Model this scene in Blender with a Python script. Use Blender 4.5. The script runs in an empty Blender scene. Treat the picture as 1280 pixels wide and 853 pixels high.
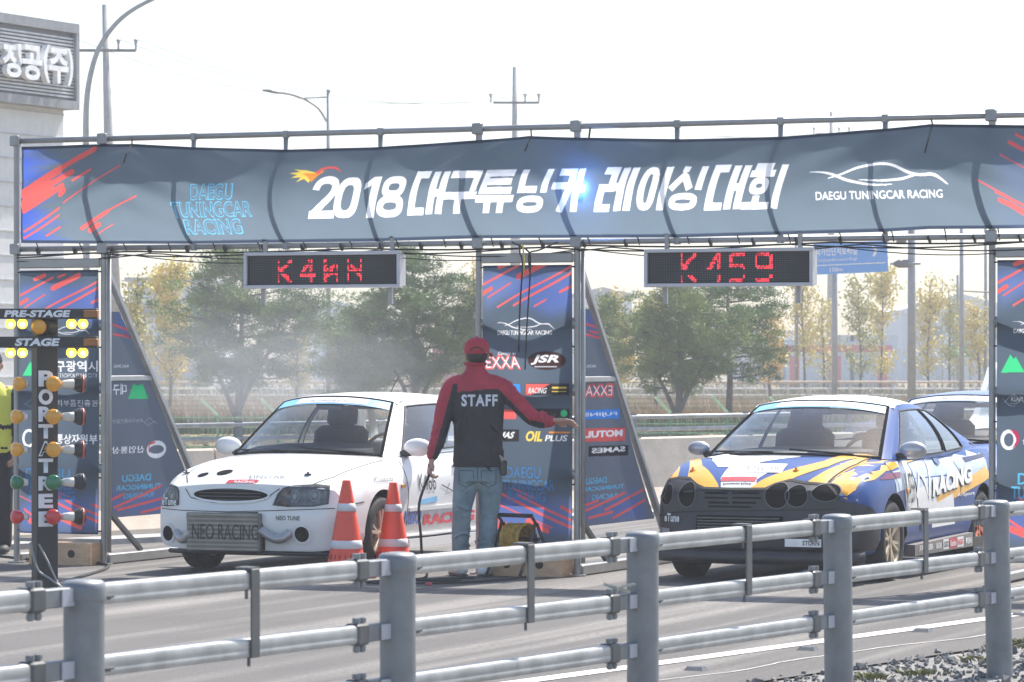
import bpy, bmesh, math, random
import numpy as np
from math import sin, cos, pi, radians, sqrt, atan2
from mathutils import Vector, Matrix, noise
from mathutils.bvhtree import BVHTree
from mathutils.geometry import tessellate_polygon
S = bpy.context.scene
COL = S.collection
random.seed(7); RNG = np.random.default_rng(7)

# ------------------------------------------------------------------ camera
F = 4583.0; HZ = 450.0; CH = 1.65          # focal length in photo pixels, horizon row, eye height
cam = bpy.data.cameras.new('camera'); camo = bpy.data.objects.new('camera', cam); COL.objects.link(camo)
cam.lens = 36*F/1280; cam.sensor_width = 36; cam.sensor_fit = 'HORIZONTAL'
cam.shift_y = (HZ-426.5)/1280; cam.clip_end = 5000; cam.clip_start = .5
camo.location = (0, 0, CH); camo.rotation_euler = (radians(90), 0, 0)
cam.dof.use_dof = True; cam.dof.focus_distance = 28.3; cam.dof.aperture_fstop = 11.0
S.camera = camo
S.render.engine = 'CYCLES'
S.cycles.volume_max_steps = 64
S.cycles.volume_step_rate = 2.0
S.cycles.max_bounces = 8; S.cycles.transparent_max_bounces = 24; S.cycles.volume_bounces = 0
# ------------------------------------------------------------------ sky and sun
SUN_AZ = (.61, .79)                         # the sun stands behind the scene to the right
SUN_EL = radians(55)
w = bpy.data.worlds.new('World'); S.world = w; w.use_nodes = True
nt = w.node_tree; bg = nt.nodes['Background']
sky = nt.nodes.new('ShaderNodeTexSky'); sky.sky_type = 'NISHITA'; sky.sun_disc = False
sky.sun_elevation = SUN_EL; sky.sun_rotation = atan2(SUN_AZ[0], SUN_AZ[1])
sky.air_density = 1.0; sky.dust_density = 1.5; sky.ozone_density = 1.0
nt.links.new(sky.outputs[0], bg.inputs[0]); bg.inputs[1].default_value = .118
sl = bpy.data.lights.new('sun', 'SUN'); so = bpy.data.objects.new('sun', sl); COL.objects.link(so)
sl.energy = 4.2; sl.angle = radians(.6); sl.color = (1, .945, .86)
_d = Vector((SUN_AZ[0]*cos(SUN_EL), SUN_AZ[1]*cos(SUN_EL), sin(SUN_EL)))
so.rotation_euler = _d.to_track_quat('Z', 'Y').to_euler(); so.location = (10, 10, 30)
S.view_settings.view_transform = 'Standard'; S.view_settings.look = 'None'
S.view_settings.exposure = 1.07; S.view_settings.gamma = 1

# ------------------------------------------------------------------ materials
MATS = {}
def M(name, rgb, rough=.5, metal=0., var=.12, scale=6., bump=0., bscale=60., coat=0., emit=None, estr=1., rgb2=None, spec=.5, stretch=None):
    if name in MATS: return MATS[name]
    m = bpy.data.materials.new(name); MATS[name] = m; m.use_nodes = True
    t = m.node_tree; b = t.nodes['Principled BSDF']; L = t.links.new
    b.inputs['Roughness'].default_value = rough; b.inputs['Metallic'].default_value = metal
    b.inputs['Coat Weight'].default_value = coat; b.inputs['Coat Roughness'].default_value = .05
    b.inputs['Specular IOR Level'].default_value = spec
    tc = t.nodes.new('ShaderNodeTexCoord'); mp = t.nodes.new('ShaderNodeMapping'); L(tc.outputs['Object'], mp.inputs[0])
    if stretch: mp.inputs['Scale'].default_value = stretch
    n = t.nodes.new('ShaderNodeTexNoise'); n.inputs['Scale'].default_value = scale; n.inputs['Detail'].default_value = 5
    L(mp.outputs[0], n.inputs[0])
    r = t.nodes.new('ShaderNodeValToRGB'); L(n.outputs[0], r.inputs[0])
    c1 = rgb2 or tuple(c*(1-var) for c in rgb); c2 = rgb if rgb2 else tuple(min(1, c*(1+var)) for c in rgb)
    r.color_ramp.elements[0].position = .35; r.color_ramp.elements[1].position = .65
    r.color_ramp.elements[0].color = (*c1, 1); r.color_ramp.elements[1].color = (*c2, 1)
    L(r.outputs[0], b.inputs['Base Color'])
    if bump:
        n2 = t.nodes.new('ShaderNodeTexNoise'); n2.inputs['Scale'].default_value = bscale; n2.inputs['Detail'].default_value = 4
        L(mp.outputs[0], n2.inputs[0])
        bp = t.nodes.new('ShaderNodeBump'); bp.inputs['Strength'].default_value = bump; bp.inputs['Distance'].default_value = .01
        L(n2.outputs[0], bp.inputs['Height']); L(bp.outputs[0], b.inputs['Normal'])
    if emit:
        b.inputs['Emission Color'].default_value = (*emit, 1); b.inputs['Emission Strength'].default_value = estr
    return m

def cloth_mat(name, rgb, trans=.5, rgb2=None, u0=0, u1=1, axis='UV'):
    """printed mesh cloth: part of the light goes through; optional print gradient along the UV u axis"""
    if name in MATS: return MATS[name]
    m = bpy.data.materials.new(name); MATS[name] = m; m.use_nodes = True
    t = m.node_tree; L = t.links.new; t.nodes.remove(t.nodes['Principled BSDF'])
    d = t.nodes.new('ShaderNodeBsdfDiffuse'); tr = t.nodes.new('ShaderNodeBsdfTranslucent'); mx = t.nodes.new('ShaderNodeMixShader')
    mx.inputs[0].default_value = trans
    L(d.outputs[0], mx.inputs[1]); L(tr.outputs[0], mx.inputs[2]); L(mx.outputs[0], t.nodes['Material Output'].inputs[0])
    n = t.nodes.new('ShaderNodeTexNoise'); n.inputs['Scale'].default_value = 3; tc = t.nodes.new('ShaderNodeTexCoord'); L(tc.outputs['Object'], n.inputs[0])
    mr = t.nodes.new('ShaderNodeMapRange'); mr.inputs[3].default_value = .92; mr.inputs[4].default_value = 1.08; L(n.outputs[0], mr.inputs[0])
    base = t.nodes.new('ShaderNodeRGB'); base.outputs[0].default_value = (*rgb, 1); src = base.outputs[0]
    if rgb2:
        uv = t.nodes.new('ShaderNodeUVMap'); sp = t.nodes.new('ShaderNodeSeparateXYZ'); L(uv.outputs[0], sp.inputs[0])
        n3 = t.nodes.new('ShaderNodeTexNoise'); n3.inputs['Scale'].default_value = 1.0
        mp = t.nodes.new('ShaderNodeMapping'); mp.inputs['Rotation'].default_value = (0, 0, radians(-32)); mp.inputs['Scale'].default_value = (1.2, 9, 1)
        L(uv.outputs[0], mp.inputs[0]); L(mp.outputs[0], n3.inputs[0])
        q = t.nodes.new('ShaderNodeMapRange'); q.inputs[1].default_value = u0; q.inputs[2].default_value = u1; q.inputs[4].default_value = 1.9; q.clamp = False; L(sp.outputs[0 if axis == 'UV' else 1], q.inputs[0])
        ad = t.nodes.new('ShaderNodeMath'); ad.operation = 'MULTIPLY_ADD'; L(n3.outputs[0], ad.inputs[0]); ad.inputs[1].default_value = 1.6; ad.inputs[2].default_value = -.75
        a2 = t.nodes.new('ShaderNodeMath'); a2.operation = 'ADD'; a2.use_clamp = True; L(ad.outputs[0], a2.inputs[0]); L(q.outputs[0], a2.inputs[1])
        g = t.nodes.new('ShaderNodeMix'); g.data_type = 'RGBA'; L(a2.outputs[0], g.inputs[0]); g.inputs[6].default_value = (*rgb2, 1); g.inputs[7].default_value = (*rgb, 1)
        src = g.outputs[2]
    at = t.nodes.new('ShaderNodeAttribute'); at.attribute_name = 'print'
    pm = t.nodes.new('ShaderNodeMix'); pm.data_type = 'RGBA'; L(at.outputs['Alpha'], pm.inputs[0]); L(src, pm.inputs[6]); L(at.outputs['Color'], pm.inputs[7]); src = pm.outputs[2]
    v = t.nodes.new('ShaderNodeVectorMath'); v.operation = 'SCALE'; L(src, v.inputs[0]); L(mr.outputs[0], v.inputs['Scale'])
    L(v.outputs[0], d.inputs[0]); L(v.outputs[0], tr.inputs[0])
    return m

def glass_mat(name, tint=(.8, .85, .86), refl=.1, rough=.02):
    if name in MATS: return MATS[name]
    m = bpy.data.materials.new(name); MATS[name] = m; m.use_nodes = True
    t = m.node_tree; L = t.links.new; t.nodes.remove(t.nodes['Principled BSDF'])
    g = t.nodes.new('ShaderNodeBsdfGlossy'); g.inputs['Roughness'].default_value = rough
    tr = t.nodes.new('ShaderNodeBsdfTransparent'); tr.inputs[0].default_value = (*tint, 1)
    lf = t.nodes.new('ShaderNodeLayerWeight'); lf.inputs[0].default_value = .5; lw = t.nodes.new('ShaderNodeMath'); lw.operation = 'POWER'; lw.inputs[1].default_value = 4.0; L(lf.outputs['Facing'], lw.inputs[0])
    ad = t.nodes.new('ShaderNodeMath'); ad.operation = 'ADD'; ad.use_clamp = True; ad.inputs[1].default_value = refl; L(lw.outputs[0], ad.inputs[0])
    n = t.nodes.new('ShaderNodeTexNoise'); n.inputs['Scale'].default_value = 2.5
    ml = t.nodes.new('ShaderNodeMath'); ml.operation = 'MULTIPLY'; mr = t.nodes.new('ShaderNodeMapRange'); mr.inputs[3].default_value = .9; mr.inputs[4].default_value = 1.1
    L(n.outputs[0], mr.inputs[0]); L(ad.outputs[0], ml.inputs[0]); L(mr.outputs[0], ml.inputs[1])
    mx = t.nodes.new('ShaderNodeMixShader'); L(ml.outputs[0], mx.inputs[0]); L(tr.outputs[0], mx.inputs[1]); L(g.outputs[0], mx.inputs[2])
    L(mx.outputs[0], t.nodes['Material Output'].inputs[0])
    return m

# ------------------------------------------------------------------ object helpers
def link(o, parent=None):
    COL.objects.link(o)
    if parent is not None: o.parent = parent
    return o
def tag(o, label=None, cat=None, group=None, kind=None):
    if label: o['label'] = label
    if cat: o['category'] = cat
    if group: o['group'] = group
    if kind: o['kind'] = kind
    return o
def empty(name, loc=(0, 0, 0), rz=0, label=None, cat=None, group=None, parent=None):
    o = bpy.data.objects.new(name, None); o.location = loc; o.rotation_euler = (0, 0, rz); o.empty_display_size = .1
    link(o, parent); return tag(o, label, cat, group)
def copy_tree(o, parent=None):
    c = o.copy(); COL.objects.link(c)
    if parent is not None: c.parent = parent
    for ch in [x for x in CHILD.get(o.name, [])]: copy_tree(ch, c)
    return c
CHILD = {}
def kids_index():
    CHILD.clear()
    for x in COL.objects:
        if x.parent: CHILD.setdefault(x.parent.name, []).append(x)

class MB:
    def __init__(s): s.v = []; s.f = []; s.m = []; s.ci = 0
    def add(s, vs, fs):
        k = len(s.v); s.v += [tuple(p) for p in vs]; s.f += [tuple(i+k for i in f) for f in fs]; s.m += [s.ci]*len(fs); return s
    def box(s, c, d, rz=0, R=None, bev=0):
        x, y, z = d[0]/2, d[1]/2, d[2]/2
        if bev:
            vs = []; fs = []
            prof = [(x-bev, -y), (x, -y+bev), (x, y-bev), (x-bev, y), (-x+bev, y), (-x, y-bev), (-x, -y+bev), (-x+bev, -y)]
            lv = [(-z, bev), (-z+bev, 0), (z-bev, 0), (z, bev)]
            for (zz, ins) in lv:
                for (px, py) in prof:
                    vs.append((px - math.copysign(min(ins, abs(px)), px) if ins else px, py - math.copysign(min(ins, abs(py)), py) if ins else py, zz))
            for j in range(3):
                for i in range(8): fs.append((j*8+i, j*8+(i+1) % 8, (j+1)*8+(i+1) % 8, (j+1)*8+i))
            fs.append(tuple(range(7, -1, -1))); fs.append(tuple(range(24, 32)))
        else:
            vs = [(-x, -y, -z), (x, -y, -z), (x, y, -z), (-x, y, -z), (-x, -y, z), (x, -y, z), (x, y, z), (-x, y, z)]
            fs = [(3, 2, 1, 0), (4, 5, 6, 7), (0, 1, 5, 4), (1, 2, 6, 5), (2, 3, 7, 6), (3, 0, 4, 7)]
        if R is None: R = Matrix.Rotation(rz, 3, 'Z')
        c = Vector(c)
        return s.add([R @ Vector(p) + c for p in vs], fs)
    def beam(s, a, b, w, h, bev=0, up=(0, 0, 1)):
        """box section bar from a to b: w across, h along up"""
        a, b = Vector(a), Vector(b); d = b-a; L_ = d.length; d.normalize(); up = Vector(up)
        if abs(d.dot(up)) > .98: up = Vector((1, 0, 0)) if abs(d.x) < .9 else Vector((0, 1, 0))
        sd = up.cross(d).normalized(); u2 = d.cross(sd)
        R = Matrix((d, sd, u2)).transposed()
        return s.box((a+b)/2, (L_, w, h), R=R, bev=bev)
    def path(s, pts, r, n=8, cap=True, ell=None, up=(0, 0, 1)):
        pts = [Vector(p) for p in pts]; rs = r if hasattr(r, '__len__') else [r]*len(pts)
        up = Vector(up); vs = []; fs = []; a = None
        for i, p in enumerate(pts):
            d = (pts[min(i+1, len(pts)-1)]-pts[max(i-1, 0)])
            if d.length < 1e-9: d = Vector((0, 0, 1))
            d.normalize()
            if a is None:
                u = up
                if abs(d.dot(u)) > .97: u = Vector((1, 0, 0)) if abs(d.x) < .8 else Vector((0, 1, 0))
                a = u.cross(d).normalized()
            else:
                a = a-d*a.dot(d)
                if a.length < 1e-6: a = Vector((1, 0, 0)).cross(d)
                a.normalize()
            b = d.cross(a)
            ea, eb = ell if ell else (1, 1)
            for k in range(n):
                t = 2*pi*k/n; vs.append(p + a*(cos(t)*rs[i]*ea) + b*(sin(t)*rs[i]*eb))
        for i in range(len(pts)-1):
            for k in range(n): fs.append((i*n+k, i*n+(k+1) % n, (i+1)*n+(k+1) % n, (i+1)*n+k))
        if cap: fs.append(tuple(range(n-1, -1, -1))); q = (len(pts)-1)*n; fs.append(tuple(range(q, q+n)))
        return s.add(vs, fs)
    def tube(s, a, b, r, n=8, r2=None): return s.path([a, b], [r, r if r2 is None else r2], n)
    def lathe(s, prof, c=(0, 0, 0), n=20, R=None, caps=True):
        """profile of (radius, z) turned about z"""
        R = R or Matrix.Identity(3); c = Vector(c); vs = []; fs = []
        for (r, z) in prof:
            for k in range(n): t = 2*pi*k/n; vs.append(R @ Vector((r*cos(t), r*sin(t), z)) + c)
        for i in range(len(prof)-1):
            for k in range(n): fs.append((i*n+k, i*n+(k+1) % n, (i+1)*n+(k+1) % n, (i+1)*n+k))
        if caps and prof[0][0] > 1e-5: fs.append(tuple(range(n-1, -1, -1)))
        if caps and prof[-1][0] > 1e-5: q = (len(prof)-1)*n; fs.append(tuple(range(q, q+n)))
        return s.add(vs, fs)
    def ball(s, c, r, n=14, m=8, sc=(1, 1, 1), R=None):
        prof = [(max(1e-6, sin(pi*i/m)), -cos(pi*i/m)) for i in range(m+1)]
        R = R or Matrix.Identity(3); c = Vector(c); vs = []; fs = []
        for (q, z) in prof:
            for k in range(n): t = 2*pi*k/n; vs.append(R @ Vector((r*q*cos(t)*sc[0], r*q*sin(t)*sc[1], r*z*sc[2])) + c)
        for i in range(m):
            for k in range(n): fs.append((i*n+k, i*n+(k+1) % n, (i+1)*n+(k+1) % n, (i+1)*n+k))
        return s.add(vs, fs)
    def grid(s, fn, nu, nv):
        vs = [fn(i/nu, j/nv) for j in range(nv+1) for i in range(nu+1)]
        fs = [(j*(nu+1)+i, j*(nu+1)+i+1, (j+1)*(nu+1)+i+1, (j+1)*(nu+1)+i) for j in range(nv) for i in range(nu)]
        return s.add(vs, fs)
    def prism(s, poly, fn, d0, d1):
        """polygon extruded: fn(a, b, depth) -> point"""
        n = len(poly); vs = [fn(a, b, d0) for a, b in poly]+[fn(a, b, d1) for a, b in poly]
        fs = [tuple(range(n)), tuple(range(2*n-1, n-1, -1))]+[(i, i+n, (i+1) % n+n, (i+1) % n) for i in range(n)]
        return s.add(vs, fs)
    def build(s, name, mat, parent=None, smooth=False, fix=True, angle=None, loc=None):
        me = bpy.data.meshes.new(name); me.from_pydata(s.v, [], s.f)
        ms = mat if isinstance(mat, (list, tuple)) else [mat]
        for m_ in ms: me.materials.append(m_)
        if len(ms) > 1: me.polygons.foreach_set('material_index', s.m)
        if fix:
            bm = bmesh.new(); bm.from_mesh(me); bmesh.ops.recalc_face_normals(bm, faces=bm.faces); bm.to_mesh(me); bm.free()
        if smooth or angle:
            me.polygons.foreach_set('use_smooth', [True]*len(me.polygons))
            if angle: me.set_sharp_from_angle(angle=radians(angle))
        me.update()
        o = bpy.data.objects.new(name, me)
        if loc: o.location = loc
        return link(o, parent)

def shared(name, src, loc, parent, rz=0, scale=None):
    """another object on the same mesh data"""
    o = bpy.data.objects.new(name, src.data); o.location = loc; o.rotation_euler = (0, 0, rz)
    if scale: o.scale = scale
    return link(o, parent)

def W(px, py, Y):
    return Vector(((px-640)*Y/F, Y, CH+(HZ-py)*Y/F))
def ground(px, py, h=0):
    Y = (CH-h)*F/(py-HZ); return Vector(((px-640)*Y/F, Y, h))

# ------------------------------------------------------------------ flat print: text and shapes as thin sheets laid on a surface
_tc = {}
def text_mesh(s, off=0., spacing=1.):
    k = (s, off, spacing)
    if k in _tc: return _tc[k]
    cu = bpy.data.curves.new('t', 'FONT'); cu.body = s; cu.offset = off; cu.resolution_u = 3; cu.space_character = spacing
    o = bpy.data.objects.new('t', cu); COL.objects.link(o)
    dg = bpy.context.evaluated_depsgraph_get(); dg.update(); me = o.evaluated_get(dg).to_mesh()
    v = [(p.co.x, p.co.y) for p in me.vertices]; f = [tuple(p.vertices) for p in me.polygons]
    o.evaluated_get(dg).to_mesh_clear(); bpy.data.objects.remove(o); bpy.data.curves.remove(cu)
    _tc[k] = (v, f); return _tc[k]
def fit_text(s, box, shear=0, off=.01, mirror=False, rot=0, spacing=1., vert=False):
    """text stretched to box (u0,v0,u1,v1)"""
    v, f = text_mesh(s, off, spacing)
    if not v: return [], []
    xs = [p[0] for p in v]; ys = [p[1] for p in v]; x0, x1, y0, y1 = min(xs), max(xs), min(ys), max(ys)
    u0, v0, u1, v1 = box; H = v1-v0; sh = shear*H
    out = []
    for (a, b) in v:
        p = (a-x0)/(x1-x0+1e-9); q = (b-y0)/(y1-y0+1e-9)
        if mirror: p = 1-p
        out.append((u0+p*(u1-u0-sh)+q*sh, v0+q*H))
    return out, f
def poly2(pts):
    v3 = [Vector((a, b, 0)) for a, b in pts]
    return list(pts), [tuple(t) for t in tessellate_polygon([v3])]
def capsule(a, b, w, n=5):
    """rounded stripe"""
    ax, ay = a; bx, by = b; d = atan2(by-ay, bx-ax); pts = []
    for k in range(n+1): t = d-pi/2+pi*k/n; pts.append((bx+w/2*cos(t), by+w/2*sin(t)))
    for k in range(n+1): t = d+pi/2+pi*k/n; pts.append((ax+w/2*cos(t), ay+w/2*sin(t)))
    return pts, [tuple(range(len(pts)))]
def brush(pts, ws):
    """line of changing width through pts"""
    L_ = []; R_ = []
    for i, (x, y) in enumerate(pts):
        x0, y0 = pts[max(0, i-1)]; x1, y1 = pts[min(len(pts)-1, i+1)]; d = atan2(y1-y0, x1-x0)
        w_ = ws[i]/2 if hasattr(ws, '__len__') else ws/2
        L_.append((x-sin(d)*w_, y+cos(d)*w_)); R_.append((x+sin(d)*w_, y-cos(d)*w_))
    n = len(pts); return L_+R_, [(i, i+1, n+i+1, n+i) for i in range(n-1)]
def spline(pts, n=8):
    P = [pts[0]]+list(pts)+[pts[-1]]; out = []
    for i in range(1, len(P)-2):
        a, b, c, d = [np.array(P[i+k], float) for k in (-1, 0, 1, 2)]
        for k in range(n):
            t = k/n; out.append(tuple(.5*((2*b)+(-a+c)*t+(2*a-5*b+4*c-d)*t*t+(-a+3*b-3*c+d)*t**3)))
    out.append(tuple(pts[-1])); return out
def ellipse(c, rx, ry, n=24): return [(c[0]+rx*cos(2*pi*k/n), c[1]+ry*sin(2*pi*k/n)) for k in range(n)], [tuple(range(n))]
def rect(u0, v0, u1, v1): return [(u0, v0), (u1, v0), (u1, v1), (u0, v1)], [(0, 1, 2, 3)]
def ring(c, rx, ry, th, n=24, p=2.0):
    def se(t, a, b): return (c[0]+a*math.copysign(abs(cos(t))**(2/p), cos(t)), c[1]+b*math.copysign(abs(sin(t))**(2/p), sin(t)))
    o = [se(2*pi*k/n, rx, ry) for k in range(n)]; i_ = [se(2*pi*k/n, rx-th, ry-th) for k in range(n)]
    return o+i_, [(k, (k+1) % n, n+(k+1) % n, n+k) for k in range(n)]
def join(*gs):
    v = []; f = []
    for (a, b) in gs: k = len(v); v += list(a); f += [tuple(i+k for i in q) for q in b]
    return v, f
def transform(g, fn): return [fn(*p) for p in g[0]], g[1]

def laid(name, g, mat, parent, fn, cell=.08, label=None, smooth=True):
    """cut 2-D sheet g into cells and lay it on surface fn(u, v) -> point or None"""
    v, f = g
    if not v: return None
    bm = bmesh.new(); bv = [bm.verts.new((a, b, 0)) for a, b in v]
    for q in f:
        try: bm.faces.new([bv[i] for i in q])
        except ValueError: pass
    if cell:
        us = [p[0] for p in v]; vs_ = [p[1] for p in v]
        for ax, lo, hi in ((0, min(us), max(us)), (1, min(vs_), max(vs_))):
            k = math.floor(lo/cell)+1
            while k*cell < hi:
                co = [0, 0, 0]; no = [0, 0, 0]; co[ax] = k*cell; no[ax] = 1
                bmesh.ops.bisect_plane(bm, geom=list(bm.verts)+list(bm.edges)+list(bm.faces), dist=1e-6, plane_co=co, plane_no=no); k += 1
    bad = []
    for p in bm.verts:
        q = fn(p.co.x, p.co.y)
        if q is None: bad.append(p)
        else: p.co = q
    if bad: bmesh.ops.delete(bm, geom=bad, context='VERTS')
    me = bpy.data.meshes.new(name); bm.to_mesh(me); bm.free(); me.materials.append(mat)
    if smooth: me.polygons.foreach_set('use_smooth', [True]*len(me.polygons))
    o = link(bpy.data.objects.new(name, me), parent)
    if label: o['label'] = label
    return o

class Cloth:
    """printed cloth: a fine sheet whose point colours carry the print"""
    def __init__(s, frac, surf, nu, nv):
        s.frac, s.surf, s.nu, s.nv = frac, surf, nu, nv; s.rgb = np.zeros((nv+1, nu+1, 3)); s.a = np.zeros((nv+1, nu+1))
    def paint(s, g, rgb, alpha=1., blur=0):
        pts, faces = g
        if not len(pts): return
        P = np.array([s.frac(a, b) for a, b in pts])*[s.nu, s.nv]
        P = P*2+.5      # twice finer samples
        e_ = blur*2
        W_, H_ = 2*(s.nu+1), 2*(s.nv+1); x0 = max(0, int(P[:, 0].min())-1-e_)//2*2; x1 = min(W_, (int(P[:, 0].max())+4+e_)//2*2); y0 = max(0, int(P[:, 1].min())-1-e_)//2*2; y1 = min(H_, (int(P[:, 1].max())+4+e_)//2*2)
        if x1 <= x0 or y1 <= y0: return
        cov = np.zeros((y1-y0, x1-x0), bool)
        for f in faces:
            for k in range(1, len(f)-1):
                A, B, C = P[f[0]], P[f[k]], P[f[k+1]]
                bx0 = max(x0, int(min(A[0], B[0], C[0]))); bx1 = min(x1, int(max(A[0], B[0], C[0]))+2); by0 = max(y0, int(min(A[1], B[1], C[1]))); by1 = min(y1, int(max(A[1], B[1], C[1]))+2)
                if bx1 <= bx0 or by1 <= by0: continue
                den = (B[1]-C[1])*(A[0]-C[0])+(C[0]-B[0])*(A[1]-C[1])
                if abs(den) < 1e-12: continue
                X, Y = np.meshgrid(np.arange(bx0, bx1), np.arange(by0, by1))
                l1 = ((B[1]-C[1])*(X-C[0])+(C[0]-B[0])*(Y-C[1]))/den; l2 = ((C[1]-A[1])*(X-C[0])+(A[0]-C[0])*(Y-C[1]))/den
                cov[by0-y0:by1-y0, bx0-x0:bx1-x0] |= (l1 >= -1e-9) & (l2 >= -1e-9) & (l1+l2 <= 1+1e-9)
        c = cov.reshape((y1-y0)//2, 2, (x1-x0)//2, 2).mean((1, 3))*alpha
        for _ in range(3 if blur else 0):      # soft edge
            r_ = max(1, blur//2)
            for ax in (0, 1):
                c = np.moveaxis(c, ax, 0); q = np.concatenate([np.repeat(c[:1], r_+1, 0), c, np.repeat(c[-1:], r_, 0)]); cs = q.cumsum(0); c = (cs[2*r_+1:]-cs[:-2*r_-1])/(2*r_+1); c = np.moveaxis(c, 0, ax)
        sl_ = (slice(y0//2, y1//2), slice(x0//2, x1//2))
        a0 = s.a[sl_]
        if rgb is None: s.a[sl_] = a0*(1-c); return
        na = a0+c*(1-a0); w_ = np.where(na > 1e-6, c/np.maximum(na, 1e-6), 0)
        s.rgb[sl_] = s.rgb[sl_]*(1-w_[..., None])+np.array(rgb)*w_[..., None]; s.a[sl_] = na
    def build(s, name, mat, parent, uvf):
        nu, nv = s.nu, s.nv; V = np.array([s.surf(i/nu, j/nv) for j in range(nv+1) for i in range(nu+1)])
        me = bpy.data.meshes.new(name); me.vertices.add(len(V)); me.vertices.foreach_set('co', V.reshape(-1))
        I = np.arange((nu+1)*(nv+1)).reshape(nv+1, nu+1); Q = np.stack([I[:-1, :-1], I[:-1, 1:], I[1:, 1:], I[1:, :-1]], -1).reshape(-1, 4); n = len(Q)
        me.loops.add(4*n); me.loops.foreach_set('vertex_index', Q.reshape(-1).astype(np.int32)); me.polygons.add(n); me.polygons.foreach_set('loop_start', np.arange(0, 4*n, 4, dtype=np.int32)); me.polygons.foreach_set('loop_total', np.full(n, 4, dtype=np.int32))
        me.polygons.foreach_set('use_smooth', np.ones(n, bool)); me.update(calc_edges=True); me.materials.append(mat)
        ca = me.color_attributes.new('print', 'FLOAT_COLOR', 'POINT'); ca.data.foreach_set('color', np.concatenate([s.rgb, s.a[..., None]], -1).reshape(-1).astype(np.float32))
        U = np.array([uvf(i/nu, j/nv) for j in range(nv+1) for i in range(nu+1)]); uv = me.uv_layers.new(name='UVMap'); uv.data.foreach_set('uv', U[Q.reshape(-1)].reshape(-1).astype(np.float32))
        return link(bpy.data.objects.new(name, me), parent)
CUR = None
def ink_(name, g, rgb, *_a, **_k): CUR.paint(g, rgb)
# ================================================================== THE SETTING
asphalt = M('asphalt', (.245, .224, .202), .92, var=.14, scale=1.3, bump=.9, bscale=90, rgb2=(.175, .165, .158))
def add_speckle(m, lo, hi, sc, amt=.5, pos=(.35, .65)):
    t = m.node_tree; L = t.links.new; b = t.nodes['Principled BSDF']; src = b.inputs['Base Color'].links[0].from_socket
    n = t.nodes.new('ShaderNodeTexNoise'); n.inputs['Scale'].default_value = sc; n.inputs['Detail'].default_value = 3
    tc = t.nodes.new('ShaderNodeTexCoord'); L(tc.outputs['Object'], n.inputs[0])
    r = t.nodes.new('ShaderNodeValToRGB'); L(n.outputs[0], r.inputs[0]); r.color_ramp.elements[0].position = pos[0]; r.color_ramp.elements[1].position = pos[1]
    r.color_ramp.elements[0].color = (*lo, 1); r.color_ramp.elements[1].color = (*hi, 1)
    x = t.nodes.new('ShaderNodeMix'); x.data_type = 'RGBA'; x.inputs[0].default_value = amt
    L(src, x.inputs[6]); L(r.outputs[0], x.inputs[7]); L(x.outputs[2], b.inputs['Base Color'])
add_speckle(asphalt, (.085, .08, .078), (.38, .36, .34), 30, .5)
add_speckle(asphalt, (.11, .105, .10), (.28, .265, .25), .55, .35)
def streaks(m, rot, sc, lo, hi, amt, pos=(.45, .62)):
    """worn tracks along the driving direction"""
    t = m.node_tree; L = t.links.new; b = t.nodes['Principled BSDF']; src = b.inputs['Base Color'].links[0].from_socket
    tc = t.nodes.new('ShaderNodeTexCoord'); mp = t.nodes.new('ShaderNodeMapping'); mp.vector_type = 'TEXTURE'; mp.inputs['Rotation'].default_value = (0, 0, rot); mp.inputs['Scale'].default_value = sc; L(tc.outputs['Object'], mp.inputs[0])
    n = t.nodes.new('ShaderNodeTexNoise'); n.inputs['Scale'].default_value = 1; n.inputs['Detail'].default_value = 5; L(mp.outputs[0], n.inputs[0])
    r = t.nodes.new('ShaderNodeMapRange'); r.inputs[1].default_value = pos[0]; r.inputs[2].default_value = pos[1]; r.inputs[3].default_value = amt; r.inputs[4].default_value = 0; L(n.outputs[0], r.inputs[0])
    x = t.nodes.new('ShaderNodeMix'); x.data_type = 'RGBA'; L(r.outputs[0], x.inputs[0]); L(src, x.inputs[6]); x.inputs[7].default_value = (*lo, 1); L(x.outputs[2], b.inputs['Base Color'])
streaks(asphalt, radians(67.4), (14, .35, 1), (.075, .072, .07), None, .75)
streaks(asphalt, radians(57), (9, .8, 1), (.12, .115, .11), None, .4, (.40, .5))
dirt = M('dry_ground', (.30, .235, .16), .95, rgb2=(.16, .14, .09), scale=.35, bump=.6, bscale=8)
add_speckle(dirt, (.10, .11, .05), (.36, .27, .18), 2.2, .5)
conc = M('concrete', (.66, .56, .45), .9, var=.1, scale=1.2, bump=.3, bscale=30)
add_speckle(conc, (.44, .38, .32), (.68, .60, .50), 5, .4)
wpaint = M('road_paint', (.72, .70, .66), .8, var=.1, scale=12, bump=.2)
galv = M('galvanised_steel', (.20, .215, .23), .5, metal=.45, var=.1, scale=7, bump=.08, bscale=30)
add_speckle(galv, (.155, .165, .18), (.25, .265, .28), 9, .45)
galv2 = M('galvanised_rail', (.385, .39, .385), .45, metal=.3, var=.16, scale=9, bump=.05, bscale=40)
dsteel = M('dull_steel', (.12, .125, .13), .5, metal=.5, var=.15)
alu = M('aluminium_tube', (.33, .33, .33), .45, metal=.5, var=.08)
black = M('black_rubber', (.018, .018, .019), .6, var=.2)
blackp = M('black_plastic', (.025, .025, .028), .4, var=.15)
steelp = M('grey_steel_pole', (.30, .31, .32), .5, metal=.3, var=.1)
concpole = M('concrete_pole', (.36, .36, .35), .85, var=.1)

RD = Vector((.545, .838, 0)).normalized(); RN = Vector((-RD.y, RD.x, 0)); E0 = Vector((1.85, 19.7, 0))
def road(a, b, z=0): return E0 + RD*a + RN*b + Vector((0, 0, z))
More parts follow.
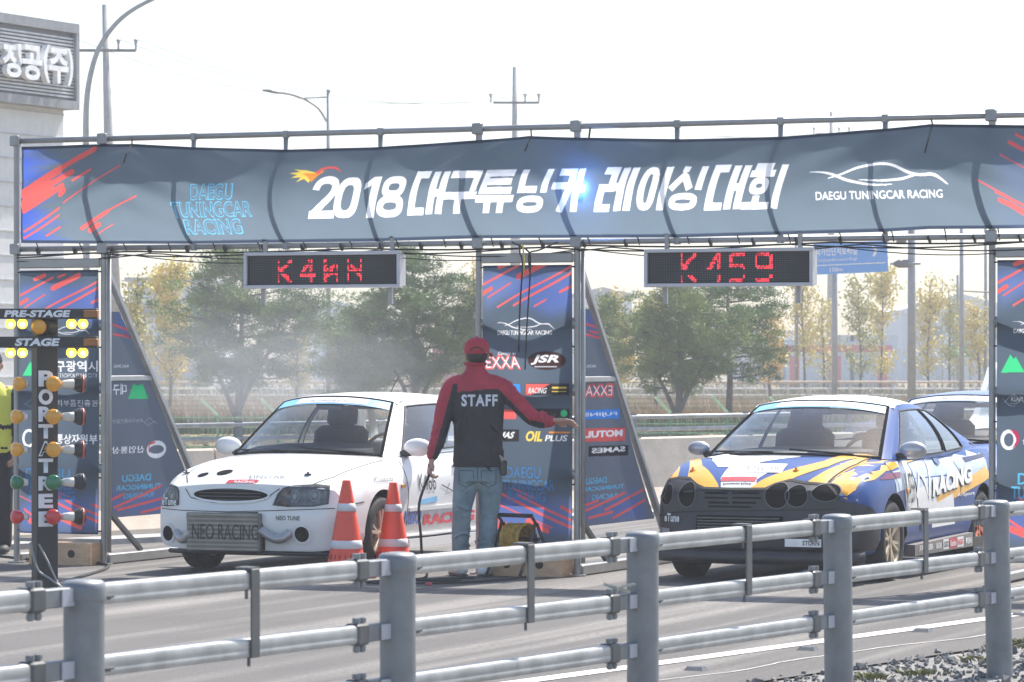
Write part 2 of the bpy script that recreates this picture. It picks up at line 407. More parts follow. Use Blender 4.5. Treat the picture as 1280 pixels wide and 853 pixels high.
# ground to the horizon, with the ditch that holds the green fence
def gprof(y):
    pts = [(-60, -.03), (60, -.03), (68, -1.25), (84, -1.25), (90, -.03), (3000, -.03)]
    for (a, p), (b, q) in zip(pts, pts[1:]):
        if a <= y <= b: return p+(q-p)*(y-a)/(b-a)
    return -.03
g = MB(); ys = [-60, 0, 30, 60, 64, 68, 76, 84, 87, 90, 110, 140, 200, 400, 1000, 3000]
xs = [-1500, -200, -60, -20, 0, 20, 60, 200, 1500]
g.add([(x, y, gprof(y)) for y in ys for x in xs], [(j*9+i, j*9+i+1, (j+1)*9+i+1, (j+1)*9+i) for j in range(len(ys)-1) for i in range(8)])
tag(g.build('ground', dirt), kind='structure')
g = MB(); g.grid(lambda u, v: road(-60+u*100, v*17.6, 0), 20, 6); tag(g.build('road', asphalt), kind='structure')
# second carriageway beyond the barrier
g = MB(); g.grid(lambda u, v: Vector((-40+80*u, 46+12*v, 0)), 8, 2); tag(g.build('far_road', asphalt), kind='structure')
redpath = M('red_path', (.42, .15, .11), .9, var=.2, scale=.6)
g = MB(); g.grid(lambda u, v: Vector((-60+120*u, 97+8*v+.6*sin(u*9), -.02)), 20, 1); tag(g.build('red_path', redpath), kind='structure')
g = MB(); g.grid(lambda u, v: Vector((-60+120*u, 118+9*v, -.02)), 20, 1); tag(g.build('footpath', redpath), kind='structure')
# edge line, repaired crack, gutter strip
g = MB(); g.grid(lambda u, v: road(-60+u*100, .93+.14*v, .004), 60, 1); tag(g.build('edge_line', wpaint), kind='structure')
seal = M('crack_filler', (.55, .53, .50), .7)
g = MB(); pts = []
for i in range(90):
    a = -6+i*.12; pts.append((a, .45+.04*sin(a*2.1)+.02*sin(a*4.7+1)+.006*random.uniform(-1, 1)))
bv, bf = brush(pts, [.012+.006*random.random() for _ in pts]); g.add([road(a, b, .004) for a, b in bv], bf)
tag(g.build('crack_line', seal), kind='structure')
gravelm = M('gravel_bed', (.20, .195, .19), .95, var=.3, scale=20, bump=1, bscale=40)
g = MB(); g.grid(lambda u, v: road(-40+u*80, -6*v, -.012-.0*v), 60, 6); tag(g.build('gravel_verge', gravelm), kind='structure')
# loose stones on the verge: nobody could count them
stone = M('gravel_stone', (.24, .235, .23), .9, rgb2=(.09, .10, .11), scale=9, var=.3)
g = MB(); rr = random.Random(3)
for i in range(9000):
    a = rr.uniform(-9, 9); b = -rr.random()**1.3*3.0+.06; s_ = rr.uniform(.009, .023)*(1+.9*(rr.random() > .95))
    if b > -.02 and rr.random() < .6: continue
    p = road(a, b, -.01); R = Matrix.Rotation(rr.uniform(0, 6.28), 3, Vector((rr.random(), rr.random(), rr.random()+.01)).normalized())
    vs = [R @ Vector(q)*s_ for q in ((1, .2, 0), (-.9, .3, .1), (.1, 1, -.1), (0, -.9, .1), (.1, .1, .7), (-.1, 0, -.7))]
    for q in vs: q += p+Vector((0, 0, s_*.35))
    g.add(vs, [(0, 2, 4), (2, 1, 4), (1, 3, 4), (3, 0, 4), (2, 0, 5), (1, 2, 5), (3, 1, 5), (0, 3, 5)])
tag(g.build('gravel_stones', stone), 'loose grey gravel along the asphalt edge under the guardrail', None, None, 'stuff')
# small weeds in the gravel
weed = M('weed_leaf', (.16, .15, .04), .8, rgb2=(.07, .10, .03), scale=20)
wp = [(1150, 845, 'low green and yellow weed in the gravel at the bottom right'), (1262, 812, 'yellowish weed growing behind the rightmost guardrail post'), (1085, 850, 'small rusty green weed in gravel right of the fourth post'), (1275, 805, 'leafy weed at the right edge of the photo beside asphalt'), (1232, 828, 'small weed left of the base of the rightmost guardrail post')]
for k, (px, py, lb) in enumerate(wp):
    c = ground(px, py); g = MB()
    for i in range(80):
        a = rr.uniform(0, 6.28); r_ = rr.random()*.12; q = c+Vector((r_*cos(a)*1.4, r_*sin(a), 0)); h = rr.uniform(.010, .038); d = Vector((cos(a), sin(a), 0))*h*.8; n_ = Vector((-sin(a), cos(a), 0))*h*.35
        g.add([q, q+d*.6+n_+Vector((0, 0, h*.8)), q+d*1.2+Vector((0, 0, h)), q+d*.6-n_+Vector((0, 0, h*.7))], [(0, 1, 2, 3)])
    tag(g.build('weeds', weed), lb, kind='stuff')
# road studs along the edge line
plate = M('reflector_plate', (.62, .64, .66), .35, metal=.2)
sb = [(870, 838, 'road stud right of the third guardrail post from the left'), (1010, 813, 'road stud just left of the fourth guardrail post'), (1153, 790, 'road stud on the edge line between the two rightmost guardrail posts'), (1276, 770, 'road stud at the right edge of the photo past the rightmost post')]
for px, py, lb in sb:
    r0 = empty('road_stud', ground(px, py), atan2(-.385, .923), lb, 'road stud', 'reflective studs along the road edge line')
    m = MB(); m.prism([(-.055, 0), (.055, 0), (.04, .022), (-.04, .022)], lambda a, b, d: Vector((a, d*(1 if b < .01 else .5), b)), -.05, .05); m.build('base', dsteel, r0)
    m = MB(); m.add([(-.036, -.040, .006), (.036, -.040, .006), (.030, -.0275, .020), (-.030, -.0275, .020)], [(0, 1, 2, 3)]); m.build('reflector', plate, r0)

# ---------------------------------------------------------------- concrete median barrier with pipe rails
BO = Vector((-2.86, 34.5, 0)); BD = Vector((.65, .76, 0)).normalized(); BN = Vector((-BD.y, BD.x, 0))
def barr(a, b, z): return BO+BD*a+BN*b+Vector((0, 0, z))
br = empty('concrete_barrier', barr(0, 0, 0), 0, 'beige concrete median barrier with two steel pipe rails behind the cars', 'barrier')
prof = [(-.22, 0), (-.22, .10), (-.13, .28), (-.09, .80), (-.075, .815), (.075, .815), (.09, .80), (.13, .28), (.22, .10), (.22, 0)]
for k in range(9):
    m = MB(); a0 = -8+k*4; m.prism(prof, lambda b, z, d: barr(d, b, z)-br.location, a0+.012, a0+3.988); m.build('barrier_block', conc, br)
m = MB(); m.prism([(-.62, -.02), (-.62, .05), (-.22, .055), (-.22, -.02)], lambda b, z, d: barr(d, b, z)-br.location, -8, 28); m.build('base_slab', M('grey_concrete', (.34, .34, .34), .9), br)
for z in (.90, 1.035):
    m = MB(); m.tube(barr(-8, 0, z)-br.location, barr(28, 0, z)-br.location, .024, 10); m.build('pipe_rail', galv2, br, smooth=True)
pm = None
for k in range(18):
    p = barr(-7.6+2*k, 0, 0)-br.location
    if pm is None:
        m = MB(); m.box((0, 0, .945), (.09, .03, .26), rz=atan2(BD.y, BD.x)); m.tube((0, 0, .81), (0, 0, .82), .09, 10); pm = m.build('rail_post', galv, br); pm.location = p
    else: shared('rail_post', pm, p, br)

# ---------------------------------------------------------------- green wire fence with angled arms, in the ditch
grn = M('green_paint', (.10, .26, .14), .5, var=.15); grnl = M('pale_green_arm', (.42, .62, .42), .5)
def green_fence(x0, x1, Y, lab):
    r0 = empty('wire_fence', (x0, Y, -1.25), 0, lab, 'fence', 'green wire fences beyond the barrier')
    n = int((x1-x0)/1.25); hh = 1.75
    for i in range(n+1):
        x = i*1.25; m = MB(); m.tube((x, 0, 0), (x, 0, hh), .03, 6); m.build('fence_post', grn, r0)
        m = MB(); m.beam((x, 0, hh), (x-.33, -.2, hh+.34), .055, .055); m.build('arm', grnl, r0)
    m = MB()
    for k in range(9): m.tube((0, 0, .1+k*.2), (n*1.25, 0, .1+k*.2), .012, 4)
    for k in range(int(n*1.25/.1)): m.tube((k*.1, .01, .05), (k*.1, .01, hh), .006, 3)
    o = m.build('wire_mesh', grn, r0, fix=False); tag(o, kind='stuff')
    for q in (.1, .2, .3):
        m = MB(); m.tube((-q, -q*.6, hh+q), (n*1.25-q, -q*.6, hh+q), .005, 3); m.build('barbed_wire', dsteel, r0)
green_fence(-8.6, -4.6, 76, 'green wire fence with pale angled arms left of the white car')
green_fence(2.2, 9.0, 80, 'green wire fence with angled arms above the barrier behind the yellow and blue car')
# ---------------------------------------------------------------- far guard fence: beige top rail, white lower rails
ff = empty('rail_fence', (-45, 140, 0), 0, 'long low fence with beige top rail and white lower rails behind the trees', 'fence')
beige = M('beige_rail', (.62, .47, .34), .6); whiter = M('white_rail', (.72, .72, .70), .5)
for z, mm, r_ in ((.80, beige, .045), (.55, whiter, .03), (.30, whiter, .03)):
    m = MB(); m.tube((0, 0, z), (90, 0, z), r_, 8); m.build('rail', mm, ff)
pm = None
for i in range(112):
    if pm is None: m = MB(); m.box((0, .06, .38), (.09, .07, .80)); pm = m.build('fence_post', M('fence_post_paint', (.55, .50, .46), .6), ff)
    else: shared('fence_post', pm, (i*.805, 0, 0), ff)

# ---------------------------------------------------------------- guardrail in front of the camera
G0 = Vector((-1.43, 12.27, 0)); GS = Vector((.9965, 1.735, 0)); GD = GS.normalized(); GN = Vector((GD.y, -GD.x, 0))   # GN looks to the camera side
gr = empty('guardrail', G0, 0, 'galvanised steel guardrail with round posts and three box rails across the foreground', 'guardrail')
refl = M('grey_reflective_sheet', (.40, .41, .45), .5, var=.04)
def gl(i, along=0, out=0, z=0): return GS*i+GD*along+GN*out+Vector((0, 0, z))
post = None
tilt = {-1: 0, 0: .2, 1: .3, 2: .2, 3: .7, 4: 1.6, 5: 1.2}
for i in range(-1, 6):
    if post is None:
        m = MB(); m.lathe([(.069, -.3), (.069, .855)], n=32); post = m.build('post', galv, gr, angle=40); o = post
        m = MB(); m.lathe([(.0745, .845), (.0755, .852), (.0755, .885), (.072, .902), (.060, .912), (.03, .916), (1e-5, .917)], n=32); cap0 = m.build('post_cap', galv, post, angle=40)
    else:
        o = shared('post', post, (0, 0, 0), gr); c = shared('post_cap', cap0, (0, 0, 0), o)
    o.location = gl(i); o.rotation_euler = (0, radians(-tilt[i]*.9), 0)
ZR = (.860, .618, .408)
def rail_section(n=12):
    w_, h_ = .028, .0365; pts = []      # rounded box with a shallow groove on the face
    for cx, cy, a0 in ((w_-.016, h_-.016, 0), (-w_+.016, h_-.016, 90), (-w_+.016, -h_+.016, 180), (w_-.016, -h_+.016, 270)):
        for k in range(5): t = radians(a0+k*22.5); pts.append((cx+.016*cos(t), cy+.016*sin(t)))
        if a0 == 270: pts += [(w_, -.012), (w_-.0012, -.009), (w_-.0012, -.006), (w_, -.003)]
    return pts
RS = rail_section()
off = -.02
for i in range(-1, 5):
    for j, z in enumerate(ZR):
        m = MB(); L_ = GS.length
        a0, a1 = .055, L_-.30
        n = len(RS); vs = []
        steps = [(a0, 1), (a1-.02, 1), (a1, .96)]
        for (a, sc) in steps: vs += [gl(i, a, off+p[0]*sc, z+p[1]*sc) for p in RS]
        fs = [(q*n+k, q*n+(k+1) % n, (q+1)*n+(k+1) % n, (q+1)*n+k) for q in range(2) for k in range(n)]+[tuple(range(n)), tuple(range(3*n-1, 2*n-1, -1))]
        m.add(vs, fs); m.build('rail', galv2, gr, angle=35)
        # splice sleeve into the next post, clamp and bolts
        m = MB(); m.beam(gl(i, a1-.015, off, z), gl(i, L_-.03, off, z), .045, .064, .004); m.build('splice_sleeve', galv, gr)
        m = MB(); m.beam(gl(i, L_-.135, off+.0265, z), gl(i, L_-.067, off+.0265, z), .006, .058); m.build('reflector_sheet', refl, gr)
        m = MB(); m.beam(gl(i, a1-.005, off, z+.0), gl(i, a1+.075, off, z+.0), .070, .082, .008); m.build('clamp', dsteel, gr)
        for aa in (a1+.015, a1+.055):
            m = MB(); m.tube(gl(i, aa, off+.01, z-.068), gl(i, aa, off+.01, z+.055), .010, 8); m.tube(gl(i, aa, off+.01, z+.045), gl(i, aa, off+.01, z+.062), .016, 8); m.tube(gl(i, aa, off+.01, z-.045), gl(i, aa, off+.01, z-.064), .014, 8); m.build('clamp_bolt', galv, gr)
        m = MB(); q0 = gl(i+1, .06, off+.035, z-.006); q1 = gl(i+1, .105, off+.045, z-.006); m.tube(q0, q1, .013, 6); m.tube(q1, gl(i+1, .122, off+.048, z-.006), .007, 6); m.build('bolt', dsteel, gr)
    # spacer strap between the two upper rails
    am = GS.length*.5
    m = MB(); m.beam(gl(i, am, off+.034, ZR[1]-.035), gl(i, am, off+.034, ZR[0]+.042), .008, .055, .003, up=tuple(GD)); m.build('spacer_strap', dsteel, gr)
    m = MB(); m.beam(gl(i, am-.03, off, ZR[0]+.044), gl(i, am+.03, off, ZR[0]+.044), .07, .008); m.build('strap_bracket', dsteel, gr)
    for jz in (0, 1): m = MB(); m.tube(gl(i, am-.035+.015*jz, off+.02, ZR[jz]-.065), gl(i, am-.035+.015*jz, off+.02, ZR[jz]-.03), .007, 6); m.build('strap_bolt', dsteel, gr)
# something folded and pale stuck on the middle clamp of the third post
m = MB(); c = G0+gl(1, GS.length-.2, off, ZR[1]+.05)
m.box(c+Vector((0, 0, .012)), (.11, .05, .012), rz=.5, R=Matrix.Rotation(radians(18), 3, 'Y') @ Matrix.Rotation(.5, 3, 'Z')); m.box(c+Vector((.03, 0, .02)), (.09, .05, .008), R=Matrix.Rotation(radians(-12), 3, 'Y') @ Matrix.Rotation(.3, 3, 'Z'))
tag(m.build('cloth_strip', M('pale_tape', (.42, .42, .36), .7)), 'crumpled pale strip lying on the middle rail left of the third post', 'strip')
# ================================================================== START GANTRY
P0 = Vector((-3.286, 29.53, 0)); GU = Vector((.923, -.385, 0)); GV = Vector((.385, .923, 0)); GRZ = atan2(-.385, .923)
def G(t, s, z): return P0+GU*t+GV*s+Vector((0, 0, z))
def gpix(px, py, s=0.):
    k = (px-640)/F; t = (k*(P0.y+GV.y*s)-P0.x-GV.x*s)/(GU.x-k*GU.y)
    Y = P0.y+GU.y*t+GV.y*s; return t, CH+(HZ-py)*Y/F
def spix(px, py, t):
    k = (px-640)/F; s = (k*(P0.y+GU.y*t)-P0.x-GU.x*t)/(GV.x-k*GV.y)
    Y = P0.y+GU.y*t+GV.y*s; return s, CH+(HZ-py)*Y/F
ZT, ZB = 3.43, 2.55
TP = [-.806, 0, .813, 1.63, 2.45, 3.285, 4.10, 4.91, 5.73, 6.54, 7.35, 8.16, 8.97]
legs = [-.806, 0, 3.285, 4.10, 7.35, 8.16]
ga = empty('start_gantry', P0, GRZ, 'aluminium tube start gantry with three towers spanning both lanes', 'gantry')
def GL(t, s, z): return Vector((t, s, z))       # gantry-local
for z in (ZT, ZB):
    m = MB(); m.tube(GL(-.83, 0, z), GL(9.0, 0, z), .0235, 10); m.build('rail', alu, ga, smooth=True)
for t in TP:
    if t in legs:
        m = MB(); m.tube(GL(t, 0, 0), GL(t, 0, ZT), .0255, 10); m.tube(GL(t, 0, 0), GL(t, 0, .012), .07, 12); m.build('post', alu, ga, angle=40)
        if t in (0, 4.10, 8.16):
            m = MB(); m.tube(GL(t+.048, 0, .1), GL(t+.048, 0, ZB-.05), .018, 8); m.build('sleeve_tube', alu, ga, smooth=True)
    else:
        m = MB(); m.tube(GL(t, 0, ZB), GL(t, 0, ZT), .02, 8); m.build('upright', alu, ga, smooth=True)
    for z in (ZT, ZB):
        m = MB(); lg = t in legs; m.tube(GL(t, 0, z-(.045 if lg else .03)), GL(t, 0, z+(.045 if lg else .026)), .033 if lg else .0275, 10)
        if t in legs: m.box(GL(t, -.035, z), (.085, .03, .085), bev=.006)
        m.build('coupler', M('galv_coupler', (.30, .31, .32), .45, metal=.5), ga)
for a, b in ((-.806, 0), (3.285, 4.10), (7.35, 8.16)):
    m = MB(); m.beam(GL(a+.03, -.01, 2.43), GL(b-.03, -.01, 2.43), .05, .075, .008); m.build('crossbar', alu, ga)
    m = MB(); m.beam(GL(a+.03, 0, .19), GL(b-.03, 0, .19), .03, .03); m.build('lower_crossbar', alu, ga)
    for z in (1.93, 1.42, .78): m = MB(); m.tube(GL(a, .02, z), GL(b, .02, z), .045, 8); m.build('tower_rung', alu, ga, smooth=True)
    # outriggers behind each tower
    m = MB(); m.beam(GL(b, .02, 2.40), GL(b, 2.09, .05), .05, .05, .006); m.build('diagonal_brace', steelp, ga)
    m = MB(); m.beam(GL(b, .03, .045), GL(b, 2.15, .045), .08, .08, .008); m.build('base_beam', alu, ga)
    m = MB(); m.beam(GL(b, .03, 1.50), GL(b, .80, 1.50), .03, .045, .006); m.build('middle_bar', steelp, ga)
    m = MB(); m.beam(GL(b, .02, .46), GL(b-.0, .62, .09), .035, .035); m.build('short_brace', dsteel, ga)
    m = MB(); m.beam(GL(a, .03, .045), GL(a, 1.2, .045), .06, .06, .008); m.build('base_beam', alu, ga)
# ------------------------------------------------ big banner
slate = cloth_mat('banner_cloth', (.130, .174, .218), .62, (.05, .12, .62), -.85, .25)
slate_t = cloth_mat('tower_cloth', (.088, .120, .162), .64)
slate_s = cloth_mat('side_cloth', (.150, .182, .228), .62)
blue_p = (.10, .16, .44)
blue_l = (.14, .20, .40)
red_p = (.72, .12, .11); redd_p = (.40, .09, .13)
wht_p = (.86, .87, .90); wht2_p = (.45, .50, .56)
cyn_p = (.12, .50, .78); cyn2_p = (.06, .20, .44)
yel_p = (.88, .66, .12); org_p = (.85, .30, .05)
grn_p = (.05, .55, .22); blk_p = (.03, .03, .035); mar_p = (.055, .025, .025)
hem_p = (.035, .05, .085)
def interp(x, tab):
    if x <= tab[0][0]: return tab[0][1]
    for (a, p), (b, q) in zip(tab, tab[1:]):
        if x <= b: return p+(q-p)*(x-a)/(b-a)
    return tab[-1][1]
TOPX = [(25, 183.5), (80, 182), (128, 180), (168, 180), (240, 184), (355, 187), (470, 184), (600, 175), (660, 170), (720, 172), (850, 174), (975, 171), (1105, 161), (1162, 155), (1241, 156), (1330, 157)]
BOTX = [(25, 304), (128, 305), (240, 305), (470, 302), (600, 298), (850, 297), (975, 293.5), (1105, 290), (1160, 286.5), (1241, 286), (1330, 285)]
ztab = [gpix(x, y, -.05) for x, y in TOPX]; zbtab = [gpix(x, y, -.05) for x, y in BOTX]
T0 = ztab[0][0]; T1 = 9.0
def bulge(t, z):
    a, b = interp(t, zbtab), interp(t, ztab); q = max(0, min(1, (z-a)/(b-a)))
    e = min(1, max(0, (t-T0)/.5))
    s = -.03-.20*e*sin(pi*q)**.85*(.85+.15*sin(t*1.9+.5))
    # tension creases running from the ties
    for tc_ in (.27, 3.73, 6.9):
        d = t-tc_; s += .016*math.exp(-(d*1.1)**2)*sin(26*(z-b)+9*abs(d))*q
    s += .007*sin(3*t+7*z)+.004*sin(11*t-9*z)
    return s
def ban(t, z): return Vector((t, bulge(t, z), z))
def ban_off(d): return lambda t, z: Vector((t, bulge(t, z)-d, z))
def bpix(px, py):
    s = -.15
    for _ in range(4): t, z = gpix(px, py, s); s = bulge(t, z)
    return t, z
bb = empty('race_banner', P0, GRZ, 'long slate banner with the big white title 2018 대구튜닝카 레이싱대회 across the top', 'banner')
def sheet(name, fn, u0, u1, v0f, v1f, nu, nv, mat, parent):
    m = MB(); m.grid(lambda a, b: fn(u0+(u1-u0)*a, v0f(u0+(u1-u0)*a)+(v1f(u0+(u1-u0)*a)-v0f(u0+(u1-u0)*a))*b), nu, nv)
    o = m.build(name, mat, parent, smooth=True, fix=False)
    uv = o.data.uv_layers.new(name='UVMap')
    P = [( u0+(u1-u0)*(i % (nu+1))/nu, (i//(nu+1))/nv) for i in range(len(o.data.vertices))]
    for lp in o.data.loops: uv.data[lp.index].uv = P[lp.vertex_index]
    return o
def zlim(t): return interp(t, zbtab), interp(t, ztab)
def bfrac(t, z): a, b = zlim(t); return (t-T0)/(T1-T0), (z-a)/(b-a)
def bsurf(u, v): t = T0+(T1-T0)*u; a, b = zlim(t); return ban(t, a+(b-a)*v)
CUR = Cloth(bfrac, bsurf, 1560, 150)
def lay(name, g, mat, d=.004, cell=.1, fn=None, parent=None): CUR.paint(g, mat)
lay('hem', brush([(t_, interp(t_, ztab)-.012) for t_ in np.linspace(T0, T1, 80)], .024), hem_p)
lay('hem', brush([(t_, interp(t_, zbtab)+.012) for t_ in np.linspace(T0, T1, 80)], .024), hem_p)
lay('hem', rect(T0, interp(T0, zbtab)+.02, T0+.02, interp(T0, ztab)-.02), hem_p)
def bcap(x0, y0, x1, y1, w_, mat=None, d=.004): 
    return lay('red_stripe', capsule(bpix(x0, y0), bpix(x1, y1), w_), mat or red_p, d)
for a in [(28, 243, 75, 212, .075), (55, 226, 118, 187, .05), (31, 256, 62, 233, .10), (58, 234, 90, 215, .05), (75, 243, 80, 238, .05), (30, 264, 78, 232, .045), (80, 256, 122, 203, .0),
          (79, 254, 150, 207, .012), (30, 290, 74, 260, .018), (30, 298, 74, 269, .016), (58, 295, 75, 284, .016), (102, 286, 135, 264, .03), (112, 289, 124, 280, .035), (130, 266, 170, 245, .014), (120, 294, 142, 280, .008), (90, 226, 113, 212, .02)]:
    if a[4]: bcap(*a)
for a in [(1250, 193, 1290, 215, .012), (1262, 178, 1300, 198, .03), (1245, 240, 1290, 262, .02), (1250, 250, 1300, 274, .035), (1262, 255, 1310, 285, .04), (1222, 225, 1262, 247, .012), (1270, 168, 1300, 184, .02)]: bcap(*a)
def bcap(x0, y0, x1, y1, w_, mat=None, d=.004): CUR.paint(capsule(bpix(x0, y0), bpix(x1, y1), w_), mat, .7, 16)
for a in [(1248, 205, 1290, 222, .05), (1256, 228, 1300, 245, .05), (1262, 186, 1300, 205, .03), (1240, 262, 1290, 285, .03)]: bcap(*a, mat=blue_l, d=.0025)
# outlined words, cyan on slate
def outlined(lines, parent, mapper, mat_o, mat_i, fn, fni, off=.02):
    for s, x0, y0, x1, y1 in lines:
        a = mapper(x0, y1); b = mapper(x1, y0)
        ink_('print_lettering', fit_text(s, (a[0], a[1], b[0], b[1]), off=.045), mat_o, parent, fn, .1)
        ink_('print_lettering', fit_text(s, (a[0]+.008, a[1]+.008, b[0]-.008, b[1]-.008), off=.012), mat_i, parent, fni, .1)
slate_in = None
outlined([('DAEGU', 238, 229, 292, 251), ('TUNINGCAR', 217, 251, 314, 273), ('RACING', 234, 273, 300, 294)], bb, bpix, cyn_p, slate_in, ban_off(.004), ban_off(.007))

# title: 2018 + hand-drawn block letters
def glyph(strokes, u, v, w_, h_, th, sh):
    """strokes: polylines in a unit cell, widths constant; 'o' entries are rounded rings"""
    out = []
    for st in strokes:
        if st[0] == 'o':
            _, cx, cy, rx, ry = st; g_ = ring((u+cx*w_, v+cy*h_), rx*w_, ry*h_, th*.92, 20, 2.6); out.append(g_); continue
        pts = [(u+a*w_, v+b*h_) for a, b in st]
        for k in range(len(pts)-1):
            (ax, ay), (bx, by) = pts[k], pts[k+1]; d = atan2(by-ay, bx-ax); e0 = th/2 if k > 0 else 0; e1 = -th/2 if k < len(pts)-2 else 0
            ax -= cos(d)*e0*(1 if k else 0); ay -= sin(d)*e0; bx += cos(d)*e1; by += sin(d)*e1
            nx, ny = -sin(d)*th/2, cos(d)*th/2
            out.append(([(ax+nx, ay+ny), (bx+nx, by+ny), (bx-nx, by-ny), (ax-nx, ay-ny)], [(0, 1, 2, 3)]))
    g_ = join(*out); return [(a+(b-v)*sh, b) for a, b in g_[0]], g_[1]
GLY = {
 '대': [[(.42, .93), (.08, .93), (.08, .07), (.46, .07)], [(.62, 0), (.62, 1)], [(.9, 0), (.9, 1)], [(.67, .5), (.85, .5)]],
 '구': [[(.12, .92), (.86, .92), (.86, .52)], [(0, .42), (1, .42)], [(.5, .36), (.5, 0)]],
 '튜': [[(.88, .93), (.14, .93), (.14, .52), (.9, .52)], [(.21, .73), (.86, .73)], [(0, .33), (1, .33)], [(.32, .27), (.32, 0)], [(.68, .27), (.68, 0)]],
 '닝': [[(.1, 1), (.1, .53), (.62, .53)], [(.86, 1), (.86, .45)], ['o', .5, .19, .42, .20]],
 '카': [[(.10, .92), (.54, .92), (.54, .5), (.34, .0)], [(.0, .60), (.48, .60)], [(.78, 0), (.78, 1)], [(.84, .52), (1.02, .52)]],
 '레': [[(.04, .93), (.36, .93), (.36, .53), (.08, .53), (.08, .07), (.42, .07)], [(.64, 0), (.64, 1)], [(.9, 0), (.9, 1)], [(.44, .55), (.58, .55)]],
 '이': [['o', .34, .5, .32, .5], [(.9, 0), (.9, 1)]],
 '싱': [[(.36, 1), (.34, .78), (.04, .47)], [(.38, .78), (.62, .47)], [(.88, 1), (.88, .45)], ['o', .5, .19, .42, .20]],
 '회': [[(.1, .96), (.6, .96)], [(.02, .80), (.70, .80)], ['o', .36, .52, .26, .20], [(.36, .30), (.36, .12)], [(0, .07), (.74, .07)], [(.9, 0), (.9, 1)]],
}
GLY['대'] = GLY['대']
vb, vt = 2.772, 3.098
SH = .30
row = [('대', 509, 551), ('구', 548, 592), ('튜', 592, 638), ('닝', 641, 680), ('카', 684, 725), ('레', 743, 787), ('이', 792, 828), ('싱', 831, 873), ('대', 881, 925), ('회', 926, 972)]
gs = []
for ch, xa, xb in row:
    ua = bpix(xa, 264)[0]; ub = bpix(xb, 264)[0]; gs = glyph(GLY[ch], ua, vb, ub-ua, vt-vb, .058 if ch not in '튜닝싱회카' else .054, SH)
    lay('title_letter', gs, wht_p, .004)
DIG = {'2': spline([(.06, .70), (.12, .86), (.30, .94), (.55, .94), (.76, .86), (.80, .70), (.70, .54), (.40, .30), (.10, .07)], 4)}
for ch, xa, xb in (('2', 384, 416), ('0', 413, 444), ('1', 449, 466), ('8', 468, 501)):
    ua = bpix(xa, 266)[0]; ub = bpix(xb, 266)[0]; w_ = ub-ua; h_ = .315; v0_ = vb-.018; th = .060
    if ch == '2': gg = join(brush([(ua+a*w_, v0_+b*h_) for a, b in DIG['2']], th), rect(ua, v0_, ub, v0_+th))
    elif ch == '0': gg = ring((ua+w_*.5, v0_+h_*.5), w_*.5, h_*.5, th, 28, 2.9)
    elif ch == '1': gg = join(rect(ub-th*1.1, v0_, ub, v0_+h_), poly2([(ub-th*1.1, v0_+h_), (ub-th*1.1, v0_+h_*.80), (ub-th*2.1, v0_+h_*.68), (ub-th*2.1, v0_+h_*.83)]))
    else: gg = join(ring((ua+w_*.5, v0_+h_*.74), w_*.44, h_*.265, th*.92, 24, 2.6), ring((ua+w_*.5, v0_+h_*.27), w_*.5, h_*.275, th*.95, 24, 2.6))
    lay('title_digit', ([(a+(b-v0_)*SH, b) for a, b in gg[0]], gg[1]), wht_p, .004)
# flame over the digits
f0 = bpix(362, 222)
def fl(*pp): return [bpix(x, y) for x, y in pp]
lay('flame', poly2(fl((361, 217), (375, 215), (367, 212), (383, 213), (395, 216), (404, 211), (398, 218), (388, 224), (386, 229), (380, 224), (370, 228), (376, 222), (363, 223), (371, 219))), yel_p, .004)
lay('flame', poly2(fl((378, 217), (392, 217), (400, 213), (406, 214), (396, 221), (389, 228), (384, 221))), org_p, .006)
lay('flame', brush(fl((396, 217), (402, 212), (411, 209.5), (420, 210), (427, 215)), [.03, .022, .02, .02, .006]), red_p, .006)
def car_logo(x0, y0, x1, y1, mapper, fn, mat, parent, cell=.1, mirror=False):
    def m_(a, b): return mapper(x0+(x1-x0)*(1-a if mirror else a), y0+(y1-y0)*b)
    W_ = abs(mapper(x1, y0)[0]-mapper(x0, y0)[0])*.014
    for pts, ws in (
        ([(0, .40), (.08, .40), (.16, .50), (.28, .80), (.45, 1.0), (.60, .98)], [.3, .8, 1.3, 1.4, 1.2, .4]),
        ([(.13, .70), (.22, .52), (.35, .18), (.50, .0), (.60, .06), (.72, .42), (.80, .52), (.90, .52), (1.0, .98)], [.4, .9, 1.2, 1.3, 1.4, 1.5, 1.4, 1.6, .6]),
        ([(.35, .76), (.52, .80), (.66, .72), (.77, .50)], [.4, 1.1, 1.3, 1.0])):
        q = spline([m_(a, b) for a, b in pts], 5); wv = np.interp(np.linspace(0, len(ws)-1, len(q)), range(len(ws)), ws)*W_
        ink_('car_outline_logo', brush(q, list(wv)), mat, parent, fn, cell)
car_logo(1012, 205, 1185, 231, bpix, ban_off(.004), wht_p, bb)
a = bpix(1020, 250.5); b = bpix(1178, 236)
lay('print_lettering', transform(fit_text('DAEGU TUNINGCAR RACING', (a[0], a[1]-.0, b[0], a[1]+.062), off=.02), lambda u, v: (u, v)), wht_p, .004)
bcl = CUR.build('cloth', slate, bb, lambda u, v: (T0+(T1-T0)*u, v))
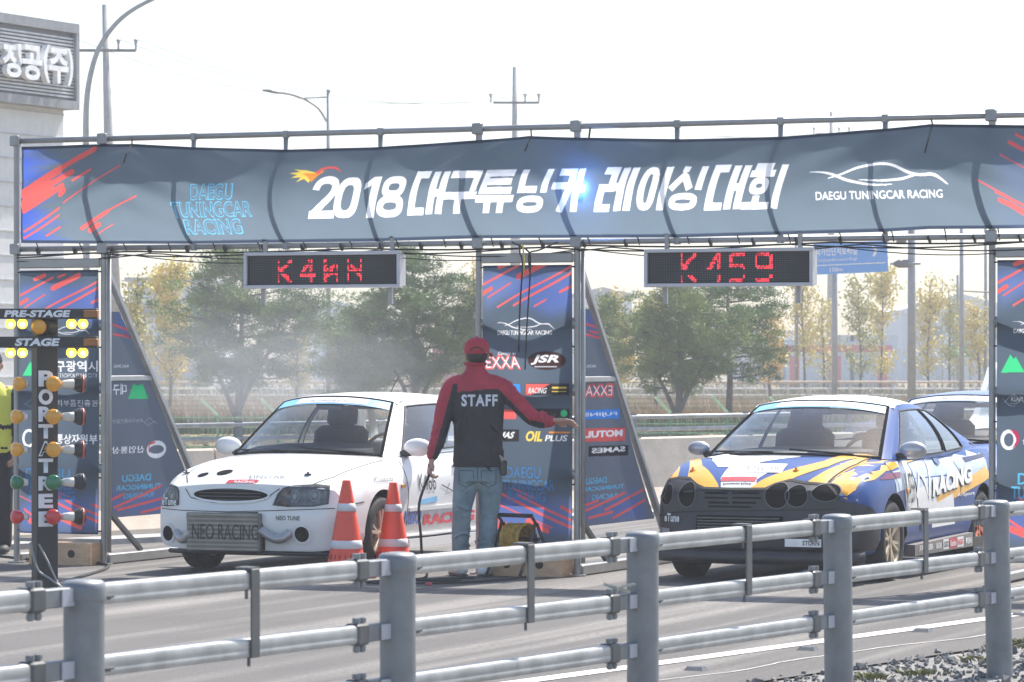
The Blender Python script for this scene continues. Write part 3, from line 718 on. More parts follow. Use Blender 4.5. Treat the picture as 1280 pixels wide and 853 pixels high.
# ties
for t_, l_ in ((.27, .16), (3.73, .12), (6.90, .22)):
    tb = interp(t_, ztab); m = MB(); m.tube((t_-.01, -.01, ZT), (t_+.01, bulge(t_, tb)-.01, tb-.005), .006, 5); m.path([(t_+.01, bulge(t_, tb)-.012, tb), (t_+.012, bulge(t_, tb-l_*.5)-.012, tb-l_*.5), (t_, bulge(t_, tb-l_)-.014, tb-l_)], .006, 5)
    m.build('tie_strap', black, bb)
for k in range(24):
    t_ = -.6+k*.4; m = MB(); tb = interp(t_, zbtab); m.path([(t_, bulge(t_, tb)-.01, tb+.005), (t_+.01, -.035, ZB+.01), (t_+.005, 0, ZB-.028), (t_, .03, ZB)], .005, 5); m.build('tie_cord', black, bb)

# ------------------------------------------------ tower banners
def tower(t0, t1, lab):
    a, b = t0+.045, t1-.03; zlo, zhi = .245, 2.375
    o = empty('tower_banner', G(t0, 0, 0), GRZ, lab, 'banner', 'printed banners on the gantry towers')
    def s_(t, z):
        u = (t-t0-a+t0)/(b-a) if 0 else (t-a)/(b-a); q = (z-zlo)/(zhi-zlo); u = max(0, min(1, u)); q = max(0, min(1, q))
        return -.035-.05*sin(pi*u)**.8*(.6+.4*sin(pi*q))-.035*sin(2*pi*q*1.5+.6)*sin(pi*u)-.010*sin(9*u+4*q)
    def fn(d): return lambda t, z: Vector((t-t0, s_(t, z)-d, z))
    global CUR
    CUR = Cloth(lambda t, z: ((t-a)/(b-a), (z-zlo)/(zhi-zlo)), lambda u, v: fn(0)(a+(b-a)*u, zlo+(zhi-zlo)*v), 140, 390); CUR.owner = o
    ink_('hem', rect(a, zhi-.02, b, zhi), hem_p, o, fn(.004), .1); ink_('hem', rect(a, zlo, b, zlo+.016), hem_p, o, fn(.004), .1)
    m = MB()
    for z in (2.36, 1.75, 1.2, .7, .27): m.tube((b-t0, s_(b, z), z), (t1-t0-.0, 0, z), .007, 5); m.tube((a-t0, s_(a, z), z), (0, 0, z), .006, 5)
    m.build('tie_cord', black, o)
    def mp(px, py):
        s = -.08
        for _ in range(4): t, z = gpix(px, py, s); s = s_(t, z)
        return t, z
    def clip(g_):
        # keep print on the cloth
        return [(min(b-.004, max(a+.004, u)), min(zhi-.022, max(zlo+.018, v))) for u, v in g_[0]], g_[1]
    def put(name, g_, mat, d=.004, cell=.1, cl=True): CUR.paint(g_, mat, .8 if name == 'blue_patch' else 1, 12 if name == 'blue_patch' else 0)
    return o, mp, put, fn, a, b
def tower_common(mp, put, x0, k=1.0, fn=None, o=None, y0=322, name=True, S_=1.0):
    """stripes and panels given for the middle tower (x from 600), shifted to x0"""
    def q(x, y): return mp(x0+(x-600)*S_, y0+(y-322)*S_)
    for (x1, y1, x2, y2) in ((603, 345, 719, 345),):
        put('blue_patch', poly2([q(604, 344), q(718, 344), q(718, 382), q(690, 395), (q(640, 372))[0:2], q(604, 362)]), blue_p, .002)
    put('blue_patch', poly2([q(604, 352), q(640, 344), q(660, 350), q(612, 384), q(604, 384)]), blue_l, .003)
    for (xa, ya, xb, yb, w_) in ((624, 334, 637, 329, .035), (648, 346, 682, 329, .045), (602, 357, 648, 332, .018), (602, 368, 614, 361, .03), (610, 372, 638, 354, .012), (622, 384, 718, 331, .016), (642, 382, 718, 339, .018), (700, 365, 718, 356, .02), (668, 383, 682, 375, .014), (655, 331, 664, 328, .02)):
        put('red_stripe', capsule(q(xa, ya), q(xb, yb), w_), red_p)
    put('blue_patch', poly2([q(604, 640), q(640, 612), q(719, 640), q(719, 664), q(604, 664)]), blue_p, .002)
    put('blue_patch', poly2([q(690, 620), q(719, 628), q(719, 662), q(700, 662)]), blue_l, .003)
    for (xa, ya, xb, yb, w_) in ((628, 618, 717, 661, .02), (648, 619, 717, 652, .018), (702, 634, 717, 642, .022), (610, 640, 640, 660, .02), (618, 655, 640, 664, .05), (622, 630, 690, 660, .012), (640, 610, 670, 624, .01), (604, 622, 630, 634, .01), (660, 652, 684, 664, .04)):
        put('red_stripe', capsule(q(xa, ya), q(xb, yb), w_), red_p)
    return q
o, mp, put, fn, a_, b_ = tower(3.285, 4.10, 'middle tower banner printed with sponsor logos above yellow cable reel')
q = tower_common(mp, put, 600)
car_logo(621, 398, 693, 412, mp, fn(.004), wht_p, o)
def words(s, x0, y0, x1, y1, mat, mp=mp, put=put, d=.006, **k):
    A = mp(x0, y1); B = mp(x1, y0); return put('print_lettering', fit_text(s, (A[0], A[1], B[0], B[1]), **k), mat, d, cl=False)
def block(x0, y0, x1, y1, mat, mp=mp, put=put, d=.0045): A = mp(x0, y1); B = mp(x1, y0); return put('print_panel', rect(A[0], A[1], B[0], B[1]), mat, d)
words('DAEGU TUNINGCAR RACING', 622, 413, 690, 419, wht_p, off=.02)
words('EXXA', 606, 444, 649, 462, red_p, off=.05, shear=-.1); words('EXXA', 608, 446, 648, 460, wht_p, off=-.012, shear=-.1, d=.008)
words('Coming on', 622, 440, 645, 445, wht_p, off=.02, shear=.2)
A = mp(683, 451); put('print_panel', ellipse(A, .145, .072), mar_p, .0045)
words('JSR', 663, 444, 703, 456, wht_p, off=.03, shear=.5); block(668, 458, 696, 459.2, wht2_p, d=.006)
block(632, 480, 650, 492, (.05, .25, .75)); block(657, 480, 711, 494, blk_p); put('print_panel', poly2([mp(657, 480), mp(688, 480), mp(664, 494), mp(657, 494)]), red_p, .006)
words('RACING', 660, 485, 684, 492, wht_p, off=.01, shear=.3, d=.008); block(690, 484, 708, 486, yel_p, d=.006); block(690, 489, 708, 490, yel_p, d=.006)
block(618, 512, 645, 524, red_p); words('KTHIRD', 672, 513, 698, 520, wht_p, off=.0, d=.006); block(668, 511, 712, 522, blk_p, d=.0045); put('print_panel', ellipse(mp(705, 517), .026, .028), grn_p, .006)
block(618, 537, 649, 552, blk_p); words('MAS', 622, 540, 644, 548, wht_p, off=.03, shear=.4)
words('OIL', 656, 539, 680, 552, yel_p, off=.04, shear=.2); words('PLUS', 681, 544, 710, 552, wht_p, off=.03, shear=.2); block(686, 540, 713, 542, org_p, d=.006)
for s_t, xa, ya, xb, yb in (('DAEGU', 632, 584, 676, 598), ('TUNINGCAR', 628, 600, 694, 613), ('RACING', 634, 615, 682, 627)): words(s_t, xa, ya, xb, yb, cyn2_p, off=.02)

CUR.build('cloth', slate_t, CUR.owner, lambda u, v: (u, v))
o, mp, put, fn, a_, b_ = tower(-.806, 0, 'left tower banner behind the black starting light tree with city logos')
q = tower_common(mp, put, 21, y0=338, S_=.94)
car_logo(60, 408, 112, 418, mp, fn(.004), wht_p, o)
put('print_panel', poly2([mp(28, 470), mp(38, 452), mp(42, 458), mp(45, 454), mp(54, 470)]), grn_p, .004)
words('대구광역시', 60, 451, 122, 465, wht_p, mp, put, off=.02); words('DAEGU METROPOLITAN CITY', 52, 467, 122, 472, wht_p, mp, put, off=.0)
words('자동차부품진흥원', 56, 500, 122, 508, wht_p, mp, put, off=.0)
car_logo(28, 500, 50, 509, mp, fn(.004), wht2_p, o)
words('산업통상자원부', 50, 543, 122, 555, wht_p, mp, put, off=.02)
A = mp(36, 548); put('emblem_ring', ring(A, .062, .075, .022), wht_p)
for s_t, xa, ya, xb, yb in (('DAEGU', 32, 586, 88, 598), ('TUNINGCAR', 30, 600, 106, 612), ('RACING', 36, 614, 94, 626)): words(s_t, xa, ya, xb, yb, cyn2_p, mp, put, off=.02)

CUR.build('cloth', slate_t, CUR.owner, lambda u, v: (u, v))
o, mp, put, fn, a_, b_ = tower(7.35, 8.16, 'right tower banner at the right edge with a green mountain logo and emblem')
q = tower_common(mp, put, 1244, y0=318, S_=1.03)
car_logo(1266, 396, 1340, 411, mp, fn(.004), wht_p, o); words('DAEGU TUNINGCAR RACING', 1267, 411, 1340, 417, wht_p, mp, put, off=.02)
put('print_panel', poly2([mp(1251, 466), mp(1263, 443), mp(1267, 449), mp(1270, 446), mp(1281, 466)]), grn_p, .004)
words('대구광역시', 1284, 446, 1345, 462, wht_p, mp, put, off=.02)
car_logo(1251, 494, 1282, 508, mp, fn(.004), wht_p, o); words('KIAPI', 1264, 496, 1279, 502, wht_p, mp, put, off=.02)
A = mp(1261, 550); put('emblem_ring', ring(A, .062, .075, .026), wht_p)
put('emblem_arc', brush(spline([mp(1263, 538), mp(1270, 542), mp(1272, 552), mp(1266, 560)], 5), [.01]*3+[.03]*5+[.022]*5+[.01]*3), (.45, .03, .10), .006)
words('산업통상자원부', 1278, 546, 1345, 556, wht_p, mp, put, off=.02)
for s_t, xa, ya, xb, yb in (('DAEGU', 1272, 592, 1330, 606), ('TUNINGCAR', 1264, 609, 1345, 624), ('RACING', 1270, 627, 1335, 641)): words(s_t, xa, ya, xb, yb, cyn_p, mp, put, off=.02)

# ------------------------------------------------ side banners behind the towers (seen from their back, so mirrored)
def side(tb, lab, right):
    o = empty('side_banner', G(tb, 0, 0), GRZ, lab, 'banner', 'triangular banners on the tower outriggers')
    zlo, zhi = .37, 2.04; sl = 2.09/2.35
    def smax(z): return max(.02, (2.40-z)*sl-.05)
    def fn(d): return lambda s, z: Vector((-.012-.02*sin(s*5+z*2)*0-.015*sin(z*3)+d, s, z))
    global CUR
    CUR = Cloth(lambda s, z: ((s-.05)/(smax(z)-.05), (z-zlo)/(zhi-zlo)), lambda u, v: fn(0)(.05+u*(smax(zlo+(zhi-zlo)*v)-.05), zlo+(zhi-zlo)*v), 240, 280); CUR.owner = o
    def mp(px, py): return spix(px, py, tb)
    def put(name, g_, mat, d=.003): 
        g2 = [(min(smax(v)-.02, max(.06, u)), min(zhi-.005, max(zlo+.005, v))) for u, v in g_[0]], g_[1]
        CUR.paint(g_, mat, .8 if name == 'blue_patch' else 1, 14 if name == 'blue_patch' else 0)
    def words(s_t, x0, y0, x1, y1, mat, off=.02, d=.005):
        A = mp(x0, y1); B = mp(x1, y0); return ink_('print_lettering', fit_text(s_t, (A[0], A[1], B[0], B[1]), off=off, mirror=True), mat, o, fn(d), .12)
    return o, mp, put, words, fn
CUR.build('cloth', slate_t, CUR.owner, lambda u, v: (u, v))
o, mp, put, words2, fn = side(0., 'left side banner behind the left tower with mirrored city logos', 0)
put('blue_patch', poly2([mp(145, 392), mp(160, 392), mp(175, 425), mp(145, 412)]), blue_p, .002)
for c in ((142, 406, 178, 418), (142, 418, 178, 424), (155, 418, 180, 428)): put('red_stripe', capsule(mp(*c[:2]), mp(*c[2:]), .018), redd_p if c[0] == 155 else red_p)
words2('RACING', 142, 456, 160, 460, wht_p, 0.0); words2('대구', 141, 480, 158, 494, wht_p); put('print_panel', poly2([mp(160, 499), mp(166, 480), mp(172, 482), mp(178, 480), mp(186, 499)]), grn_p)
words2('자동차부품진흥원', 142, 523, 180, 530, wht2_p, 0.); car_logo(178, 523, 198, 532, mp, fn(.004), wht2_p, o)
words2('산업통상', 142, 557, 183, 568, wht_p); A = mp(198, 562); put('emblem_ring', ring(A, .17, .075, .04), wht_p)
put('emblem_arc', brush(spline([mp(189, 566), mp(189, 556), mp(196, 553)], 5), .02), red_p, .005)
for s_t, xa, ya, xb, yb in (('DAEGU', 156, 592, 192, 603), ('TUNINGCAR', 148, 604, 205, 614), ('RACING', 158, 615, 196, 624)): words2(s_t, xa, ya, xb, yb, cyn_p)
put('blue_patch', poly2([mp(143, 640), mp(143, 612), mp(160, 625), mp(222, 612), mp(228, 640)]), blue_p, .002)
for c in ((146, 635, 205, 607), (150, 638, 225, 618), (143, 625, 158, 618), (180, 641, 222, 630)): put('red_stripe', capsule(mp(*c[:2]), mp(*c[2:]), .02), red_p)
CUR.build('cloth', slate_s, CUR.owner, lambda u, v: (u, v))
o, mp, put, words2, fn = side(4.10, 'middle side banner with mirrored sponsor logos left of the blue and yellow car', 1)
put('blue_patch', poly2([mp(733, 390), mp(744, 390), mp(757, 425), mp(733, 412)]), blue_p, .002)
for c in ((733, 405, 756, 412), (733, 418, 758, 425), (738, 414, 758, 419)): put('red_stripe', capsule(mp(*c[:2]), mp(*c[2:]), .018), red_p)
words2('RACING', 733, 456, 744, 460, wht_p, 0.)
def block2(x0, y0, x1, y1, mat, d=.003): put('print_panel', poly2([mp(x0, y0), mp(x1, y0-1.5), mp(x1, y1-1.5), mp(x0, y1)]), mat, d)
words2('EXXA', 730, 479, 767, 498, red_p, .06); words2('EXXA', 732, 482, 765, 495, wht_p, -.01, .007); block2(728, 513, 775, 525, (.05, .25, .75)); words2('FUJINS', 731, 515, 772, 522, wht_p)
block2(728, 536, 783, 553, red_p); words2('MOTUL', 733, 537, 780, 548, wht_p, .05)
block2(738, 558, 788, 571, blk_p); words2('SAMES', 742, 558, 784, 567, wht_p, .03)
for s_t, xa, ya, xb, yb in (('DAEGU', 736, 596, 762, 606), ('TUNINGCAR', 732, 605, 784, 615), ('RACING', 744, 616, 776, 626)): words2(s_t, xa, ya, xb, yb, cyn_p)
put('blue_patch', poly2([mp(733, 648), mp(733, 622), mp(760, 630), mp(800, 612), mp(812, 648)]), blue_p, .002)
for c in ((733, 640, 785, 616), (740, 648, 770, 640), (770, 648, 810, 625), (735, 632, 752, 626), (760, 638, 808, 612)): put('red_stripe', capsule(mp(*c[:2]), mp(*c[2:]), .02), red_p)
CUR.build('cloth', slate_s, CUR.owner, lambda u, v: (u, v))
o, mp, put, words2, fn = side(8.16, 'right side banner behind the right tower outside the view', 2)

CUR.build('cloth', slate_s, CUR.owner, lambda u, v: (u, v))
# ------------------------------------------------ LED displays
led_on = M('led_red_lit', (.5, .02, .03), .5, emit=(1.0, .05, .08), estr=.75)
led_dim = M('led_red_dim', (.3, .02, .03), .5, emit=(1.0, .04, .07), estr=.25)
led_off = M('led_unlit', (.10, .10, .105), .6); ledp = M('led_panel', (.022, .022, .024), .7); framem = M('display_frame', (.50, .50, .54), .4, metal=.3, var=.05)
LED_G = {'K': [[(1, 0), (1, 15)], [(9, 15), (2, 7.5)], [(2, 8), (9, 0)]], '4': [[(7.5, 0), (7.5, 15)], [(7, 15), (1, 5)], [(1, 4.5), (10, 4.5)]],
         '5': [[(9, 14.5), (2, 14.5)], [(1.5, 14), (1.5, 8.5)], [(1, 8.5), (8, 8.5)], [(9, 8), (9, 2)], [(1, .7), (8, .7)]],
         '9': [[(2, 14.5), (8, 14.5)], [(1, 14), (1, 8)], [(9.2, 14), (9.2, 2)], [(2, 7.5), (9, 7.5)], [(1, .7), (8, .7)]],
         'H': [[(1, 0), (1, 15)], [(9, 0), (9, 15)], [(1, 7), (9, 9)], [(3, 13), (8, 4)]], 'h': [[(1.2, 0), (1.2, 15)], [(9, 0), (9, 12)], [(2, 9), (8, 5)], [(7, 12), (3, 4)]]}
def raster(ch, W_=11, H_=16, th=1.25):
    out = set()
    for (a, b) in LED_G[ch]:
        for k in range(60):
            t = k/59; x = a[0]+(b[0]-a[0])*t; y = a[1]+(b[1]-a[1])*t
            for i in range(W_+1):
                for j in range(H_):
                    if abs(i-x) <= th*.75 and abs(j-y) <= th*.6: out.add((i, j))
    return out
def display(px0, py0, px1, py1, chars, lab, rowmap, vg, brackets):
    s = -.12
    t0, zt = gpix(px0, py0, s); t1, _ = gpix(px1, py1, s); _, zb = gpix(px0, py1+(py0-py0), s); zt2 = gpix(px1, py0-5, s)[1]
    w_ = t1-t0; h_ = .285
    o = empty('led_display', G(t0, s, zt-h_), GRZ, lab, 'display')
    m = MB(); m.box((w_/2, .07, h_/2), (w_-.02, .10, h_-.02), bev=.006); m.build('case', framem, o)
    fr = .027
    for (c, d) in (((w_/2, 0, fr/2), (w_, .05, fr)), ((w_/2, 0, h_-fr/2), (w_, .05, fr)), ((fr/2, 0, h_/2), (fr, .05, h_-2*fr)), ((w_-fr/2, 0, h_/2), (fr, .05, h_-2*fr))):
        m = MB(); m.box(c, d, bev=.004); m.build('frame_bar', framem, o)
    m = MB(); m.box((w_/2, .012, h_/2), (w_-2*fr, .02, h_-2*fr)); m.build('led_panel', ledp, o)
    iw = w_-2*fr-.03; ih = h_-2*fr-.012; nr = 16; p_ = ih/nr; nc = int(iw/p_); x0 = (w_-nc*p_)/2; z0 = (h_-nr*p_)/2
    lit = {}
    for ch, cpx in chars:
        tc0 = gpix(cpx, py0+20, s-.0)[0]-t0; c0 = int((tc0-x0)/p_)
        for (i, j) in raster(ch):
            jj = rowmap(j)
            if jj is None: continue
            lit[(c0+i, jj)] = 1
    on = MB(); dm = MB(); off_ = MB(); rr = random.Random(5)
    for i in range(nc):
        for j in range(nr):
            cx = x0+(i+.5)*p_; cz = z0+(j+.5)*p_; r_ = p_*.36; y = -.0015
            tgt = off_
            if (i, j) in lit: tgt = on if rr.random() < .72 else dm
            r2 = r_*(1.15 if tgt is not off_ else .8)
            tgt.add([(cx-r2, y, cz-r2*.5), (cx-r2*.5, y, cz-r2), (cx+r2*.5, y, cz-r2), (cx+r2, y, cz-r2*.5), (cx+r2, y, cz+r2*.5), (cx+r2*.5, y, cz+r2), (cx-r2*.5, y, cz+r2), (cx-r2, y, cz+r2*.5)], [tuple(range(8))])
    tag(on.build('lit_leds', led_on, o, fix=False), kind='stuff'); tag(dm.build('dim_leds', led_dim, o, fix=False), kind='stuff'); tag(off_.build('unlit_leds', led_off, o, fix=False), kind='stuff')
    for bx in brackets:
        tb = gpix(bx, py0, s)[0]-t0; m = MB(); m.box((tb, .06, h_/2-.0), (.028, .14, h_+.004)) if 0 else None
        m.box((tb, .05, -.06), (.032, .03, .13)); m.build('hanger_bracket', alu, o); m = MB(); m.box((tb, .085, h_+.06), (.03, .03, .13)); m.build('hanger_bracket', alu, o)
    return o
display(306, 316, 501, 360, [('K', 346), ('4', 374), ('h', 404), ('H', 434)], 'LED display on the left reading K4HH in red dots above the white car', lambda j: None if j in (13, 7) else int(1+j*.8), .1, (326, 485))
display(806, 312, 1017, 354, [('K', 850), ('4', 882), ('5', 911), ('9', 943)], 'LED display on the right reading K459 in red dots beside the blue road sign', lambda j: None if j in (4, 5, 6) else j, .1, (829, 996))

# ------------------------------------------------ cables along the lower rail
cb = empty('cable_bundle', P0, GRZ, 'black cables tied along the lower gantry rail and hanging down the middle tower', 'cable')
rr = random.Random(11)
for k in range(4):
    pts = []; ph = rr.uniform(0, 6)
    t = -.78
    while t < 8.6:
        sag = abs(sin(t*1.6+ph))*(.02+.02*k); pts.append((t, -.03+.012*sin(t*3+k), ZB-.03-.008*k-sag)); t += .11
    m = MB(); m.path(pts, .0075-.001*k, 6); m.build('cable', black, cb, smooth=True)
for pts in ([gpix(650, 305, -.06), gpix(652, 315, -.10), gpix(655, 330, -.13), gpix(652, 380, -.13), gpix(650, 440, -.13)],
            [gpix(640, 303, -.06), gpix(662, 314, -.10), gpix(665, 330, -.13), gpix(661, 400, -.13), gpix(658, 462, -.13)],
            [gpix(697, 303, -.06), gpix(676, 313, -.1), gpix(664, 318, -.12), gpix(664, 340, -.13)]):
    m = MB(); q = spline(pts, 6); m.path([(t, -.06-.10*min(1, i/8), z) for i, (t, z) in enumerate(q)], .0065, 6); m.build('cable', black, cb, smooth=True)
m = MB(); q = spline([gpix(654, 306, -.12), gpix(656, 330, -.12), gpix(653, 345, -.13)], 5); m.path([(t, -.13, z) for t, z in q], .006, 6); m.build('cable', M('yellow_cord', (.7, .5, .08), .5), cb)
for k in range(26):
    t = -.6+.34*k; m = MB(); m.tube((t-.005, -.012, ZB-.016), (t+.005, -.012, ZB-.014), .034, 8); m.build('cable_tie', black, cb)
# blue beacon shining through the cloth
bc = empty('beacon_light', G(gpix(741, 230, .04)[0], -.165, 2.95), GRZ, 'bright blue beacon lamp shining through the banner above the title', 'lamp')
m = MB(); m.lathe([(.02, -.035), (.032, -.02), (.032, .02), (.014, .035), (1e-5, .04)], n=14); m.build('lens', M('blue_lamp', (.1, .2, .8), .3, emit=(.15, .35, 1), estr=60), bc, smooth=True)
m = MB(); m.tube((0, 0, .03), (0, .15, .46), .008, 6); m.build('bracket', black, bc)
bl = bpy.data.lights.new('beacon', 'POINT'); bl.energy = .35; bl.color = (.12, .35, 1); bl.shadow_soft_size = .05
bo = bpy.data.objects.new('beacon_bulb', bl); bo.location = (0, -.055, 0); link(bo, bc)
# ------------------------------------------------ weights on the tower feet
board = M('plywood', (.58, .38, .23), .7, var=.12, scale=10, stretch=(1, 1, 4)); hole = M('dark_hole', (.02, .02, .02), .9)
def weightbox(t0, t1, lab):
    w_ = t1-t0; o = empty('ballast_box', G(t0, -.06, 0), GRZ, lab, 'box')
    m = MB(); m.box((w_/2, 0, .09), (w_, .34, .18), bev=.004); m.build('box_body', board, o)
    for hx in (w_*.30, w_*.72):
        m = MB(); m.tube((hx, -.173, .095), (hx, -.168, .095), .032, 16); m.build('hole', hole, o)
    return o
weightbox(-.56, -.02, 'brown plywood box with two holes at the foot of the left tower')
weightbox(3.42, 4.06, 'brown plywood box with two holes at the foot of the middle tower')
# ================================================================== CARS  (local frame: x forward, y to the car's left, z up, origin under the front axle)
glass_c = glass_mat('car_glass', (.90, .94, .94), .04)
glass_s = glass_mat('side_glass', (.88, .91, .92), .12)
trimb = M('black_trim', (.02, .02, .022), .45); seatm = M('seat_cloth', (.05, .05, .055), .9); dashm = M('dashboard_plastic', (.035, .036, .04), .8)
tyrem = M('tyre_rubber', (.028, .027, .026), .8, bump=.2); chrome = M('bright_metal', (.70, .70, .70), .2, metal=1)
frit = M('screen_frit', (.015, .015, .016), .95, spec=.05); seam = M('panel_gap', (.02, .02, .02), .8); lampg = M('lamp_reflector', (.50, .50, .50), .25, metal=.9); dark = M('dark_recess', (.006, .006, .007), .95, spec=.1)
def cr(tab, x):
    """smooth interpolation in a table of (x, value)"""
    n = len(tab)
    if x <= tab[0][0]: return tab[0][1]
    if x >= tab[-1][0]: return tab[-1][1]
    for i in range(n-1):
        if x <= tab[i+1][0]: break
    x0, y0 = tab[i]; x1, y1 = tab[i+1]; h = x1-x0; t = (x-x0)/h
    d = (y1-y0)/h
    dl = (y0-tab[i-1][1])/(x0-tab[i-1][0]) if i > 0 else d
    dr = (tab[i+2][1]-y1)/(tab[i+2][0]-x1) if i < n-2 else d
    m0 = 0 if dl*d <= 0 else 2*dl*d/(dl+d); m1 = 0 if dr*d <= 0 else 2*dr*d/(dr+d)
    return (2*t**3-3*t**2+1)*y0+(t**3-2*t**2+t)*h*m0+(-2*t**3+3*t**2)*y1+(t**3-t**2)*h*m1

def body_shell(c, parent, mat):
    """closed lower body: rings along x, bulged nose and tail, wheel arches cut out"""
    xs = np.concatenate([np.linspace(c['xr'], c['xf'], 86)])
    NB, NS_, NT = 8, 14, 12
    def ring(x):
        w_, zb, zs, zc = cr(c['w'], x), cr(c['zb'], x), cr(c['zs'], x), cr(c['zc'], x)
        pts = []
        for i in range(NB): q = i/(NB-1); pts.append((q*w_*.90, zb+.02*(q**6)))
        for i in range(1, NS_+1):
            q = i/NS_; z = zb+(zs-zb)*q
            y = w_*(.90+.10*min(1, q/.22)**.6) if q < .22 else w_*(1-.012*((q-.45)/.3)**2-(.060*max(0, (q-.72)/.28)**2.2))
            pts.append((y, z))
        ye = pts[-1][0]
        for i in range(1, NT+1):
            q = i/NT; y = ye*(1-q); z = zs+(zc-zs)*(1-(1-q)**2.2)+c.get('crease', 0)*math.exp(-((abs(y)-ye*.62)/.10)**2)
            pts.append((y, z))
        return pts
    def bow(x, y, w_):
        f = max(0, min(1, (x-(c['xf']-.75))/.75)); r_ = max(0, min(1, ((c['xr']+.6)-x)/.6))
        q = abs(y)/w_
        return -c['bowf']*f*f*q**2.4+c['bowr']*r_*r_*q**2.6
    vs = []; N = NB+NS_+NT; idx = []
    for x in xs:
        pts = ring(x); w_ = cr(c['w'], x); row = []
        full = pts+[(-y, z) for (y, z) in pts[-2:0:-1]]
        for (y, z) in full: row.append(len(vs)); vs.append((x+bow(x, y, w_), y, z))
        idx.append(row)
    fs = []; n = len(idx[0])
    for a in range(len(xs)-1):
        for k in range(n): fs.append((idx[a][k], idx[a][(k+1) % n], idx[a+1][(k+1) % n], idx[a+1][k]))
    # caps: rows of constant lateral fraction, nose profile depends on height
    for end, row in ((1, idx[-1]), (0, idx[0])):
        pts = ring(xs[-1] if end else xs[0]); x = xs[-1] if end else xs[0]; w_ = cr(c['w'], x)
        K = 22; cols = []
        bot = pts[:NB]; side_ = pts[NB-1:NB+NS_]; top = pts[NB+NS_-1:]
        zb0, zt0 = bot[-1][1], side_[-1][1]
        # use horizontal strips between left and right side points
        left = [row[NB-1+i] for i in range(NS_+1)]; right = [row[(n-(NB-1)-i) % n] for i in range(NS_+1)]
        rows = []
        for i in range(NS_+1):
            yl, z = side_[i]; r_ = [left[i]]
            for k in range(1, K):
                q = 1-2*k/K; y = yl*q
                if i == 0:   # bottom edge follows the ring
                    zz = z
                elif i == NS_:
                    zz = z+(top[-1][1]-z)*(1-abs(q)**2.2)*0
                else: zz = z
                xx = x+bow(x, y, w_)+(c['nose'] if end else c['tail'])(zz)*(1-abs(q)**8)
                r_.append(len(vs)); vs.append((xx, y, zz))
            r_.append(right[i]); rows.append(r_)
        for i in range(NS_):
            for k in range(K): f = (rows[i][k], rows[i][k+1], rows[i+1][k+1], rows[i+1][k]); fs.append(f)
        fs.append(tuple(rows[0]+[row[j % n] for j in range(n-(NB-2), n)]+[row[j] for j in range(0, NB-1)]) if 0 else tuple(rows[0][:1]+[row[j] for j in range(NB-2, -1, -1)]+[row[n-j] for j in range(1, NB-1)]+rows[0][:0:-1]))
        topids = [row[NB-1+NS_+i] for i in range(1, NT+1)]; topr = [row[(n-(NB-1)-NS_-i) % n] for i in range(1, NT)]
        fs.append(tuple(rows[NS_][::-1][0:1]+topr+topids[::-1]+rows[NS_][:-1]))
    me = bpy.data.meshes.new('body'); me.from_pydata(vs, [], fs); me.materials.append(mat); me.materials.append(dark)
    bm = bmesh.new(); bm.from_mesh(me); bmesh.ops.triangulate(bm, faces=[f for f in bm.faces if len(f.verts) > 4]); bmesh.ops.recalc_face_normals(bm, faces=bm.faces); bm.to_mesh(me); bm.free()
    o = bpy.data.objects.new('body', me); COL.objects.link(o)
    # arches
    cm = MB()
    for wx in (0, -c['wb']):
        for sgn in (1, -1):
            cm.path([(wx+c.get('ax', 0), sgn*(c['hw']-.30), c['wr']), (wx+c.get('ax', 0), sgn*(c['hw']+.3), c['wr'])], c['wr']+.055, 40)
    cut = cm.build('cut', dark)
    md = o.modifiers.new('b', 'BOOLEAN'); md.operation = 'DIFFERENCE'; md.object = cut; md.solver = 'EXACT'; md.material_mode = 'TRANSFER'
    dg = bpy.context.evaluated_depsgraph_get(); dg.update(); me2 = bpy.data.meshes.new_from_object(o.evaluated_get(dg))
    bpy.data.objects.remove(o); bpy.data.objects.remove(cut)
    me2.polygons.foreach_set('use_smooth', [True]*len(me2.polygons)); me2.set_sharp_from_angle(angle=radians(38))
    print("BODYFACES", len(me2.polygons)); me2.name = "body"; o = bpy.data.objects.new('body', me2); link(o, parent)
    bm = bmesh.new(); bm.from_mesh(me2); bv = BVHTree.FromBMesh(bm); bm.free()
    return o, bv

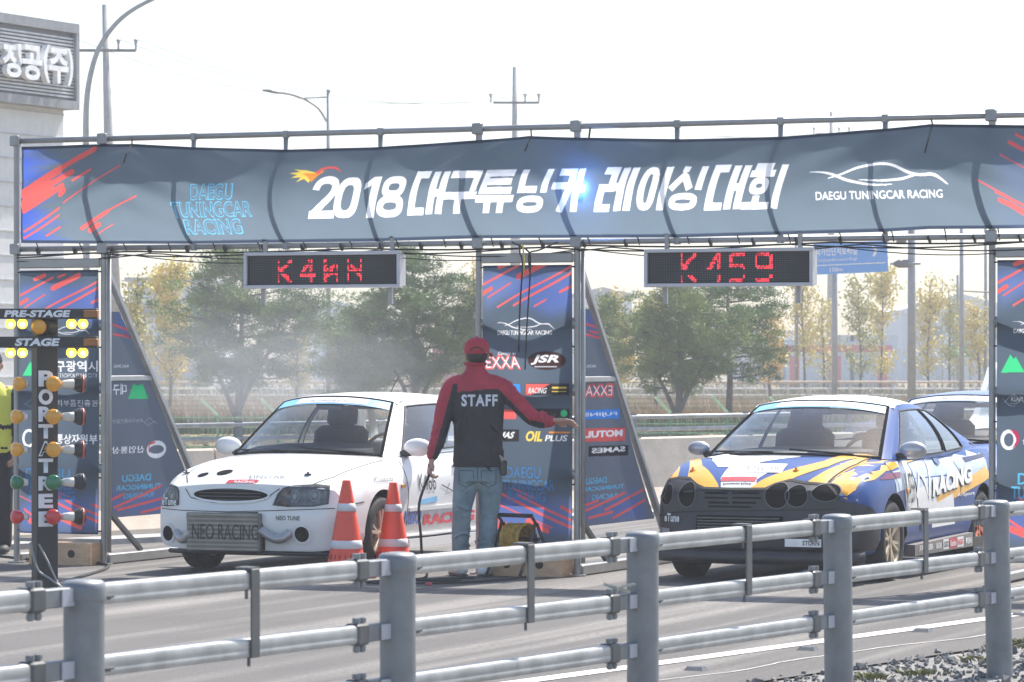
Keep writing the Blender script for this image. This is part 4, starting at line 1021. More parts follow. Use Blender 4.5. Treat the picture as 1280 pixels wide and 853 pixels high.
def greenhouse(c, root, body, paint):
    g_ = c['gh']
    def lerp(a, b, t): return Vector(a).lerp(Vector(b), t)
    cow, hdr, rhd, rdk = g_['cowl'], g_['header'], g_['rheader'], g_['rdeck']   # each: (x_mid, x_side, y, z_mid, z_side)
    def edge(e, q):  # q -1..1
        return Vector((e[0]+(e[1]-e[0])*abs(q)**2.2, e[2]*q, e[3]+(e[4]-e[3])*abs(q)**2.2))
    def patch(e0, e1, bz, eb=0.):
        def fn(u, v): p = edge(e0, u).lerp(edge(e1, u), v); b = 4*v*(1-v)*(bz*(1-abs(u)**4)+eb*abs(u)**4); return p+Vector((b*.5 if e0 is cow else 0, 0, b))
        return fn
    ws = patch(cow, hdr, g_['wsb']); rs = patch(hdr, rhd, g_['rb'], g_['railb']); rw = patch(rdk, rhd, g_.get('rwb', .03))
    def pg(fn, u0, u1, v0, v1, nu, nv, dz=0):
        m = MB(); m.grid(lambda a, b: fn(u0+(u1-u0)*a, v0+(v1-v0)*b)+Vector((0, 0, dz)), nu, nv); return m
    G_ = .93
    o = pg(ws, -G_, G_, .0, .955, 20, 12).build('windscreen', glass_c, root, smooth=True)
    # black border printed on the screen edge
    bd = MB()
    for (a, b, c_, d) in ((-G_, -G_+.025, 0, .955), (G_-.025, G_, 0, .955), (-G_, G_, 0, .03), (-G_, G_, .94, .955)): bd.grid(lambda u, v: ws(a+(b-a)*u, c_+(d-c_)*v)+Vector((.004, 0, .003)), 16, 12)
    bd.build('screen_border', frit, o, smooth=True, fix=False)
    sb = MB(); sb.grid(lambda u, v: ws(-.90+1.80*u, .80+.135*v)+Vector((.006, 0, .005)), 20, 3); st = sb.build('sun_strip', c['strip'], o, smooth=True, fix=False)
    sb2 = MB(); sb2.grid(lambda u, v: ws(-.55+1.15*u, .82+.11*v)+Vector((.008, 0, .007)), 16, 3); sb2.build('strip_label', M('white_sticker', (.80, .80, .78), .5), st, smooth=True, fix=False)
    laid('print_lettering', fit_text(c['striptext'], (-.30, .84, .34, .865), off=.02), M('dark_print', (.05, .05, .06), .6), st, lambda u, v: ws(u, v)+Vector((.010, 0, .010)), 0)
    laid('car_outline_logo', brush(spline([(-.08, .885), (.02, .885), (.10, .91), (.2, .90), (.28, .88)], 5), .006), MATS['dark_print'], st, lambda u, v: ws(u, v)+Vector((.010, 0, .010)), 0)
    # roof, pillars
    m = MB(); m.grid(lambda u, v: rs(-1+2*u, v), 24, 16); m.grid(lambda u, v: ws(-1+2*u, .955+.045*v), 24, 2)
    roof = m.build('roof', paint, root, smooth=True)
    for sg in (1, -1):
        m = MB(); m.grid(lambda u, v: ws(sg*(G_+(1-G_)*u), v)+Vector((-.06*u**1.4, 0, -.004*u)), 6, 12); m.build('windscreen_pillar', paint, root, smooth=True)
    rwg = pg(rw, -.90, .90, .08, .93, 16, 8).build('rear_window', glass_c, root, smooth=True)
    m = MB()
    for (a, b, c_, d) in ((-1, -.9, 0, 1), (.9, 1, 0, 1), (-.9, .9, 0, .08), (-.9, .9, .93, 1)): m.grid(lambda u, v: rw(a+(b-a)*u, c_+(d-c_)*v), 8, 8)
    m.build('rear_frame', paint, root, smooth=True)
    # side: from belt curve to roof rail curve
    bx0 = cow[1]-.06; bx1 = rdk[1]; tx0 = hdr[1]-.06; tx1 = rhd[1]
    bl, tl = g_['belt'], g_['rail']      # tables x -> (y), z handled by separate tables
    def side(sg):
        def fn(u, v):
            q = u
            xb_ = bx0+(bx1-bx0)*q; xt_ = tx0+(tx1-tx0)*q
            pb = Vector((xb_, cr(g_['by'], xb_), cr(g_['bz'], xb_)))
            pt = Vector((xt_, hdr[2]+(rhd[2]-hdr[2])*q, hdr[4]+(rhd[4]-hdr[4])*q+g_['railb']*4*q*(1-q)))
            if u < 1e-6: pt = edge(hdr, 1)+Vector((-.06, 0, -.004)); pb = edge(cow, 1)+Vector((-.06, 0, -.004))
            p = pb.lerp(pt, v); p.y += .035*4*v*(1-v)*min(1, 6*u*(1.02-u)); p.y *= sg; return p
        return fn
    pb = g_['panes']    # list of panes: (u0 bottom, u1 bottom, u0 top, u1 top, v0, v1)
    for sg in (1, -1):
        fn = side(sg)
        def qf(p):
            ub0, ub1, ut0, ut1, v0, v1 = p
            return lambda a, b: fn((ub0+(ub1-ub0)*a)*(1-b)+(ut0+(ut1-ut0)*a)*b, v0+(v1-v0)*b)
        for k, p in enumerate(pb):
            m = MB(); m.grid(qf(p), 10, 8); gl_ = m.build('side_window', glass_s, root, smooth=True)
            f_ = qf(p); m = MB(); e = .03
            loop = [f_(i/10, 0) for i in range(11)]+[f_(1, i/8) for i in range(1, 9)]+[f_(1-i/10, 1) for i in range(1, 11)]+[f_(0, 1-i/8) for i in range(1, 8)]
            loop = [q+Vector((0, sg*.004, 0)) for q in loop]; m.path(loop+loop[:1], .008, 5, cap=False); m.build('window_seal', trimb, gl_)
        # painted frame: fills between panes
        m = MB(); us = 46; vs_ = 20
        P = [[fn(i/us, j/vs_)+Vector((0, -sg*.006, 0)) for i in range(us+1)] for j in range(vs_+1)]
        def inside(u, v):
            for (a0, a1, c0, c1, v0, v1) in pb:
                if v0 < v < v1:
                    t = (v-v0)/(v1-v0); lo = a0+(c0-a0)*t; hi = a1+(c1-a1)*t
                    if lo < u < hi: return True
            return False
        # build frame as strips around panes: per row, u-breaks at pane edges
        rows_v = sorted(set([0, 1]+[p[4] for p in pb]+[p[5] for p in pb]+[p[4]+(p[5]-p[4])*k/8 for p in pb for k in range(1, 8)]))
        for va, vb_ in zip(rows_v, rows_v[1:]):
            vm = (va+vb_)/2; segs = []
            for p in pb:
                if p[4] < vm < p[5]:
                    ta = (va-p[4])/(p[5]-p[4]); tb = (vb_-p[4])/(p[5]-p[4])
                    segs.append(((p[0]+(p[2]-p[0])*ta, p[0]+(p[2]-p[0])*tb), (p[1]+(p[3]-p[1])*ta, p[1]+(p[3]-p[1])*tb)))
            segs.sort(); cur = (0, 0)
            for lo, hi in segs+[((1, 1), (1, 1))]:
                if lo[0]-cur[0] > 1e-4 or lo[1]-cur[1] > 1e-4:
                    nn = max(1, int((lo[0]-cur[0])/.05))
                    m.grid(lambda a, b: fn((cur[0]+(lo[0]-cur[0])*a)*(1-b)+(cur[1]+(lo[1]-cur[1])*a)*b, va+(vb_-va)*b), nn, 1)
                cur = hi
        o_ = m.build('window_frame', paint, root, smooth=True)
    # weather strip around the windscreen and wipers
    loop = [ws(-G_+2*G_*i/16, .0) for i in range(17)]+[ws(G_, .1+.855*i/8) for i in range(9)]+[ws(G_-2*G_*i/16, .955) for i in range(1, 17)]+[ws(-G_, .955-.855*i/8) for i in range(1, 9)]
    m = MB(); m.path([p+Vector((.006, 0, .004)) for p in loop+loop[:1]], .007, 5, cap=False); m.build('screen_seal', frit, root)
    for y0, y1 in ((.05, .55), (-.62, -.08)):
        m = MB(); p0 = ws(y1/cow[2]*.95, .015)+Vector((.02, 0, .012)); p1 = ws(y0/cow[2], .05)+Vector((.02, 0, .016)); m.tube(p0, p1, .008, 6); m.build('wiper', trimb, root)
    return ws, side

def wheel(root, x, sg, y, r, rimm, tread=.19, spokes=5, name='wheel', disc=None, tyremat=None, steer=0):
    o = empty(name, (x, sg*y, r), 0, parent=root); o.rotation_euler = (0, 0, (0 if sg > 0 else pi)+steer)
    h = tread/2; rr_ = r*.665
    R = Matrix.Rotation(-pi/2, 3, 'X')     # z of the lathe -> local y (outwards)
    m = MB(); m.lathe([(rr_, -h*.9), (rr_+.02, -h), (r-.03, -h*1.0), (r-.006, -h*.82), (r, -h*.5), (r, h*.5), (r-.006, h*.82), (r-.03, h*1.0), (rr_+.02, h*1.0), (rr_, h*.9)], R=R, n=40, caps=False); m.build('tyre', tyrem, o, smooth=True)
    m = MB(); m.lathe([(rr_, -h*.9), (rr_-.012, -h*.5), (rr_-.02, h*.3), (rr_-.010, h*.80), (rr_+.012, h*.96), (rr_+.012, h*.90)], R=R, n=40, caps=False)
    rim = m.build('rim', rimm, o, smooth=True)
    m = MB()
    for k in range(spokes):
        a = 2*pi*k/spokes+.3
        for da in (-.16, .16):
            p0 = Vector((cos(a)*.045, h*.62, sin(a)*.045)); p1 = Vector((cos(a+da)*(rr_-.012), h*.72, sin(a+da)*(rr_-.012)))
            m.beam(p0, p1, .026, .022, .004, up=(0, 1, 0))
    m.build('spokes', rimm, rim)
    m = MB(); m.tube((0, h*.35, 0), (0, h*.70, 0), .055, 14); m.tube((0, h*.70, 0), (0, h*.76, 0), .028, 10); m.build('hub', rimm, rim)
    m = MB(); m.tube((0, h*.05, 0), (0, h*.16, 0), rr_*.72, 28); m.build('brake_disc', disc or M('brake_disc', (.30, .29, .28), .4, metal=.7), o)
    m = MB(); m.box((.11, h*.12, .05), (.08, .06, .16), bev=.01); m.build('caliper', M('caliper', (.16, .14, .12), .5), o)
    return o
def seat(root, x, y, z=.45, m_=None):
    m = MB(); m.box((x, y, z+.02), (.5, .48, .16), bev=.04)
    R = Matrix.Rotation(radians(-14), 3, 'Y'); m.box((x-.27, y, z+.36), (.14, .48, .62), R=R, bev=.05); m.box((x-.35, y, z+.74), (.10, .26, .17), R=R, bev=.03)
    return m.build('seat', m_ or seatm, root)
def mirror(root, x, y, z, sg, paint, s_=1.):
    m = MB(); R = Matrix.Rotation(sg*radians(12), 3, 'Z')
    prof = [(1e-5, -.06), (.055, -.055), (.085, -.03), (.095, .0), (.09, .03)]
    m.ball((x, y+sg*.10, z), 1, 18, 12, (.060*s_, .118*s_, .074*s_)); 
    o = m.build('door_mirror', paint, root, smooth=True)
    m = MB(); m.box((x+.0, y+sg*.005, z-.045), (.07, .10, .05), bev=.01); m.build('mirror_foot', trimb, o)
    m = MB(); m.path([(x-.052*s_, y+sg*.10, z), (x-.058*s_, y+sg*.10, z)], .06, 14, ell=(1.3, .85)); m.build('mirror_glass', chrome, o)
    return o
def interior(c, root, extra=True):
    g_ = c['gh']; x0 = g_['cowl'][1]; 
    m = MB(); m.path([(x0-.02, 0, c['floorz']+.02), (x0-.35, 0, c['floorz']+.05), (x0-.55, 0, c['floorz']-.02)], [.10, .14, .05], 12, ell=(5.4, .55)); m.build('dashboard', dashm, root, smooth=True)
    m = MB(); R = Matrix.Rotation(radians(62), 3, 'Y'); m.path([R @ Vector((.175*cos(2*pi*k/20), .175*sin(2*pi*k/20), 0))+Vector((x0-.62, .36, c['floorz']+.04)) for k in range(21)], .015, 6, cap=False)
    m.beam((x0-.62, .20, c['floorz']+.04), (x0-.62, .52, c['floorz']+.04), .03, .02); m.build('steering_wheel', trimb, root)
    seat(root, x0-1.02, .36, c['floorz']-.42); seat(root, x0-1.02, -.36, c['floorz']-.42)
    m = MB(); hdr = g_['header']; m.box((hdr[0]+.09, 0, hdr[3]-.09), (.03, .24, .06), bev=.01); m.build('rear_view_mirror', trimb, root)
    laid('cabin_floor', rect(g_['rdeck'][1]+.15, -.66, x0-.05, .66), seatm, root, lambda u, v: Vector((u, v, c['floorz']+.13 if 0 else c['gh']['bz'][1][1]+.035)), .2) if 0 else None
    m = MB(); m.grid(lambda u, v: Vector((x0-.16+(g_['rdeck'][1]+.10-x0+.16)*u, (-.70+1.40*v)*(.93+.07*min(1, 4*u)), max(cr(c['zc'], x0-.16+(g_['rdeck'][1]+.10-x0+.16)*u)+.006, 0))), 20, 8); m.build('cabin_trim', dashm, root, smooth=True)
    # roll hoop
    m = MB(); xh = g_['rheader'][1]*.45+x0*.55-.75; ph = [(xh, -.60, c['floorz']-.1), (xh-.03, -.56, c['floorz']+.2), (xh-.05, -.42, g_['header'][4]-.06), (xh-.05, .42, g_['header'][4]-.06), (xh-.03, .56, c['floorz']+.2), (xh, .60, c['floorz']-.1)]
    m.path(ph, .022, 8); m.build('roll_hoop', dsteel, root, smooth=True)

def projector(bvh, axis, off=.004, extra=None):
    """orthogonal projection on the body: 'L' side (x,z), 'F' front (y,z), 'T' top (x,y)"""
    def fn(u, v):
        u += 1.3e-4; v += 1.7e-4
        if axis == 'L': o = Vector((u, 3, v)); d = Vector((0, -1, 0))
        elif axis == 'F': o = Vector((3, u, v)); d = Vector((-1, 0, 0))
        else: o = Vector((u, v, 3)); d = Vector((0, 0, -1))
        best = None
        for b in ([bvh]+(extra or [])):
            h = b.ray_cast(o, d)
            if h[0] is not None and (best is None or h[3] < best[3]): best = h
        if best is None: return None
        if axis == 'F' and best[0].x < .25: return None
        return best[0]-d*off
    return fn
def car_axes(A, bv):
    FW = Vector((-.385, -.923, 0)); LF = Vector((.923, -.385, 0))
    def side(px, py, y):   # plane y = const -> (x, z)
        k = (px-640)/F; B = A+LF*y; x = (k*B.y-B.x)/(FW.x-k*FW.y); Y = B.y+FW.y*x; return x, CH+(HZ-py)*Y/F
    def front(px, py, x):
        k = (px-640)/F; B = A+FW*x; y = (k*B.y-B.x)/(LF.x-k*LF.y); Y = B.y+LF.y*y; return y, CH+(HZ-py)*Y/F
    def top(px, py, z=0):      # where the sight line through that photo point meets the bodywork -> (x, y)
        d = Vector(((px-640)/F, 1, (HZ-py)/F)); o = Vector((0, 0, CH))-A; n1, n2 = FW.normalized(), LF.normalized()
        ol = Vector((o.dot(n1), o.dot(n2), o.z)); dl = Vector((d.dot(n1), d.dot(n2), d.z)); h = bv.ray_cast(ol, dl.normalized())[0]
        if h is None:
            t = (.80-ol.z)/dl.z; h = ol+dl*min(t, 30)
        return h.x, h.y
    return side, front, top
CRZ = atan2(-.923, -.385)

# ---------------------------------------------------------------- white hatchback
whitep = M('white_car_paint', (.80, .80, .79), .28, var=.02, coat=.6, scale=3)
A1 = Vector((-1.76, 28.78, 0))
c1 = dict(xr=-3.30, xf=.74, hw=.835, wb=2.44, wr=.295, bowf=.115, bowr=.16, floorz=.86, strip=M('blue_strip', (.22, .52, .80), .5), striptext='NEO TUNINGCAR RACING',
    w=[(-3.30, .77), (-3.0, .82), (-2.4, .835), (-1.2, .835), (0, .835), (.35, .832), (.60, .818), (.74, .795)],
    zb=[(-3.30, .30), (-2.9, .22), (-2.0, .18), (-.5, .18), (.4, .17), (.74, .185)],
    zs=[(-3.30, .80), (-3.0, .90), (-2.2, .92), (-1.0, .895), (-.35, .865), (.2, .80), (.55, .725), (.74, .655)],
    zc=[(-3.30, .86), (-3.0, .95), (-2.2, .95), (-1.0, .94), (-.35, .925), (.1, .885), (.5, .80), (.66, .75), (.74, .70)],
    nose=lambda z: .035*math.exp(-((z-.42)/.16)**2)+.0, tail=lambda z: -.03*math.exp(-((z-.45)/.16)**2),
    gh=dict(cowl=(-.14, -.40, .70, .915, .885), header=(-.86, -.98, .515, 1.368, 1.315), rheader=(-2.62, -2.55, .51, 1.345, 1.285), rdeck=(-3.12, -3.0, .66, .955, .93),
        wsb=.025, rb=.028, railb=.03, belt=0, rail=0, by=[(-3.1, .70), (-2.4, .75), (-1.4, .765), (-.4, .70)], bz=[(-3.1, .93), (-2.0, .92), (-.4, .885)],
        panes=[(.045, .50, .035, .47, .07, .90), (.535, .88, .50, .88, .07, .90)]))
car1 = empty('parked_car', A1, CRZ, 'white three-door hatchback with intercooler lettered NEO RACING waiting between the left towers', 'car')
b1, bv1 = body_shell(c1, car1, whitep)
ws1, sd1 = greenhouse(c1, car1, b1, whitep)
interior(c1, car1)
rim1 = M('bronze_rim', (.62, .54, .42), .35, metal=.5); rim2 = M('red_rim', (.60, .18, .10), .35, metal=.6)
for x, sg in ((0, 1), (0, -1), (-2.44, 1), (-2.44, -1)): wheel(car1, x, sg, .735, .295, rim1, spokes=5)
mirror(car1, -.62, .74, .955, 1, whitep); mirror(car1, -.62, -.74, .955, -1, whitep)
S1, F1, T1_ = car_axes(A1, bv1)
def solid(fn, bv, axis):
    def g_(u, v):
        r_ = fn(u, v)
        if r_ is None: print('MISS', axis, round(u, 2), round(v, 2)); r_ = bv.find_nearest(Vector((u, .9, v)) if axis == 'L' else (Vector((.8, u, v)) if axis == 'F' else Vector((u, v, .85))))[0]
        return r_
    return g_
pF = projector(bv1, 'F', .006); pL = solid(projector(bv1, 'L', .005), bv1, 'L'); pT = solid(projector(bv1, 'T', .004), bv1, 'T')
def fpoly(pts, x=.72): return poly2([F1(a, b, x) for a, b in pts])
# headlights: dark recess, reflector bowls, clear cover
headrim = M('lamp_rim', (.05, .05, .05), .5); lens = glass_mat('lamp_lens', (.75, .76, .78), .05)
for nm, outer, bowls in (('headlight', [(352, 631), (357, 617), (364, 609), (375, 606), (400, 605), (414, 607), (417, 613), (416, 630), (400, 633), (370, 633)], ((378, 620), (401, 619))),
                         ('headlight', [(197, 628), (199, 614), (203, 607), (212, 605), (226, 608), (229, 613), (230, 631), (214, 633), (200, 632)], ((209, 620), (221, 620)))):
    q = [F1(a, b, .60 if a > 300 else .62) for a, b in outer]; 
    L0 = laid(nm, poly2(q), headrim, car1, projector(bv1, 'F', .003), .06)
    cx = sum(p[0] for p in q)/len(q); cz = sum(p[1] for p in q)/len(q); q2 = [(cx+(a-cx)*.90, cz+(b-cz)*.86) for a, b in q]
    laid('lamp_bowl', poly2(q2), M('lamp_inside', (.13, .135, .14), .3, metal=.4, var=.5, scale=25), L0, projector(bv1, 'F', .006), .05)
    for bx, by in bowls:
        e = F1(bx, by, .6); rx = .045 if bx > 300 else .035; laid('bulb_reflector', ring(e, rx*.9, .048, .010, 20), M('bowl_edge', (.28, .28, .29), .3, metal=.6), L0, projector(bv1, 'F', .010), .03); laid('bulb', ellipse(e, rx*.4, .022, 12), M('bulb_glass', (.42, .42, .41), .15, metal=.3), L0, projector(bv1, 'F', .012), .03)
    laid('lamp_lens', poly2(q), lens, L0, projector(bv1, 'F', .020), .06)
laid('grille', ellipse(F1(289.5, 618.5, .72), .325, .052, 32), dark, car1, projector(bv1, 'F', .004), .05)
ef, _ = ring(F1(289.5, 618.5, .72), .345, .066, .018, 36), 0
laid('grille_surround', ef, whitep, car1, projector(bv1, 'F', .012), .05)
for k in range(4): a = F1(289.5, 612+k*4.3, .72); laid('grille_bar', rect(a[0]-.27, a[1]-.004, a[0]+.27, a[1]+.004), M('grille_mesh', (.06, .06, .06), .5), car1, projector(bv1, 'F', .010), .05)
# intercooler in the bumper opening
laid('bumper_opening', fpoly([(234, 641), (326, 640), (335, 662), (333, 688), (240, 690), (236, 670)]), dark, car1, projector(bv1, 'F', .003), .05)
a = F1(235, 688, .80); b = F1(326, 642, .80)
ic = M('intercooler_fins', (.20, .195, .18), .5, metal=.4)
icr = MB(); icr.box((.80, (a[0]+b[0])/2, (a[1]+b[1])/2), (.05, abs(b[0]-a[0]), b[1]-a[1]), bev=.006); ico = icr.build('intercooler', ic, car1)
for k in range(9):
    m = MB(); z = a[1]+.016+(b[1]-a[1]-.03)*k/8; m.box((.827, (a[0]+b[0])/2, z), (.008, abs(b[0]-a[0])-.03, .013)); m.build('fin_row', M('fin_alu', (.34, .32, .27), .5, metal=.4), ico)
laid('print_lettering', fit_text('NEO RACING', (F1(240, 674, .83)[0], F1(240, 674, .83)[1], F1(323, 656, .83)[0], F1(323, 656, .83)[1]), off=.01), M('black_ink', (.05, .05, .055), .6), ico, lambda u, v: Vector((.8335, u, v)), 0)
for sgn, px, py in ((1, 380, 668), (-1, 208, 667)):
    e = F1(px, py, .70); p = projector(bv1, 'F', 0)(*e) or Vector((.62, e[0], e[1]))
    fo = laid('duct_hole', ellipse(e, .058, .060, 26), dark, car1, projector(bv1, 'F', .006), .03); laid('duct_rim', ring(e, .074, .076, .017, 30), whitep, fo, projector(bv1, 'F', .014), .03)
    q = spline([(p.x+.03, e[0]-sgn*.09, e[1]+.01), (p.x+.075, e[0]-sgn*.15, e[1]-.035), (.80, e[0]-sgn*.23, e[1]-.02), (.80, a[0] if sgn < 0 else b[0], e[1]+.03)], 6)
    m = MB(); m.path(q, .036, 12); m.build('charge_pipe', M('grey_pipe', (.40, .40, .41), .35, metal=.6), car1, smooth=True)
# seams and trim
def lineF(pts, w_=.008, mat=seam, car=car1, pr=None, x=.7, FF=F1, name='panel_gap'): return laid(name, brush([FF(a, b, x) for a, b in pts], w_), mat, car, pr or projector(bv1, 'F', .003), .05)
lineF([(232, 611), (240, 622), (270, 628), (300, 628.5), (335, 624), (352, 611)], .007)
lineF([(198, 636), (230, 638), (290, 639.5), (350, 638), (416, 636)], .006)
def lineL(pts, w_=.009, mat=seam, car=None, bv=None, name='panel_gap'): return laid(name, brush(pts, w_), mat, car or car1, projector(bv or bv1, 'L', .003), .06)
lineL([(-.42, .87), (-.46, .6), (-.40, .30), (-.42, .24)]); lineL([(-1.62, .91), (-1.66, .6), (-1.60, .30), (-1.55, .25)]); lineL([(-.44, .25), (-1.0, .24), (-1.56, .25)])
lineL([(-3.0, .50), (-2.8, .50), (-2.75, .6)]); lineL([(.36, .56), (.55, .545), (.62, .54)])
laid('panel_gap', brush([(-.30, .72), (.2, .685), (.5, .63), (.66, .54)], .008), seam, car1, projector(bv1, 'T', .003), .06); laid('panel_gap', brush([(-.30, -.72), (.2, -.685), (.5, -.63), (.66, -.54)], .008), seam, car1, projector(bv1, 'T', .003), .06)
m = MB(); p = pL(-1.45, .80); m.box(p+Vector((0, .012, 0)), (.16, .03, .035), bev=.008); m.build('door_handle', whitep, car1)
m = MB(); m.prism([(-.42, .17), (-2.02, .17), (-2.02, .235), (-.42, .235)], lambda a, b, d: Vector((a, d, b)), .80, .858); m.build('side_skirt', whitep, car1)
m = MB(); m.prism([(-.42, .17), (-2.02, .17), (-2.02, .235), (-.42, .235)], lambda a, b, d: Vector((a, -d, b)), .80, .858); m.build('side_skirt', whitep, car1)
rub = MB(); rub.prism([(-.46, .455), (-1.62, .455), (-1.62, .485), (-.46, .485)], lambda a, b, d: Vector((a, d, b)), .82, .846); rub.build('rubbing_strip', whitep, car1)
# hood pins, vents, stickers
ink = MATS['black_ink']; redst = M('red_sticker', (.62, .07, .09), .5); bluest = M('blue_sticker', (.12, .16, .42), .5)
for px, py in ((233, 592), (385, 594)):
    x, y = T1_(px, py, .82); m = MB(); q = pT(x, y); m.tube(q, q+Vector((0, 0, .008)), .028, 12); m.tube(q, q+Vector((0, 0, .022)), .009, 8); m.build('hood_pin', dsteel, car1)
for px, py, r_ in ((281, 591, .05), (254, 594, .035)):
    x, y = T1_(px, py, .84); laid('hood_hole', ellipse((x, y), r_*1.2, r_*1.3, 18), dark, car1, projector(bv1, 'T', .006), .04)
def tophoriz(s_t, x0, y0, x1, y1, z, mat, car, bv, TT, off=.02):
    A_ = TT(x0, y1, z); B_ = TT(x1, y1, z); C_ = TT(x0, y0, z); v, f = fit_text(s_t, (0, 0, 1, 1), off=off)
    pts = [(A_[0]+(B_[0]-A_[0])*a+(C_[0]-A_[0])*b, A_[1]+(B_[1]-A_[1])*a+(C_[1]-A_[1])*b) for a, b in v]
    return laid('print_lettering', (pts, f), mat, car, projector(bv, 'T', .007), 0)
tophoriz('EINSTAR', 312, 594.5, 357, 599.5, .83, M('grey_ink', (.22, .22, .24), .6), car1, bv1, T1_, off=-.005)
A_, B_, C_, D_ = T1_(281, 606, .76), T1_(320, 607, .76), T1_(324, 601, .78), T1_(286, 601, .78)
laid('red_sticker', poly2([A_, B_, C_, D_]), redst, car1, projector(bv1, 'T', .006), .05)
tophoriz('RACING', 293, 602, 318, 605.5, .77, MATS['white_sticker'], car1, bv1, T1_)
for (tx, x0, y0, x1, y1) in (('NEO TUNE', 350, 645, 378, 650),): laid('print_lettering', fit_text(tx, (*F1(x0, y1, .7), *F1(x1, y0, .7)), off=.01), ink, car1, projector(bv1, 'F', .006), .05)
laid('print_lettering', fit_text('eTune', (*F1(206, 631, .62), *F1(228, 622, .62)), off=.02), MATS['white_sticker'], car1, projector(bv1, 'F', .026), .05)
def sideword(s_t, x0, y0, x1, y1, mat, SS=S1, car=None, bv=None, y=.835, off=.02, shear=0, d=.007):
    A_ = SS(x0, y1, y); B_ = SS(x1, y0, y)
    g_ = fit_text(s_t, (0, 0, 1, 1), off=off); ax, az = A_; bx, bz = B_
    pts = [(ax+(bx-ax)*a+shear*(bz-az)*b*(1 if bx < ax else -1)*-1, az+(bz-az)*b) for a, b in g_[0]]
    return laid('print_lettering', (pts, g_[1]), mat, car or car1, projector(bv or bv1, 'L', d), .1)
sideword('K466', 524, 591, 545, 614, ink, off=-.005)
for s_t, xa, xb, mm in (('NEO', 503, 525, bluest), ('RACING', 528, 592, redst)): sideword(s_t, xa, 637, xb, 657, mm, off=.05, shear=.3)
laid('blue_sticker', poly2([S1(524, 625, .835), S1(546, 620, .835), S1(546, 627, .835), S1(524, 631, .835)]), MATS['blue_strip'], car1, projector(bv1, 'L', .006), .1)
laid('star_sticker', brush([S1(552, 606, .835), S1(566, 614, .835), S1(556, 618, .835), S1(562, 604, .835)], .01), ink, car1, projector(bv1, 'L', .006), .1)
sideword('Cusco', 472, 595, 493, 603, MATS['grey_ink'], off=.0)
for k in range(3): laid('side_sticker', rect(-.35-.0-k*.0, 0, 0, 0), ink, car1, pL, 0) if 0 else None

# ---------------------------------------------------------------- blue, yellow and white coupe
bluep = M('blue_car_paint', (.035, .085, .27), .42, coat=.08, spec=.3, var=.04); yelp = M('yellow_wrap', (.85, .42, .03), .35, coat=.4, var=.05); whitew = M('white_wrap', (.80, .80, .80), .35, coat=.4, var=.02)
blackb = M('black_bumper', (.030, .029, .036), .45, var=.2, coat=.1)
A2 = Vector((2.07, 27.68, 0))
c2 = dict(xr=-3.38, xf=.80, hw=.855, wb=2.475, wr=.30, bowf=.19, bowr=.22, floorz=.86, strip=MATS['blue_strip'], striptext='DAEGU TUNINGCAR RACING',
    w=[(-3.38, .74), (-3.0, .82), (-2.45, .858), (-1.6, .84), (-.7, .835), (0, .855), (.35, .85), (.6, .83), (.80, .785)],
    zb=[(-3.38, .34), (-3.0, .24), (-2.0, .19), (-.5, .19), (.4, .19), (.80, .22)],
    zs=[(-3.38, .86), (-3.0, .92), (-2.45, .93), (-1.6, .89), (-.7, .89), (-.1, .885), (.3, .835), (.6, .75), (.80, .65)],
    zc=[(-3.38, .93), (-3.0, .98), (-2.2, .95), (-1.0, .94), (-.3, .945), (.1, .925), (.45, .85), (.65, .775), (.80, .69)], crease=.012,
    nose=lambda z: .05*math.exp(-((z-.36)/.14)**2), tail=lambda z: -.04*math.exp(-((z-.5)/.2)**2),
    gh=dict(cowl=(.10, -.22, .745, .935, .90), header=(-.86, -.98, .56, 1.345, 1.295), rheader=(-2.05, -1.85, .50, 1.33, 1.275), rdeck=(-3.1, -2.95, .62, .98, .95),
        wsb=.03, rb=.035, railb=.02, belt=0, rail=0, by=[(-3.0, .66), (-2.4, .745), (-1.4, .775), (-.2, .745)], bz=[(-3.0, .94), (-2.4, .93), (-1.0, .895), (-.2, .895)],
        panes=[(.05, .50, .05, .60, .06, .89), (.52, .74, .625, .86, .06, .89)]))
car2 = empty('parked_car', A2, CRZ, 'blue yellow and white liveried coupe with black bumper and no headlamps in the right lane', 'car')
b2, bv2 = body_shell(c2, car2, bluep)
ws2, sd2 = greenhouse(c2, car2, b2, bluep)
interior(c2, car2)
rim3 = M('gold_rim', (.60, .50, .36), .35, metal=.5)
for x, sg in ((0, 1), (0, -1)): wheel(car2, x, sg, .75, .30, rim3, spokes=6)
for x, sg in ((-2.475, 1), (-2.475, -1)): wheel(car2, x, sg, .75, .30, rim2, spokes=6)
silv = M('silver_mirror_shell', (.55, .55, .57), .3, metal=.5)
mirror(car2, -.45, .76, .965, 1, silv, .92); mirror(car2, -.45, -.76, .965, -1, silv, .75)
S2, F2, T2 = car_axes(A2, bv2)
# white roof skin
m = MB()
for o_ in [x for x in COL.objects if x.parent is car2 and x.name.startswith('roof')]: o_.data.materials[0] = whitew
